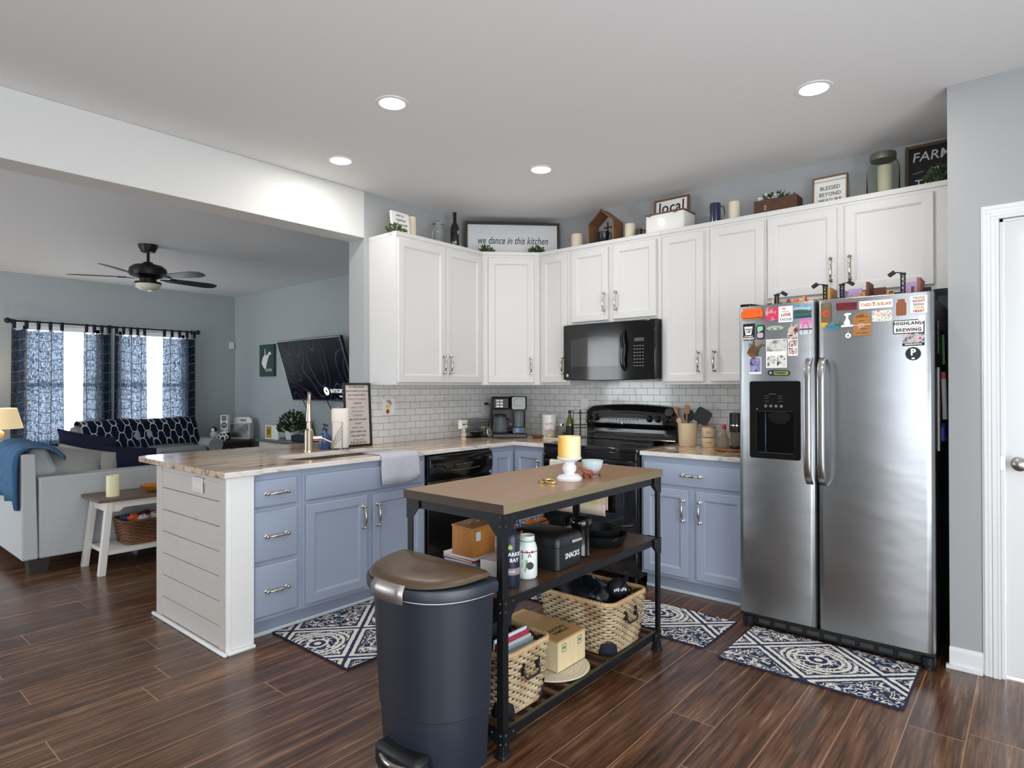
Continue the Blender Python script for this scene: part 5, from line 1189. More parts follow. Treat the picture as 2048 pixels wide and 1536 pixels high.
# --- on the cart top
o = thing('candle_holder', 'white turned wooden candle holder on the cart top', 'candle holder', (2.14, -2.03, TZ))
x, y = 2.125, -2.02
MB().lathe([(.056, TZ), (.057, TZ+.010), (.048, TZ+.020), (.026, TZ+.026), (.024, TZ+.034), (.030, TZ+.042), (.032, TZ+.056), (.030, TZ+.066), (.0245, TZ+.072), (.026, TZ+.080), (.050, TZ+.094), (.055, TZ+.098), (.055, TZ+.104), (.045, TZ+.104), (.04, TZ+.101), (0, TZ+.101)], 44, x, y).obj('pedestal', mat('#e9eaee', .4, name='white lacquer'), o)
o = thing('yellow_candle', 'wide yellow ombre pillar candle on the white candle holder', 'candle', (x, y, TZ+.105)); cz_ = TZ+.1045
def m_ombre():
    t = NT('yellow ombre wax', .45); n = t.noise(t.obj, 20., 2.)
    t.set('Base Color', t.ramp(((t.x*.76+t.y*.64)*10.+.5+(n-.5)*.2).clamp(), [(.08, '#efb950'), (.32, '#f3dc93'), (.55, '#f2e8bd')])); t.set('Subsurface Weight', .2); return t.m
MB().lathe([(.051, cz_), (.0515, cz_+.003), (.0515, cz_+.092), (.0495, cz_+.0935), (.047, cz_+.090), (.0455, cz_+.078), (0, cz_+.076)], 48, x, y).obj('wax', m_ombre(), o)
for a_ in (0, 2.1, 4.2): MB().tube([(x+.02*math.cos(a_), y+.02*math.sin(a_), cz_+.076), (x+.02*math.cos(a_), y+.02*math.sin(a_), cz_+.086)], .001, 5).obj('wick', INK, o)
o = thing('footed_bowl', 'small pale blue footed ceramic bowl on the cart top', 'bowl', (2.13, -1.83, TZ)); x, y = 2.135, -1.845
MB().lathe([(.026, TZ), (.027, TZ+.003), (.014, TZ+.010), (.017, TZ+.016), (.035, TZ+.026), (.046, TZ+.045), (.0505, TZ+.068), (.051, TZ+.074), (.048, TZ+.074), (.043, TZ+.045), (.03, TZ+.028), (0, TZ+.022)], 44, x, y).obj('bowl', mat('#cfdbe0', .35, name='pale blue stoneware', coat=.2, vary=.12, bs=60.), o)
o = thing('toy_dinosaur', 'little rust red toy dinosaur between candle holder and bowl', 'toy', (2.13, -1.93, TZ)); x, y = 2.155, -1.925
DN = mat('#9c4a38', .5, name='rust red plastic', vary=.3, bs=50.)
Mq = FR((x, y, TZ), (.5, .86, 0), (0, 0, 1))
MB(Mq).tube([(.062, .012, 0), (.04, .014, 0), (.02, .024, 0), (-.005, .026, 0), (-.018, .036, 0), (-.026, .046, 0)], [.002, .006, .013, .013, .007, .006], 10).ball((-.032, .048, 0), .009, 10, sc_=(1.3, .8, .8)).obj('body', DN, o)
for u_ in (-.012, .02):
    for s_ in (-.007, .007): MB(Mq).tube([(u_, .020, s_), (u_+.002, .0, s_*1.2)], [.006, .004], 8).obj('leg', DN, o)
MB(Mq).ball((.066, .012, .0), .006, 8).obj('tail_tip', mat('#3b2531', .5, name='dark plum'), o)
o = thing('small_dish', 'tiny white dish behind the toy dinosaur', 'dish', (2.07, -1.93, TZ)); MB().lathe([(.018, TZ), (.03, TZ+.012), (.028, TZ+.012), (.016, TZ+.003), (0, TZ+.003)], 24, 2.085, -1.93).obj('dish', WHITE, o)
o = thing('bracelet', 'gold and silver link watch bracelet lying on the cart top', 'bracelet', (2.1, -2.14, TZ))
GOLD = mat('#c9a15a', .2, 1., name='gold'); x, y = 2.10, -2.155
for i in range(18):
    a_ = 2*PI*i/18; MB(TR(x+.042*math.cos(a_), y+.024*math.sin(a_), TZ+.0005, math.atan2(.024*math.cos(a_), -.042*math.sin(a_)))).box(-.0068, .0068, -.0016, .0016, 0, .011).obj('link', GOLD if i % 3 else CHRO, o, .001)
MB().tube([(x-.0, y-.012, TZ+.014), (x+.02, y+.002, TZ+.017), (x+.03, y+.01, TZ+.014)], .0035, 8).obj('clasp', GOLD, o)
# --- middle shelf
M0 = SZm+.0005
x, y = 1.86, -2.40
zz = M0
BK = [('#3d5f7c', '#e8e8ea'), ('#c9ccd2', '#f0efec'), ('#4a97b5', '#e9edef'), ('#b8373d', '#efe9e6'), ('#e6e6e4', '#f3f1ec')]
for i, (c1, c2) in enumerate(BK):
    nm = ['dark blue', 'silver grey', 'turquoise', 'red', 'white'][i]
    o = thing('cookbook', '%s cookbook, %s in the pile under the wooden recipe box' % (nm, ['lowest', 'second from bottom', 'third from bottom', 'second from top', 'top one'][i]), 'book', (x, y, zz), group='pile of cookbooks on the middle shelf')
    Mq = TR(x, y+.06, zz, .05*((i % 3)-1)); h = .011
    MB(Mq).box(-.085, .10, -.13, .13, 0, .0018).box(-.085, .10, -.13, .13, h-.0018, h).box(.098, .10, -.13, .13, .0018, h-.0018).obj('cover', mat(c1, .4, name='book cover'), o)
    MB(Mq).box(-.082, .0975, -.127, .127, .0019, h-.0019).obj('pages', mat(c2, .8, name='book pages'), o); zz += h+.0004
o = thing('recipe_box', 'honey wood recipe box with slanted lid on the cookbooks', 'box', (1.90, -2.38, zz))
rx0, rx1, ry0, ry1 = 1.835, 1.955, -2.475, -2.335
MB().loft([[(rx0, ry0, zz), (rx1, ry0, zz), (rx1, ry1, zz), (rx0, ry1, zz)], [(rx0, ry0, zz+.118), (rx1, ry0, zz+.113), (rx1, ry1, zz+.118), (rx0, ry1, zz+.123)]]).obj('body', W_BOX, o, .002)
MB().loft([[(rx0-.002, ry0-.002, zz+.1185), (rx1+.002, ry0-.002, zz+.1135), (rx1+.002, ry1+.002, zz+.1185), (rx0-.002, ry1+.002, zz+.1235)], [(rx0-.002, ry0-.002, zz+.127), (rx1+.002, ry0-.002, zz+.122), (rx1+.002, ry1+.002, zz+.127), (rx0-.002, ry1+.002, zz+.132)]]).obj('lid', W_BOX, o, .0015)
for yy in (-2.43, -2.38): MB().box(rx0+.05, rx0+.062, yy, yy+.022, zz+.126, zz+.131).obj('hinge', GOLD, o, .001)
MB(FX(rx1+.0003, -2.44, zz+.085)).box(-.013, .013, -.018, .018, 0, .002).obj('label_holder', mat('#d9e0ea', .3, name='label'), o)
o = thing('wine_bottle', 'matt navy wine bottle with white letters at the near cart leg', 'bottle', (2.175, -2.46, M0)); x, y = 2.185, -2.503
MB().lathe([(.034, M0), (.0365, M0+.008), (.0365, M0+.180), (.034, M0+.195), (.027, M0+.207), (.017, M0+.217), (.0135, M0+.228), (.0135, M0+.262)], 36, x, y).obj('glass', mat('#1c2536', .38, name='frosted navy glass'), o)
MB().lathe([(.0148, M0+.2625), (.0148, M0+.275), (.0, M0+.276)], 20, x, y).obj('cap', mat('#3a3e46', .4, name='cap dark'), o)
Mq = FR((x+.0375*.645+.0, y-.0375*.764, M0), (.764, .645, 0), (0, 0, 1))
MB().lathe([(.0368, M0+.05), (.0368, M0+.075)], 36, x, y, cap=False).obj('label_band', mat('#8f7f86', .5, name='mauve band'), o)
def arctext(body, size, m, par, x, y, r, z_, ang, name='lettering', bold=.0006, sx=1., shear=0.):
    """letters wrapped round a vertical cylinder; ang = direction the middle faces"""
    wch = size*.66*sx; n_ = len(body)
    for i, ch in enumerate(body):
        if ch == ' ': continue
        a_ = ang+((i-(n_-1)/2)*wch)/r; Mh = FR((x+(r+.0004)*math.cos(a_), y+(r+.0004)*math.sin(a_), z_), (-math.sin(a_), math.cos(a_), 0), (0, 0, 1))
        text(ch, size, m, par, Mh, 'letter', bold=bold, sx=sx, shear=shear)
FA = math.atan2(-.82, .57)
PW = mat('#e9e9ec', .5, name='print white')
arctext('MARKET', .019, PW, o, x, y, .0368, M0+.128, FA+.55); arctext('BAY', .019, PW, o, x, y, .0368, M0+.106, FA+.5)
arctext('CHARD', .009, PW, o, x, y, .0371, M0+.063, FA+.2, bold=.0002)
MB(FR((x+.037*math.cos(FA), y+.037*math.sin(FA), M0+.155), (-math.sin(FA), math.cos(FA), 0), (0, 0, 1))).prism([(-.006, -.006), (.01, -.008), (.012, .004), (.002, .012), (-.004, .004)], 0, .001).obj('bird_print', mat('#b7c46a', .5, name='lime print'), o)
o = thing('milk_bottle', 'white glass milk jug with green tree print and red bow', 'jar', (2.17, -2.34, M0)); x, y = 2.165, -2.375
MB().lathe([(.036, M0), (.041, M0+.008), (.041, M0+.115), (.036, M0+.135), (.029, M0+.145), (.029, M0+.15), (.031, M0+.152), (.029, M0+.156), (.031, M0+.16), (.029, M0+.164), (.031, M0+.169), (.027, M0+.169), (.026, M0+.155), (0, M0+.153)], 40, x, y).obj('jug', mat('#e4ece6', .3, name='milk glass', coat=.4), o)
MB().lathe([(.0302, M0+.1445), (.0315, M0+.150)], 32, x, y, cap=False).obj('green_rim', mat('#9fb8a2', .4, name='pale green'), o)
TG = mat('#9db89a', .5, name='tree green')
def wrap(par, name, m, pts, x, y, r, z_, ang, t=.0005):
    mb = MB(); mb.face([(x+(r+t)*math.cos(ang+u/r), y+(r+t)*math.sin(ang+u/r), z_+v) for u, v in pts]); return mb.obj(name, m, par)
wrap(o, 'tree_print', TG, [(-.03, -.03), (.0, -.028), (.01, .02), (.004, .026), (-.008, .016), (-.018, .004), (-.014, .0), (-.026, -.014)], x, y, .041, M0+.055, FA-.1)
for a_ in (0,): MB(FR((x+.0412*math.cos(FA+.35), y+.0412*math.sin(FA+.35), M0+.055), (-math.sin(FA+.35), math.cos(FA+.35), 0), (0, 0, 1))).lathe([(.015, -.0025), (.015, .0007), (0, .0008)], 24).obj('round_seal', mat('#20242c', .5, name='seal ink'), o)
MB().lathe([(.0412, M0+.106), (.0412, M0+.110)], 36, x, y, cap=False).obj('ribbon', mat('#8c2f38', .6, name='ribbon'), o)
Mq = FR((x+.042*math.cos(FA+.3), y+.042*math.sin(FA+.3), M0+.108), (-math.sin(FA+.3), math.cos(FA+.3), 0), (0, 0, 1))
MB(Mq).prism([(0, 0), (.014, .008), (.014, -.004), (0, 0), (.010, -.018), (.004, -.006)][:3], 0, .0015).prism([(0, 0), (-.014, -.004), (-.014, .008)], 0, .0015).prism([(0, 0), (.008, -.018), (.003, -.02)], 0, .001).prism([(0, 0), (-.003, -.02), (-.008, -.018)], 0, .001).obj('bow', mat('#8c2f38', .6, name='ribbon'), o)
wrap(o, 'dark_print', mat('#23262d', .5, name='dark print'), [(-.03, -.02), (-.012, -.02), (-.012, .018), (-.03, .018)], x, y, .041, M0+.098, FA-.1)
o = thing('snack_box', 'black metal snacks bread bin on the middle shelf', 'box', (2.11, -2.09, M0))
sx0, sx1, sy0, sy1 = 1.965, 2.225, -2.245, -2.06
rg_ = []
def rx(w0, w1, r, zz): return [(a_, b_, zz) for a_, b_ in rrect(w0, w1, r, 5, (sx0+sx1)/2, (sy0+sy1)/2)]
W_, D_ = sx1-sx0, sy1-sy0
SB = mat('#15171c', .38, name='satin black metal')
MB().loft([rx(W_, D_, .022, M0), rx(W_, D_, .022, M0+.095)]).obj('body', SB, o, .002)
MB().loft([rx(W_+.003, D_+.003, .023, M0+.096), rx(W_+.003, D_+.003, .023, M0+.118), rx(W_-.004, D_-.004, .023, M0+.132), rx(W_-.02, D_-.02, .022, M0+.143), rx(W_-.05, D_-.05, .02, M0+.147)]).obj('lid', SB, o)
text('SNACKS', .032, PW, o, FX(sx1+.0006, (sy0+sy1)/2+.01, M0+.052), sx=.92, bold=.0003, space=.95)
MB(FX(sx1+.0018, (sy0+sy1)/2+.035, M0+.110)).box(-.035, .035, -.007, .007, 0, .010).obj('lid_handle', mat('#c9cbd2', .25, .8, name='polished handle'), o, .003)
o = thing('black_canister', 'glossy black ceramic canister behind the snacks box', 'canister', (2.12, -1.93, M0)); x, y = 2.15, -1.965
MB().lathe([(.040, M0), (.044, M0+.005), (.041, M0+.012), (.041, M0+.125), (.046, M0+.135)], 36, x, y).obj('pot', BLK, o); MB().lathe([(.048, M0+.1355), (.05, M0+.14), (.05, M0+.160), (.044, M0+.168), (.03, M0+.166), (.02, M0+.160), (0, M0+.160)], 36, x, y).obj('lid', BLK, o)
CI = mat('#1b1d20', .45, .4, name='cast iron', bump=.2, bs=150.)
def skillet(label, x, y, z0, r, h, ang, L):
    o = thing('skillet', label, 'pan', (x, y, z0), group='stacked cast iron pans on the middle shelf')
    MB().lathe([(r*.8, z0), (r*.84, z0+.003), (r, z0+h), (r-.006, z0+h), (r*.8-.004, z0+.006), (0, z0+.005)], 44, x, y).obj('pan', CI, o)
    c, s_ = math.cos(ang), math.sin(ang); MB().tube([(x+c*(r-.004), y+s_*(r-.004), z0+h-.006), (x+c*(r+L*.5), y+s_*(r+L*.5), z0+h-.004), (x+c*(r+L), y+s_*(r+L), z0+h-.002)], [.010, .008, .012], 10).obj('handle', CI, o)
    MB().tube([(x+c*-r+s_*.03, y-s_*r-c*.03, z0+h-.006), (x-c*(r+.03), y-s_*(r+.03), z0+h-.006), (x-c*r-s_*.03, y-s_*r+c*.03, z0+h-.006)], .006, 8).obj('helper_handle', CI, o); return o
skillet('larger lower cast iron skillet with its loop handle towards the camera', 2.105, -1.72, M0, .128, .052, PI/2+.9, .07)
skillet('smaller upper cast iron skillet nested in the larger one', 2.09, -1.70, M0+.03, .105, .045, .9, .06)
o = thing('fruit_basket', 'black square wire basket holding oranges behind the snacks box', 'basket', (1.90, -1.90, M0)); m = MB()
qx0, qx1, qy0, qy1 = 1.80, 1.94, -2.08, -1.80
for k_ in range(7): m.tube([(qx0, qy0, M0+.004+k_*.02), (qx1, qy0, M0+.004+k_*.02), (qx1, qy1, M0+.004+k_*.02), (qx0, qy1, M0+.004+k_*.02)], .0016 if k_ < 6 else .003, 5, True)
for i in range(13):
    yy = qy0+(qy1-qy0)*i/12
    m.tube([(qx0, yy, M0+.124), (qx0, yy, M0+.004), (qx1, yy, M0+.004), (qx1, yy, M0+.124)], .0014, 4)
for i in range(1, 7):
    xx = qx0+(qx1-qx0)*i/7
    for yy in (qy0, qy1): m.tube([(xx, yy, M0+.004), (xx, yy, M0+.124)], .0014, 4)
m.tube([(1.87, qy0, M0+.124), (1.87, qy0+.02, M0+.17), (1.87, -1.94, M0+.18), (1.87, qy1-.02, M0+.17), (1.87, qy1, M0+.124)], .0028, 6)
m.obj('wire', BW, o)
for i, (a_, b_, c_) in enumerate(((1.85, -2.02, .04), (1.89, -1.95, .04), (1.85, -1.88, .04), (1.87, -1.98, .095), (1.88, -1.90, .092))):
    o = thing('orange', 'orange in the black wire fruit basket on the cart', 'fruit', (a_, b_, M0+c_-.035), group='oranges in the wire basket'); MB().ball((a_, b_, M0+c_), .034, 18).obj('peel', mat('#e07b22', .5, name='orange peel', bump=.2, bs=300.), o); MB().cyl(a_, b_, M0+c_+.0335, M0+c_+.037, .004, 8).obj('stem_end', mat('#4d5a2b', .6, name='stem green'), o)
o = thing('snack_bag', 'bag of wrapped red and cream treats behind the milk jug', 'bag', (2.0, -2.33, M0)); mb = MB()
mb.ball((2.02, -2.30, M0+.065), .06, 14, sc_=(1.1, .8, 1.05)); mb.obj('bag', mat('#d9b7a2', .4, name='crinkled bag', bump=1., bs=40., vary=.4), o); mb = MB(); leaves(mb, (2.02, -2.30, M0+.11), .055, .05, .04, 40, .03, seed=8); mb.obj('wrappers', mat('#b8363c', .35, name='red wrapper', vary=.4), o, smooth=False)
o = thing('white_box', 'flat white box behind the near cart leg', 'box', (1.98, -2.42, M0)); MB(TR(2.03, -2.40, M0, .1)).box(-.04, .045, -.07, .04, 0, .062).obj('carton', mat('#ece9e4', .6, name='white carton'), o, .002)
# --- lower shelf
def basket(name, label, cx, cy, z0, wx, wy, h, rows, stakes, m, seed, corner=True, handle_side=None, grp=None):
    o = thing(name, label, 'basket', (cx, cy, z0), group=grp); rnd = random.Random(seed)
    n = stakes*4; sub = 4
    def per(w0, w1, r):
        P = rrect(w0, w1, r, 8); P.append(P[0]); S = [0]
        for a_, b_ in zip(P, P[1:]): S.append(S[-1]+math.dist(a_, b_))
        out = []; T_ = S[-1]
        for i in range(n):
            s_ = T_*i/n; j = 0
            while S[j+1] < s_: j += 1
            u = (s_-S[j])/max(S[j+1]-S[j], 1e-9); x_ = P[j][0]+(P[j+1][0]-P[j][0])*u; y_ = P[j][1]+(P[j+1][1]-P[j][1])*u
            dx, dy = P[j+1][0]-P[j][0], P[j+1][1]-P[j][1]; L = math.hypot(dx, dy) or 1; out.append((x_, y_, dy/L, -dx/L))
        return out
    liner = [[(cx+(p[0]-cx)*f_, cy+(p[1]-cy)*f_, p[2]) for p in (lambda w_: [(cx+a_[0], cy+a_[1], zz) for a_ in per(wx*w_, wy*w_, .05)])(e_)] for f_, e_, zz in ((.975, .88, z0+.008), (.975, 1., z0+h), (.955, 1., z0+h), (.955, .88, z0+.014))]
    mb = MB(); mb.loft(liner, False); mb.face(liner[0][::-1]); mb.face(liner[3]); mb.obj('shade_backing', mat('#4a3524', .8, name='gap shadow brown'), o)  # backing added inside; its dark colour stands for shadow in the weave gaps
    mb = MB()
    for k in range(rows):
        t = (k+.6)/rows; e = .88+.12*t; zz = z0+.008+(h-.008)*t; pts = []
        for i, (x_, y_, nx, ny) in enumerate(per(wx*e, wy*e, .05)):
            wv = math.cos(2*PI*i/8+PI*(k % 2)); pts.append((cx+x_+nx*(.001+.0052*wv), cy+y_+ny*(.001+.0052*wv), zz+rnd.uniform(-.0008, .0008)))
        mb.tube(pts, (h/rows)*.47, 6, True)
    mb.obj('woven_body', m, o, ang=80)
    st_m = MB(); pb, pt_ = per(wx*.885, wy*.885, .05), per(wx*1., wy*1., .05)
    for i in range(2, n, 4): st_m.tube([(cx+pb[i][0], cy+pb[i][1], z0+.01), (cx+pt_[i][0], cy+pt_[i][1], z0+h)], .0035, 6)
    st_m.obj('stakes', m, o)
    if corner:
        for sx_ in (1, -1):
            for sy_ in (1, -1):
                R_ = []
                for zz in (.004, .02, .05, .065, .072):
                    e = .88+.12*zz/h; w_ = .5 if zz < .04 else (.42 if zz < .06 else .2 if zz < .07 else .08)
                    R_.append([(cx+sx_*(wx*e/2-.05+.062*math.cos(a_)), cy+sy_*(wy*e/2-.05+.062*math.sin(a_)), z0+zz) for a_ in [PI/4-w_*PI/2+w_*PI*j/8 for j in range(9)]])
                q = MB(); q.loft(R_, False, closed=False); c_ = q.obj('leather_corner', mat('#1d222e', .45, name='navy leather'), o); c_.modifiers.new('s', 'SOLIDIFY').thickness = .002
    rim = []; pr = per(wx*1.0, wy*1.0, .05)
    mb = MB(); pts = [(cx+a_[0], cy+a_[1], z0+h+.006) for a_ in pr]; mb.tube(pts, [.0105+.0012*math.sin(i*2.1) for i in range(len(pts))], 10, True); mb.obj('rim', m_wicker('wrapped rim', '#b89468', '#c9ad84', '#8a6038') if m is WICK else m, o)
    pr = per(wx*.88, wy*.88, .05); mb = MB(); mb.tube([(cx+a_[0]+.002*a_[2], cy+a_[1]+.002*a_[3], z0+.008) for a_ in pr], .006, 8, True); mb.obj('foot_braid', m, o)
    if handle_side:
        xh = cx+wx*.97/2+.009
        for s_ in (-.045, .045): MB(FX(xh-.001, cy+s_, z0+h*.72)).prism(rrect(.026, .045, .006), 0, .003).obj('handle_plate', BLKM, o, .0005)
        MB().tube([(xh+.004, cy-.045, z0+h*.72), (xh+.012, cy-.045, z0+h*.62), (xh+.014, cy-.035, z0+h*.57), (xh+.014, cy+.035, z0+h*.57), (xh+.012, cy+.045, z0+h*.62), (xh+.004, cy+.045, z0+h*.72)], .0042, 8).obj('bail_handle', BLKM, o)
    return o
basket('wicker_basket', 'large grey brown wicker basket at the far end of the bottom shelf', 2.055, -1.72, SZb+.0005, .42, .34, .235, 16, 56, WICK, 1, True, True, 'wicker baskets on the cart')
basket('wicker_basket', 'wicker basket of papers at the near end of the bottom shelf', 2.035, -2.46, SZb+.0005, .42, .285, .235, 16, 52, WICK, 2, True, True, 'wicker baskets on the cart')
# bag in the far basket
LE = mat('#0f1218', .35, name='black nylon bag', bump=.25, bs=12.)
o = thing('black_bag', 'slouchy black bag stuffed into the far wicker basket', 'bag', (2.03, -1.75, .12))
def blob(par, name, c, r, s, m, seed, amp=.12, n=26):
    mb = MB(); rnd = random.Random(seed); k1 = [(rnd.uniform(2, 5), rnd.uniform(0, 6), rnd.uniform(2, 5), rnd.uniform(0, 6)) for _ in range(4)]; rings = []
    for j in range(n//2+1):
        t = -PI/2+PI*j/(n//2); cc_ = max(math.cos(t), .02); R_ = []
        for i in range(n):
            a_ = 2*PI*i/n; f_ = 1+amp*sum(math.sin(p*a_+q)*math.sin(u*t+v) for p, q, u, v in [(round(p), q, u, v) for p, q, u, v in k1])/2
            R_.append((c[0]+r*s[0]*cc_*math.cos(a_)*f_, c[1]+r*s[1]*cc_*math.sin(a_)*f_, c[2]+r*s[2]*math.sin(t)*f_))
        rings.append(R_)
    return mb.loft(rings).obj(name, m, par, ang=70)
blob(o, 'bag_body', (2.02, -1.75, .31), .12, (1.2, .98, .72), LE, 5, .1)
blob(o, 'bag_fold', (2.14, -1.80, .325), .06, (.8, 1.0, .9), LE, 8, .15)
MB().tube([(1.99, -1.77, .39), (2.02, -1.76, .43), (2.06, -1.75, .43), (2.08, -1.74, .39)], .007, 8).obj('strap', LE, o)
o = thing('cap', 'black cap with white lettering in the far wicker basket', 'cap', (2.14, -1.64, .33))
blob(o, 'crown', (2.15, -1.64, .335), .052, (1., 1., 1.05), mat('#131620', .7, name='cap cloth'), 3, .04)
MB(TR(2.17, -1.635, .36, .6, 0, -.9)).lathe([(.05, 0), (.052, .003), (.03, .006)], 24).obj('brim', mat('#22262f', .6, name='brim cloth'), o)
mb = MB(FR((2.186, -1.678, .345), (.76, .64, .1), (0, 0, 1)))
for i in range(7): mb.box(-.03+i*.009, -.024+i*.009, -.006+(i % 2)*.004, .008+(i % 3)*.002, 0, .001)
mb.obj('embroidery', PW, o, smooth=False)
# papers and box in the near basket
o = thing('black_gift_box', 'square black box standing in the near wicker basket', 'box', (1.98, -2.46, .13)); MB(TR(2.03, -2.44, .20, .02)).box(-.10, .06, -.08, .055, 0, .20).obj('carton', mat('#171a21', .5, name='black card'), o, .0015); MB(TR(2.03, -2.44, .20, .02)).box(.0602, .0608, -.01, .055, .165, .1995).obj('lid_flap', mat('#20252f', .5, name='flap card'), o)
for i, (c_, nm) in enumerate((('#dfe3ec', 'pale blue grey'), ('#c23b5a', 'crimson'), ('#e9e9ec', 'white'), ('#bcd3d6', 'mint grey'), ('#cfd6e0', 'silver grey'))):
    o = thing('notebook', '%s notebook or folder standing in the near wicker basket' % nm, 'notebook', (2.13+i*.012, -2.46, .13), group='folders standing in the near basket')
    Mq = TR(2.118+i*.013, -2.455, .16, 0, 0, .12); MB(Mq).box(-.004, .004, -.095, .10, 0, .205-.012*i).obj('cover', mat(c_, .6, name='folder'), o, .001)
# wooden wine box on a round woven mat
o = thing('woven_placemat', 'round coiled cream placemat under the wooden wine box', 'placemat', (2.07, -2.08, SZb+.0005)); rp = []
for i in range(9): rp += [(.165-i*.018, .001+.005), (.165-i*.018-.009, .0075), (.165-i*.018-.0175, .0045)]
MB().lathe([(.16, .0), (.168, .003)]+rp+[(.0, .006)], 52, 2.085, -2.10).obj('coil', mat('#d9cdb5', .7, name='coiled straw', vary=.15, bs=90.), o, world=True)
for c in o.children: c.location = (0, 0, 0)
o['category'] = 'placemat'
for v in o.children[0].data.vertices: v.co.z += SZb+.0005
o = thing('wine_crate', 'pale pine wine crate with branded lettering on the round mat', 'crate', (2.02, -2.08, .11)); wz = SZb+.012
wx0, wx1, wy0, wy1 = 1.80, 2.165, -2.165, -1.955
MB().box(wx0, wx1, wy0, wy1, wz, wz+.125).obj('box', W_PALE, o, .0015); MB().box(wx0-.001, wx1+.001, wy0-.001, wy1+.001, wz+.1252, wz+.134).obj('lid', wood('aged pine lid', '#b58d55', '#cfa871', 'x'), o, .001)
BR = mat('#4a3a22', .7, name='burnt mark')
Mq = Matrix.Translation((2.09, -2.06, wz+.1343)) @ Matrix.Rotation(PI/2, 4, 'Z')
text('CHATEAU\nFAMILLE', .032, BR, o, Mq, sx=.9, bold=.0004)
for yy in (wy0+.045, wy1-.045):
    fo2 = poly(rrect(.034, .036, .004), [rrect(.028, .03, .003)], 0, .0006); fo2.b.transform(FX(wx1+.0003, yy, wz+.095)); fo2.obj('brand_mark', mat('#6f7f5c', .6, name='green brand'), o)
    MB(FX(wx1+.0003, yy, wz+.095)).box(-.010, .010, -.005, .006, 0, .0006).obj('brand_centre', mat('#6f7f5c', .6, name='green brand'), o)
# ------------------------------------------------------------------ trash can
tc = thing('trash_can', 'tall dark step trash can with reflection-tinted lid at the end of the cart', 'trash can', (2.04, -2.83, 0))
def dsh(w_, D, yb, z_, n=26, p=.8):
    P = []
    for i in range(n+1):
        t = PI*i/n; a_, b_ = math.cos(t), max(math.sin(t), 0); P.append((2.04+w_/2*abs(a_)**p*(1 if a_ > 0 else -1), yb-D*b_**p, z_))
    return P[::-1]
BODY = mat('#19222f', .45, name='charcoal with blue sheen tint', spec=.8, bump=.05, bs=400.)  # the window's blue sheen is put into the bluish base colour
TY = -2.702
def sh(w_, D, z_): return dsh(w_, D, TY, z_)
MB().loft([sh(.40, .225, 0.0), sh(.405, .228, .01), sh(.425, .238, .20), sh(.437, .243, .205), sh(.468, .262, .60), sh(.472, .264, .612)]).obj('body', BODY, tc, ang=30)
MB().loft([sh(.474, .265, .6125), sh(.478, .268, .628)]).obj('bag_edge', mat('#d9e2ee', .4, name='white liner'), tc)
LID = mat('#54402f', .34, name='dark lid warm sheen')  # warm reflection on the dark lid is put into this brown
MB().loft([sh(.50, .276, .620), sh(.515, .284, .624), sh(.52, .287, .650), sh(.512, .283, .660), sh(.49, .268, .665)]).obj('lid_rim', BODY, tc)
lr = []
for s_, zz in ((1., .6655), (.985, .672), (.93, .682), (.8, .690), (.5, .696), (.2, .698)): lr.append([(2.04+(p[0]-2.04)*s_*.955, TY-.01-.12+(p[1]-TY+.12)*s_*.95, zz+(p[1]+2.98)*.05) for p in sh(.50, .278, 0)])
MB().loft(lr).obj('lid', LID, tc)
# handle tab on the front left of the lid, pedal at the foot
q = sh(.522, .288, 0); seg_ = q[11:16]
mb = MB(); mb.loft([[(x_, y_, z_) for x_, y_, _ in seg_] for z_ in (.612, .650)]+[[(2.04+(x_-2.04)*.955, TY+(y_-TY)*.955, .667) for x_, y_, _ in seg_], [(2.04+(x_-2.04)*.92, TY+(y_-TY)*.92, .672) for x_, y_, _ in seg_]], False, closed=False)
t_ = mb.obj('lid_catch', mat('#b0aca9', .35, .8, name='satin catch'), tc); s_ = t_.modifiers.new('s', 'SOLIDIFY'); s_.thickness = .006; s_.offset = 1
MB().box(1.955, 2.18, -2.978, -2.90, .012, .10).obj('pedal_recess', mat('#0f1012', .5, name='recess plastic'), tc, .02)
pts = [(1.935+.26*i/12, -2.935-.055*math.sin(PI*i/12), .062) for i in range(13)]
PS = mat('#b5b3b0', .22, 1., name='pedal steel')
MB().tube(pts, .011, 10).obj('pedal', PS, tc)
MB().tube([(1.935+.26*i/12, -2.935-.075*math.sin(PI*i/12), .012) for i in range(13)], .004, 8).obj('pedal_guard', PS, tc)
mb = MB(); mb.loft([[(p[0], p[1], .068) for p in pts], [(2.065+(p[0]-2.065)*.93, p[1]*.55-2.93*.45, .078) for p in pts]], False, closed=False); mb.obj('pedal_pad', BLKM, tc)
# ------------------------------------------------------------------ living room
SOFA = NT('pale grey woven upholstery', .9, 0, .15); _n = SOFA.noise(SOFA.obj, 300., 2.); SOFA.set('Base Color', SOFA.mix(_n, '#a9adb0', '#c9cccd')); SOFA.bump(_n, .3, .002); SOFAM = SOFA.m
SOFA2 = NT('mid grey upholstery', .9, 0, .15); _n = SOFA2.noise(SOFA2.obj, 260., 2.); SOFA2.set('Base Color', SOFA2.mix(_n, '#8b9193', '#a5aaab')); SOFA2M = SOFA2.m
LEGM = mat('#2b2523', .5, name='dark block leg')
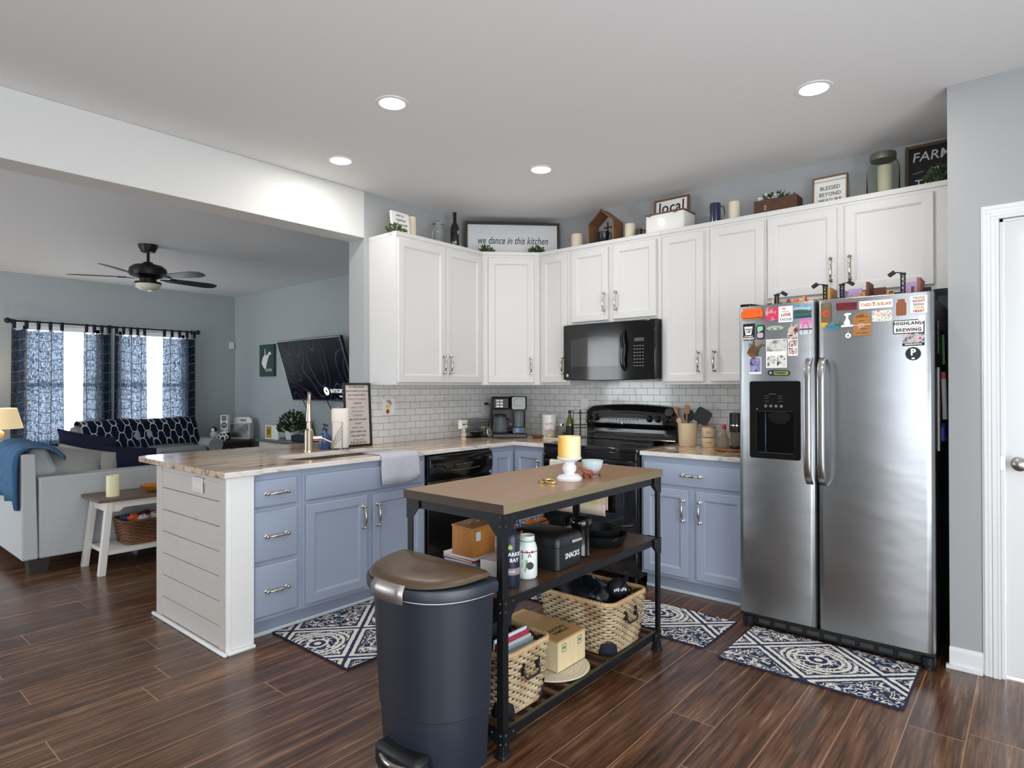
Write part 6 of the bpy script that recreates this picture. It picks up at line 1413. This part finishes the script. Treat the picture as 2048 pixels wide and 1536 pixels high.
# near sofa: its arm end faces +X, back towards -Y
so_ = thing('sofa', 'pale grey sofa seen from its arm end at the left edge', 'sofa', (-2.6, -2.75, 0))
SX1, SY0 = -1.745, -3.215
MB().box(SX1-.19, SX1, SY0+.10, -2.30, .105, .690).obj('arm', SOFAM, so_, .012)
MB().loft([[(SX1-.0, SY0, .105), (SX1-.0, SY0+.098, .105), (SX1-2.1, SY0+.098, .105), (SX1-2.1, SY0, .105)], [(SX1-.03, SY0+.0, .86), (SX1-.03, SY0+.085, .86), (SX1-2.1, SY0+.085, .86), (SX1-2.1, SY0, .86)]]).obj('back_frame', SOFAM, so_, .012)
MB().box(SX1-2.1, SX1-1.91, SY0+.10, -2.30, .105, .69).obj('arm', SOFAM, so_, .012)
MB().box(SX1-1.9, SX1-.2, SY0+.10, -2.33, .105, .30).obj('seat_base', SOFAM, so_, .01)
def cushion(par, name, cx, cy, cz, w_, d_, h_, m, rx=0., rz=0., puff=.35):
    mb = MB(TR(cx, cy, cz, rz, rx)); n = 10; rings = []
    for k in range(n+1):
        t = -1+2*k/n; th_ = math.sqrt(max(0, 1-t*t))
        s_ = 1-puff*.35*(1-th_**.7)
        rings.append([(a_*s_, b_*s_, t*h_/2) for a_, b_ in rrect(w_, d_, min(w_, d_)*.16, 5)])
    return mb.loft(rings).obj(name, m, par, ang=70)
for i in range(2):
    MB().box(SX1-1.05-.84*i+.0, SX1-.215-.84*i, SY0+.30, -2.31, .305, .47).obj('seat_cushion', SOFAM, so_, .03)
    MB().loft([[(SX1-.21-.84*i, SY0+.10, .475), (SX1-.21-.84*i, SY0+.38, .475), (SX1-1.04-.84*i, SY0+.38, .475), (SX1-1.04-.84*i, SY0+.10, .475)], [(SX1-.23-.84*i, SY0+.09, .885), (SX1-.23-.84*i, SY0+.20, .885), (SX1-1.02-.84*i, SY0+.20, .885), (SX1-1.02-.84*i, SY0+.09, .885)]]).obj('back_cushion', SOFAM, so_, .035)
for xx in (SX1-.02, SX1-2.0):
    for yy in (SY0+.04, -2.44): MB().loft([[(xx-.11, yy+.01, 0), (xx-.005, yy+.01, 0), (xx-.005, yy+.11, 0), (xx-.11, yy+.11, 0)], [(xx-.13, yy, .104), (xx, yy, .104), (xx, yy+.13, .104), (xx-.13, yy+.13, .104)]]).obj('leg', LEGM, so_)
def pillow(name, label, c, w_, h_, t_, M, m, grp=None):
    o = thing(name, label, 'cushion', c, group=grp); mb = MB(M); n = 14; top = []; 
    G = lambda s_: [[mb._v(((i/n-.5)*w_*(1-.10*math.cos(PI*(j/n-.5))*0-.06*math.sin(PI*j/n)), (j/n-.5)*h_*(1-.06*math.sin(PI*i/n)), s_*t_/2*(math.sin(PI*i/n)*math.sin(PI*j/n))**.55), None) for i in range(n+1)] for j in range(n+1)]
    for s_ in (1, -1):
        V = G(s_)
        for a_, b_ in zip(V, V[1:]):
            for i in range(n): mb.b.faces.new((a_[i], a_[i+1], b_[i+1], b_[i]) if s_ > 0 else (a_[i], b_[i], b_[i+1], a_[i+1]))
    bmesh.ops.remove_doubles(mb.b, verts=mb.b.verts, dist=.0005)
    mb.obj('cover', m, o, ang=80); return o
PIL = NT('faded grey printed linen', .9, 0, .1); _n = PIL.noise(PIL.vec(PIL.x*1., PIL.y*1., PIL.z*3.), 16., 4.); PIL.set('Base Color', PIL.mix((_n*5-2.9).clamp()*.55, '#9c9d99', '#3f4d55'))
pillow('throw_pillow', 'faded grey pillow with script print leaning inside the sofa arm', (-1.98, -2.80, .5), .44, .44, .17, FR((-2.04, -2.85, .69), (.12, .93, -.22), (-.55, .1, .72)), PIL.m)
pillow('throw_pillow', 'plain beige pillow leaning behind the script pillow', (-2.10, -2.68, .5), .42, .42, .15, FR((-2.12, -2.70, .675), (.12, .93, -.25), (-.55, .1, .72)), mat('#b5b0a9', .9, name='beige linen', bump=.3, bs=200.))
NAVC = mat('#25273a', .95, name='navy plush', bump=.3, bs=80., spec=.1)
pillow('throw_pillow', 'dark navy pillow standing behind the grey pillows', (-2.5, -2.55, .5), .44, .44, .16, FR((-2.42, -2.62, .74), (.5, .85, -.2), (-.3, 0, .95)), NAVC)
pillow('throw_pillow', 'dark navy pillow slumped near the sofa front', (-2.3, -2.40, .5), .50, .40, .18, FR((-2.2, -2.42, .66), (.45, .88, -.12), (-.45, .1, .85)), NAVC)
# blue throw over the sofa back
BTH = mat('#55779a', .95, name='blue fleece', bump=.5, bs=25., spec=.1, vary=.25)
def cloth(name, label, cat, prof, a0, a1, n, m, axis, wob, thick=.012, seed=1, grp=None):
    mb = MB(); V = []
    for j in range(n+1):
        u = j/n; s_ = a0+(a1-a0)*u; row = []
        for i, (p, z_) in enumerate(prof):
            k = wob*math.sin(u*11+i*.5+seed)+wob*.5*math.sin(u*23+seed*2)
            row.append(mb._v((s_+(wob if i else 0)*math.sin(i*1.3+seed), p+k, z_+k*.8) if axis == 'x' else (p+k, s_, z_+k*.8), None))
        V.append(row)
    for a_, b_ in zip(V, V[1:]):
        for i in range(len(prof)-1): mb.b.faces.new((a_[i], b_[i], b_[i+1], a_[i+1]))
    o = mb.obj(name, m, None, ang=80, sub=1); d = o.modifiers.new('solid', 'SOLIDIFY'); d.thickness = thick; return tag(o, label, cat, grp)
cloth('throw_blanket', 'blue throw draped over the back of the near sofa', 'blanket', [(SY0-.03, .52), (SY0-.04, .66), (SY0-.035, .80), (SY0-.01, .90), (SY0+.08, .93), (SY0+.20, .915), (SY0+.26, .86), (SY0+.30, .80)], -1.83, -2.55, 16, BTH, 'x', .012, seed=2)
cloth('throw_blanket', 'second blue cloth hanging down the rear corner of the near sofa', 'blanket', [(SY0-.022, .46), (SY0-.03, .58), (SY0-.03, .72), (SY0-.03, .82), (SY0-.015, .885), (SY0+.05, .90)], -1.785, -1.90, 6, mat('#35587e', .95, name='knit blue', bump=.5, bs=60., spec=.1), 'x', .007, seed=5)
# side table
st_ = thing('side_table', 'small white side table with brown top between sofa and peninsula', 'side table', (-1.5, -2.5, 0))
tx0, tx1, ty0, ty1 = -1.725, -1.33, -2.865, -2.20
MB().box(tx0, tx1, ty0, ty1, .515, .540).obj('table_top', W_TBL, st_, .003)
TW = mat('#e2e0da', .5, name='antique white paint')
for xa, sx_ in ((tx0+.035, 1), (tx1-.035, -1)):
    for ya, sy_ in ((ty0+.075, 1), (ty1-.075, -1)):
        s_ = .022; MB().loft([[(xa-sx_*.025+dx, ya-sy_*.055+dy, 0) for dx, dy in ((-s_, -s_), (s_, -s_), (s_, s_), (-s_, s_))], [(xa+dx, ya+dy, .5145) for dx, dy in ((-s_, -s_), (s_, -s_), (s_, s_), (-s_, s_))]]).obj('leg', TW, st_, .002)
MB().box(tx0+.06, tx1-.06, ty0+.065, ty0+.085, .44, .514).obj('apron', TW, st_); MB().box(tx0+.06, tx1-.06, ty1-.085, ty1-.065, .44, .514).obj('apron', TW, st_)
for xx in (tx0+.025, tx1-.043): MB(FR((xx, 0, 0), (0, 1, 0), (0, 0, 1))).prism([(ty0+.08, .514), (ty0+.08, .44), (ty0+.14, .44), (ty0+.17, .465), (ty1-.17, .465), (ty1-.14, .44), (ty1-.08, .44), (ty1-.08, .514)], 0, .018).obj('apron', TW, st_)
MB().box(tx0+.015, tx1-.015, ty0+.055, ty1-.055, .135, .165).obj('lower_shelf', TW, st_, .002)
o = thing('candle', 'cream pillar candle on the side table', 'candle', (-1.42, -2.74, .5405)); MB().lathe([(.043, .5405), (.043, .69), (.040, .694), (.036, .686), (0, .684)], 30, -1.45, -2.74).obj('wax', mat('#e8dfb4', .45, name='yellow cream wax'), o); MB().tube([(-1.45, -2.74, .684), (-1.45, -2.74, .696)], .001, 5).obj('wick', INK, o)
o = thing('glass_bowl', 'orange art glass bowl on the side table', 'bowl', (-1.45, -2.45, .5405))
MB().lathe([(.03, .5405), (.05, .55), (.095, .585), (.10, .592), (.096, .592), (.05, .556), (0, .549)], 30, -1.46, -2.46).obj('bowl', mat('#d98a2b', .1, name='amber glass', coat=.6, vary=.5, bs=18.), o)
mb = MB(); rnd = random.Random(2)
o = thing('white_shell', 'white shell ornament at the peninsula edge of the side table', 'ornament', (-1.39, -2.36, .5405)); MB().ball((-1.39, -2.37, .563), .03, 12, sc_=(1.2, 1.1, .75)).obj('shell', WHITE, o)
basket('rattan_basket', 'dark rattan basket on the lower shelf of the side table', -1.525, -2.50, .1655, .27, .36, .17, 13, 26, WICKD, 7, False)
for i, (c_, nm) in enumerate((('#3d4f7c', 'navy'), ('#e8642e', 'orange'), ('#d9c3cf', 'pale pink'), ('#6d1f35', 'maroon'), ('#e9e4e2', 'white'), ('#d7572f', 'bright orange'))):
    o = thing('yarn_ball', '%s soft toy ball in the dark rattan basket' % nm, 'toy', (-1.5, -2.6+i*.04, .3), group='soft things in the rattan basket'); blob(o, 'wool', (-1.575+.045*(i % 3), -2.62+.048*i, .335+.008*(i % 2)), .042, (1, 1, .8), mat(c_, .9, name='soft fabric'), i, .2)
# far sofa under the windows with quatrefoil throw
fs = thing('loveseat', 'grey sofa under the windows facing the room', 'sofa', (-5.2, -1.2, 0))
fy0, fy1 = -2.0, -.42
MB().box(-5.62, -4.86, fy0+.14, fy1-.14, .10, .42).obj('seat_base', SOFA2M, fs, .02)
MB().loft([[(-5.45, y_, .42) for y_ in ()] or [(-5.62, fy0+.03, .10), (-5.34, fy0+.03, .42), (-5.34, fy1-.03, .42), (-5.62, fy1-.03, .10)], [(-5.68, fy0+.05, .84), (-5.50, fy0+.05, .84), (-5.50, fy1-.05, .84), (-5.68, fy1-.05, .84)]]).obj('back_frame', SOFA2M, fs, .05)
for i in range(2): MB().loft([[(-5.42, fy0+.13+.66*i, .55), (-5.16, fy0+.13+.66*i, .53), (-5.16, fy0+.77+.66*i, .53), (-5.42, fy0+.77+.66*i, .55)], [(-5.53, fy0+.12+.67*i, .875), (-5.34, fy0+.12+.67*i, .86), (-5.34, fy0+.78+.67*i, .86), (-5.53, fy0+.78+.67*i, .875)]]).obj('back_cushion', SOFA2M, fs, .05); MB().box(-5.36, -4.85, fy0+.14+.655*i, fy0+.78+.655*i, .425, .545).obj('seat_cushion', SOFA2M, fs, .035)
for ya, yb in ((fy0-.06, fy0+.13), (fy1-.13, fy1+.06)):
    prof = [(ya+.03, .10), (yb-.01, .10), (yb-.005, .50)]+[((ya+yb)/2+.105*math.cos(a_), .555+.085*math.sin(a_)) for a_ in [i*PI/8 for i in range(0, 9)]]+[(ya+.02, .48)]
    MB(FR((-4.86, 0, 0), (0, 1, 0), (0, 0, 1))).prism([(p[0], p[1]) for p in prof], -.70, .0).obj('rolled_arm', SOFA2M, fs, .008)
for xx in (-5.55, -4.92):
    for yy in (fy0+.02, fy1-.02): MB().cyl(xx, yy, 0, .10, .03, 12).obj('leg', LEGM, fs)
def m_quat():
    t = NT('navy quatrefoil blanket', .95, 0, .1); A = 2*PI/.155; B = 2*PI/.15
    u = t.y*A; v = (t.z*1.+t.x*.4)*B
    a = u+v; b = u-v
    l1 = ((a+b.sin()*.75)/(2*PI)).fract()-.5; l2 = ((b+a.sin()*.75)/(2*PI)).fract()-.5
    line = (l1.abs().min(l2.abs()) < .04); n = t.noise(t.obj, 14., 2.)
    t.set('Base Color', t.mix(line, t.mix(n, '#0d1220', '#172338'), '#c3c6c8')); return t.m
cloth('throw_blanket', 'navy blanket with white quatrefoil lattice over the far sofa back', 'blanket', [(-5.69, .74), (-5.70, .87), (-5.60, .925), (-5.42, .92), (-5.305, .86), (-5.285, .76), (-5.225, .66), (-5.155, .585)], fy0+.11, fy1-.10, 26, m_quat(), 'y', .008, .012, seed=3)
# curtains, rod and sheers
def m_curt():
    t = NT('navy windowpane curtain', .9, 0, .1); m = t.m
    gy = ((t.x*1.)/.13).fract()   # local x runs along the cloth
    gz = ((t.z+.02*(t.x*20).sin())/.13).fract()
    line = (gy < .08).max(gz < .07)
    n = t.noise(t.vec(t.x*1., t.y, t.z*.25), 90., 2.); n2 = t.noise(t.vec(t.x*.2, t.y, t.z), 110., 2.)
    w = ((n+n2)*2.4-1.95).clamp()
    c = t.mix(line, '#131a2b', '#b7a79c'); t.set('Base Color', c)
    tr = t.t.nodes.new('ShaderNodeBsdfTranslucent'); t.t.links.new(t.mix(line, '#2f435c', '#1a2230'), tr.inputs[0])
    tp = t.t.nodes.new('ShaderNodeBsdfTransparent'); tp.inputs[0].default_value = (.52, .60, .70, 1)
    mx = t.t.nodes.new('ShaderNodeMixShader'); mx.inputs[0].default_value = .5; t.t.links.new(t.b.outputs[0], mx.inputs[1]); t.t.links.new(tr.outputs[0], mx.inputs[2])
    m2 = t.t.nodes.new('ShaderNodeMixShader'); f_ = (w*.30)*(1.-line); t.t.links.new(f_.k, m2.inputs[0]); t.t.links.new(mx.outputs[0], m2.inputs[1]); t.t.links.new(tp.outputs[0], m2.inputs[2])
    t.t.links.new(m2.outputs[0], t.t.nodes['Material Output'].inputs[0]); return m
CUR = m_curt()
def m_sheer():
    t = NT('white sheer voile', .9, 0, .1); tr = t.t.nodes.new('ShaderNodeBsdfTranslucent'); tr.inputs[0].default_value = (.97, .98, 1, 1); t.set('Base Color', lin('#f5f6f8'))
    tp = t.t.nodes.new('ShaderNodeBsdfTransparent'); a = t.t.nodes.new('ShaderNodeMixShader'); a.inputs[0].default_value = .7; b = t.t.nodes.new('ShaderNodeMixShader'); b.inputs[0].default_value = .35
    t.t.links.new(t.b.outputs[0], a.inputs[1]); t.t.links.new(tr.outputs[0], a.inputs[2]); t.t.links.new(a.outputs[0], b.inputs[1]); t.t.links.new(tp.outputs[0], b.inputs[2]); t.t.links.new(b.outputs[0], t.t.nodes['Material Output'].inputs[0]); return t.m
RODZ = 2.165
rd = thing('curtain_rod', 'dark curtain rod with ball finials across both windows', 'curtain rod', (-5.85, -1.4, RODZ))
MB().tube([(-5.85, -2.50, RODZ), (-5.85, -.30, RODZ)], .012, 12).obj('rod', BLKM, rd)
for yy in (-2.53, -.28): MB().ball((-5.85, yy, RODZ), .035, 16).obj('finial', BLKM, rd)
for yy in (-2.47, -1.405, -.33): MB().tube([(-5.949, yy, RODZ+.0), (-5.87, yy, RODZ), (-5.85, yy, RODZ-.02)], .008, 8).box(-5.9495, -5.943, yy-.012, yy+.012, RODZ-.03, RODZ+.03).obj('bracket', BLKM, rd)
def curtain(label, ya, yb, tabs, folds, seed, sheer=False, ztop=2.08, zb=.25, x0=-5.85, amp=.028):
    o = thing('sheer_curtain' if sheer else 'curtain', label, 'curtain', (x0, (ya+yb)/2, zb), group='white sheers' if sheer else 'navy windowpane curtain panels')
    mb = MB(); n = 90; rows = 30; V = []; rnd = random.Random(seed); ph = rnd.uniform(0, 6)
    for k in range(rows+1):
        t = k/rows; row = []
        for j in range(n+1):
            u = j/n; sag = -.03*abs(math.sin(PI*u*(tabs-1))) if not sheer else 0
            z_ = zb+(ztop+(sag if k == rows else sag*t**8)-zb)*t
            a_ = amp*(1 if sheer else (.75+.35*(1-t)))
            dx = a_*math.sin(2*PI*folds*u+ph+.5*math.sin(3*u+t*1.5))+a_*.35*math.sin(2*PI*folds*2.3*u+ph*2)
            row.append(mb._v((x0+dx, ya+(yb-ya)*u+(u-.5)*.03*(1-t), z_), None))
        V.append(row)
    for a_, b_ in zip(V, V[1:]):
        for j in range(n): mb.b.faces.new((a_[j], a_[j+1], b_[j+1], b_[j]))
    # the cloth's own coordinates: rotate so that local x runs along the width, stretched by the folds
    p = mb.obj('cloth', m_sheer() if sheer else CUR, o, ang=180)
    R_ = Matrix.Rotation(PI/2, 4, 'Z'); p.data.transform(R_.inverted()); p.rotation_euler = (0, 0, PI/2)
    if not sheer:
        for i in range(tabs):
            yy = ya+.012+(yb-ya-.05)*i/(tabs-1)
            s_ = MB(); zt_ = ztop-.006
            pr = [(x0-.004, zt_), (x0-.014, RODZ), (x0-.010, RODZ+.012), (x0, RODZ+.0155), (x0+.010, RODZ+.012), (x0+.014, RODZ), (x0+.004, zt_)]
            s_.loft([[(a_, yy, b_) for a_, b_ in pr], [(a_, yy+.036, b_) for a_, b_ in pr]], False, closed=False); tb = s_.obj('tab', mat('#1a2238', .9, name='navy tab'), o); tb.modifiers.new('s', 'SOLIDIFY').thickness = .002
    return o
curtain('navy windowpane curtain panel at the far left by the lamp', -2.495, -1.955, 5, 4.5, 1)
curtain('navy windowpane curtain panel left of the rod centre', -1.735, -1.42, 4, 4, 2)
curtain('navy windowpane curtain panel right of the rod centre', -1.385, -.985, 5, 4, 3)
curtain('navy windowpane curtain panel nearest the room corner', -.775, -.31, 5, 4.5, 4)
curtain('white sheer hanging in the left window', W1[0]+.0, W1[1], 0, 9, 5, True, 2.05, .62, -5.925, .010)
curtain('white sheer hanging in the right window', W2[0], W2[1], 0, 9, 6, True, 2.05, .62, -5.925, .010)
# ceiling fan
fn = thing('ceiling_fan', 'dark bronze ceiling fan with five blades and glass light', 'ceiling fan', (-3.06, -1.94, CEIL)); x, y = -3.06, -1.94
BZ = mat('#231d1b', .42, .5, name='dark bronze', bump=.6, bs=60.)
MB().lathe([(.088, CEIL), (.086, CEIL-.02), (.06, CEIL-.075), (.02, CEIL-.082)], 32, x, y).obj('canopy', BZ, fn); MB().cyl(x, y, CEIL-.17, CEIL-.08, .014, 14).obj('downrod', BZ, fn)
MB().lathe([(.02, 2.60), (.04, 2.595), (.06, 2.575), (.13, 2.56), (.165, 2.53), (.17, 2.49), (.16, 2.46), (.12, 2.445), (.075, 2.43), (.075, 2.40), (.09, 2.39)][::-1], 40, x, y).obj('motor', BZ, fn)
MB().lathe([(.118, 2.395), (.118, 2.375), (.10, 2.372)], 36, x, y).obj('light_ring', BZ, fn)
MB().lathe([(.115, 2.374), (.105, 2.345), (.07, 2.318), (.02, 2.31), (0, 2.309)], 36, x, y, cap=False).obj('glass_bowl', mat('#e3e0cf', .3, name='frosted glass', coat=.3), fn)
WB = mat('#1b1a1c', .35, name='dark walnut blade')
for k in range(5):
    a_ = math.radians(22+72*k); M = Matrix.Translation((x, y, 2.44)) @ Matrix.Rotation(a_, 4, 'Z') @ Matrix.Rotation(-.20, 4, 'X')
    out_ = [(.20, -.055), (.60, -.075), (.68, -.05), (.70, 0), (.68, .05), (.60, .075), (.20, .055)]
    b_ = MB(M).prism(out_, -.003, .003).obj('blade', WB, fn, .001)
    MB(M).prism([(.12, -.012), (.20, -.03), (.26, -.04), (.25, 0), (.26, .04), (.20, .03), (.12, .012)], -.009, -.0035).obj('blade_iron', BZ, b_)
# television
tv = thing('television', 'large wall television tilted down showing dark swirls', 'television', (-3.33, .2, 1.1))
tl, tw, thh = -4.02, 1.45, .825
Mt = FR((tl, .215, 1.165), (1, 0, 0), (0, -.30, .954))
MB(Mt).box(0, tw, 0, thh, -.045, 0).obj('housing', BLKM, tv, .006)
fb = poly([(0, 0), (tw, 0), (tw, thh), (0, thh)], [[(.010, .014), (tw-.010, .014), (tw-.010, thh-.010), (.010, thh-.010)]], 0, .006); fb.b.transform(Mt); fb.obj('bezel', mat('#9a9ca4', .25, .8, name='silver bezel'), tv)
def m_tv():
    t = NT('screen picture', .35, 0, .15); x_ = t.x*1.; z_ = t.z*1.
    n = t.noise(t.vec(x_*1.4, 0., z_*1.), 1.2, 0., .4, .6); w = ((n*13.).fract()-.5).abs()*2.
    c = t.ramp((w*1.).clamp(), [(.0, '#030308'), (.7, '#050510'), (.93, '#12142a'), (.985, '#50526c'), (1., '#0a0a18')])
    t.set('Base Color', (0, 0, 0, 1)); t.set('Emission Color', c); t.set('Emission Strength', .75); return t.m
sc_ = MB(Mt).box(.010, tw-.010, .014, thh-.010, .0005, .002).obj('screen', m_tv(), tv)
LGt = mat('#ffffff', .5, name='screen white', emit=.8)
MB(Mt @ Matrix.Translation((.86, .13, .0022))).lathe([(.055, 0), (.055, .0003), (0, .0003)], 28).obj('shutter_logo', LGt, sc_)
MB(Mt @ Matrix.Translation((.86, .13, .0027))).prism([(.018*math.cos(i*PI/3), .018*math.sin(i*PI/3)) for i in range(6)], 0, .0003).obj('logo_centre', INK, sc_)
text('INTEGRITY', .075, LGt, sc_, Mt @ Matrix.Translation((.95, .13, .0024)), align='LEFT', sx=.95); text('imaging', .04, LGt, sc_, Mt @ Matrix.Translation((1.12, .065, .0024)), align='LEFT')
MB().box(-3.5, -3.1, .28, .3295, 1.4, 1.8).box(-3.4, -3.2, .16, .28, 1.55, 1.65).obj('wall_bracket', BLKM, tv)
for xx, dx in ((-3.86, .25), (-3.28, .25)):
    o = thing('cable', 'thin black cable hanging below the television', 'cable', (xx, .3, .7), group='cables under the television'); MB().tube([(xx, .26, 1.17), (xx+.02, .31, 1.05), (xx+.12, .315, .85), (xx+dx, .31, .66)], .006, 6).obj('wire', BLKM, o)
# wall things
M = FR((-4.89, .3295, 1.50), (1, 0, 0), (0, 0, 1))
o = thing('wall_canvas', 'dark green canvas with white state outline reading home', 'picture', (-4.89, .33, 1.5)); MB(M).box(-.21, .21, 0, .47, 0, .035).obj('canvas', mat('#33504b', .8, name='dark green canvas'), o, .002)
stw = [(x_*5.2, y_*5.6) for x_, y_ in stt]; MB(M @ Matrix.Translation((-.02, .26, .0352))).prism(stw, 0, .0006).obj('state_outline', PAPER, o); text('HOME', .062, PAPER, o, M @ Matrix.Translation((.06, .09, .0355)), space=1.1)
o = thing('motion_sensor', 'small white motion sensor high in the room corner', 'sensor', (-5.94, .27, 1.96)); MB(FX(-5.9495, .275, 2.0)).box(-.035, .035, -.055, .055, 0, .03).obj('housing', TRIM, o, .006)
# console table under the television
cn = thing('console_table', 'grey topped white console table under the television', 'table', (-3.6, .1, 0))
MB().box(-4.47, -2.75, -.10, .30, .60, .63).obj('table_top', mat('#6d7073', .35, name='slate top'), cn, .003); 
for xx in (-4.42, -2.85):
    for yy in (-.06, .22): MB().box(xx, xx+.05, yy, yy+.05, 0, .5995).obj('leg', TW, cn)
MB().box(-4.40, -2.82, -.05, .27, .50, .5995).obj('apron', TW, cn); MB().box(-4.40, -2.82, -.05, .27, .10, .13).obj('shelf', TW, cn)
o = thing('photo_card', 'white folded frame with yellow number 30 card', 'picture frame', (-4.2, 0, .63)); M = FR((-4.20, .0, .6305), (1, .05, 0), (0, 0, 1)); MB(M).box(-.16, .16, 0, .19, -.02, 0).obj('frame', PAPER, o, .002); MB(M).box(-.135, -.01, .018, .175, 0, .0015).obj('yellow_card', mat('#c9a02b', .6, name='gold card', vary=.3), o); text('30', .10, mat('#5a2a1c', .6, name='brown ink'), o, M @ Matrix.Translation((-.073, .095, .002)), bold=.002, sx=.8)
o = thing('potted_plant', 'bushy green plant in a small white pot on the console', 'plant', (-3.85, .08, .63)); MB().lathe([(.07, .6305), (.085, .64), (.10, .76), (.092, .76), (.08, .65), (0, .64)], 24, -3.87, .12).obj('pot', TRIM, o)
mb = MB(); rnd = random.Random(11); LM = mat('#3f5f33', .5, name='plant leaf', vary=.5, bs=30.)
leaves(mb, (-3.87, .12, .74), .19, .17, .27, 420, .06, seed=31); mb.obj('foliage', LM, o, smooth=False)
o = thing('soundbar', 'dark fabric speaker bar lying on the console', 'speaker', (-3.3, .05, .63)); MB().box(-3.72, -2.90, .0, .10, .6305, .715).obj('grille', mat('#2b3138', .8, name='speaker cloth'), o, .015)
# corner table with keepsakes
cn = thing('corner_table', 'dark small table in the far corner with keepsakes', 'table', (-5.3, -.05, 0))
MB().box(-5.72, -5.02, -.30, .20, .545, .575).obj('table_top', mat('#3a3a38', .4, name='dark top'), cn, .003)
for xx in (-5.70, -5.09):
    for yy in (-.28, .13): MB().box(xx, xx+.05, yy, yy+.05, 0, .5445).obj('leg', mat('#33211a', .5, name='dark cherry'), cn)
MB().box(-5.68, -5.06, -.26, .16, .47, .5445).obj('apron', mat('#33211a', .5, name='dark cherry'), cn)
KZ = .5755
def cc(name, label, cat, x0, y0, grp=None): return thing(name, label, cat, (x0, y0, KZ), group=grp)
DV = Vector((-.55, .83, 0)); RV = (.764, .645, 0)
o = cc('block_tower', 'stack of white and black keepsake blocks on the corner table', 'ornament', -5.30, -.12); M = FR((-5.30, -.14, KZ), RV, (0, 0, 1))
for i, (h0, h1, m_, s_) in enumerate(((0, .10, INK, ''), (.1005, .165, PAPER, '2017'), (.166, .26, PAPER, ''), (.261, .36, PAPER, ''))):
    MB(M).box(-.055, .055, h0, h1, -.08, 0).obj('block', m_, o, .004)
    if s_: text(s_, .05, INK, o, M @ Matrix.Translation((0, (h0+h1)/2, .001)), bold=.001)
MB(M).lathe([(.045, 0), (.043, .006), (0, .007)], 24, 0, .213).obj('dark_disc', mat('#1b2130', .4, name='disc'), o); text('HOME', .02, PAPER, o, M @ Matrix.Translation((0, .213, .0085)))
MB(M).prism([(-.035, .285), (.0, .268), (.035, .285), (.035, .35), (-.035, .35)], 0, .004).obj('shield', mat('#3f4a2e', .4, name='olive shield'), o)
o = cc('penguin_figure', 'small grey and white penguin figure beside the keepsake blocks', 'figurine', -5.42, -.22); x, y = -5.33, -.27
MB().ball((x, y, KZ+.07), .065, 16, sc_=(.85, .85, 1.08)).obj('body', mat('#c9cdd0', .8, name='grey plush'), o); MB().ball((x, y, KZ+.155), .042, 14).obj('head', mat('#22262c', .8, name='black plush'), o)
MB(FR((x+.02, y-.024, KZ+.155), RV, (0, 0, 1))).ball((0, -.004, .004), .025, 12, sc_=(1, 1.1, .6)).obj('face', PAPER, o)
o = cc('paw_ornament', 'white rimmed black paw shaped ornament in front of the blocks', 'ornament', -5.2, -.2); M = FR((-5.20, -.20, KZ), RV, (0, 0, 1))
for u_, v_, r_ in ((-.06, .05, .028), (-.025, .085, .03), (.02, .085, .03), (.055, .05, .028), (0, .03, .042)): MB(M).lathe([(r_, 0), (r_, .012), (r_*.7, .014)], 16, u_, v_).obj('pad_rim', PAPER, o); MB(M).lathe([(r_*.6, .0142), (0, .016)], 12, u_, v_*1.02, cap=False).obj('pad', INK, o)
o = cc('carrier_box', 'pale handled carton with a dark photograph on the corner table', 'box', -5.15, .0); M = FR((-5.225, .055, KZ), RV, (0, 0, 1))
MB(M).box(-.15, .15, 0, .235, -.14, 0).obj('carton', mat('#c9cbcc', .6, name='grey white card'), o, .002); MB(M).prism([(-.12, .236), (.15, .236), (.14, .29), (.11, .32), (-.10, .32), (-.12, .30)], -.09, -.08).obj('handle_panel', PAPER, o, .001); MB(M).box(-.13, .13, .03, .225, 0, .0012).obj('photograph', photo_mat('horse photo', [(0., '#2b2b2e'), (.45, '#4f5152'), (.6, '#7d8080'), (1., '#a9acac')], 9.), o); MB(M).prism(rrect(.09, .035, .012, 4, .02, .275), -.079, -.0785).obj('handle_slot', mat('#8a8c8d', .7, name='slot shade'), o)
# table lamp and black end table at the far left
et = thing('end_table', 'black end table behind the near sofa by the window', 'table', (-5.3, -2.6, 0)); MB().box(-5.62, -5.05, -2.95, -2.42, .66, .70).obj('table_top', BLKM, et, .003)
for xx in (-5.60, -5.11):
    for yy in (-2.93, -2.48): MB().box(xx, xx+.04, yy, yy+.04, 0, .6595).obj('leg', BLKM, et)
lp = thing('table_lamp', 'lit table lamp with cream lattice shade at the left edge', 'lamp', (-5.25, -2.72, .70)); x, y = -5.25, -2.72
MB().lathe([(.07, .7005), (.07, .715), (.025, .73), (.03, .76), (.05, .80), (.05, .83), (.02, .86), (.035, .88), (.015, .90), (.012, .93)], 28, x, y).obj('base', mat('#d9b79a', .4, name='blush ceramic'), lp)
def m_shade():
    t = NT('lit lattice shade', .8); a = ((t.y+t.z)*28.).fract(); b = ((t.y-t.z)*28.).fract(); l = (a < .14).max(b < .14)
    c = t.mix(l, '#f3dcb0', '#cda878'); t.set('Base Color', c); t.set('Emission Color', c); t.set('Emission Strength', .55); return t.m
MB().lathe([(.225, .875), (.165, 1.105)], 40, x, y, cap=False).obj('lamp_shade', m_shade(), lp)
lamp('table_lamp_bulb', 'POINT', 9, (x, y, 1.0), col=(1, .75, .48), shadow_soft_size=.05)
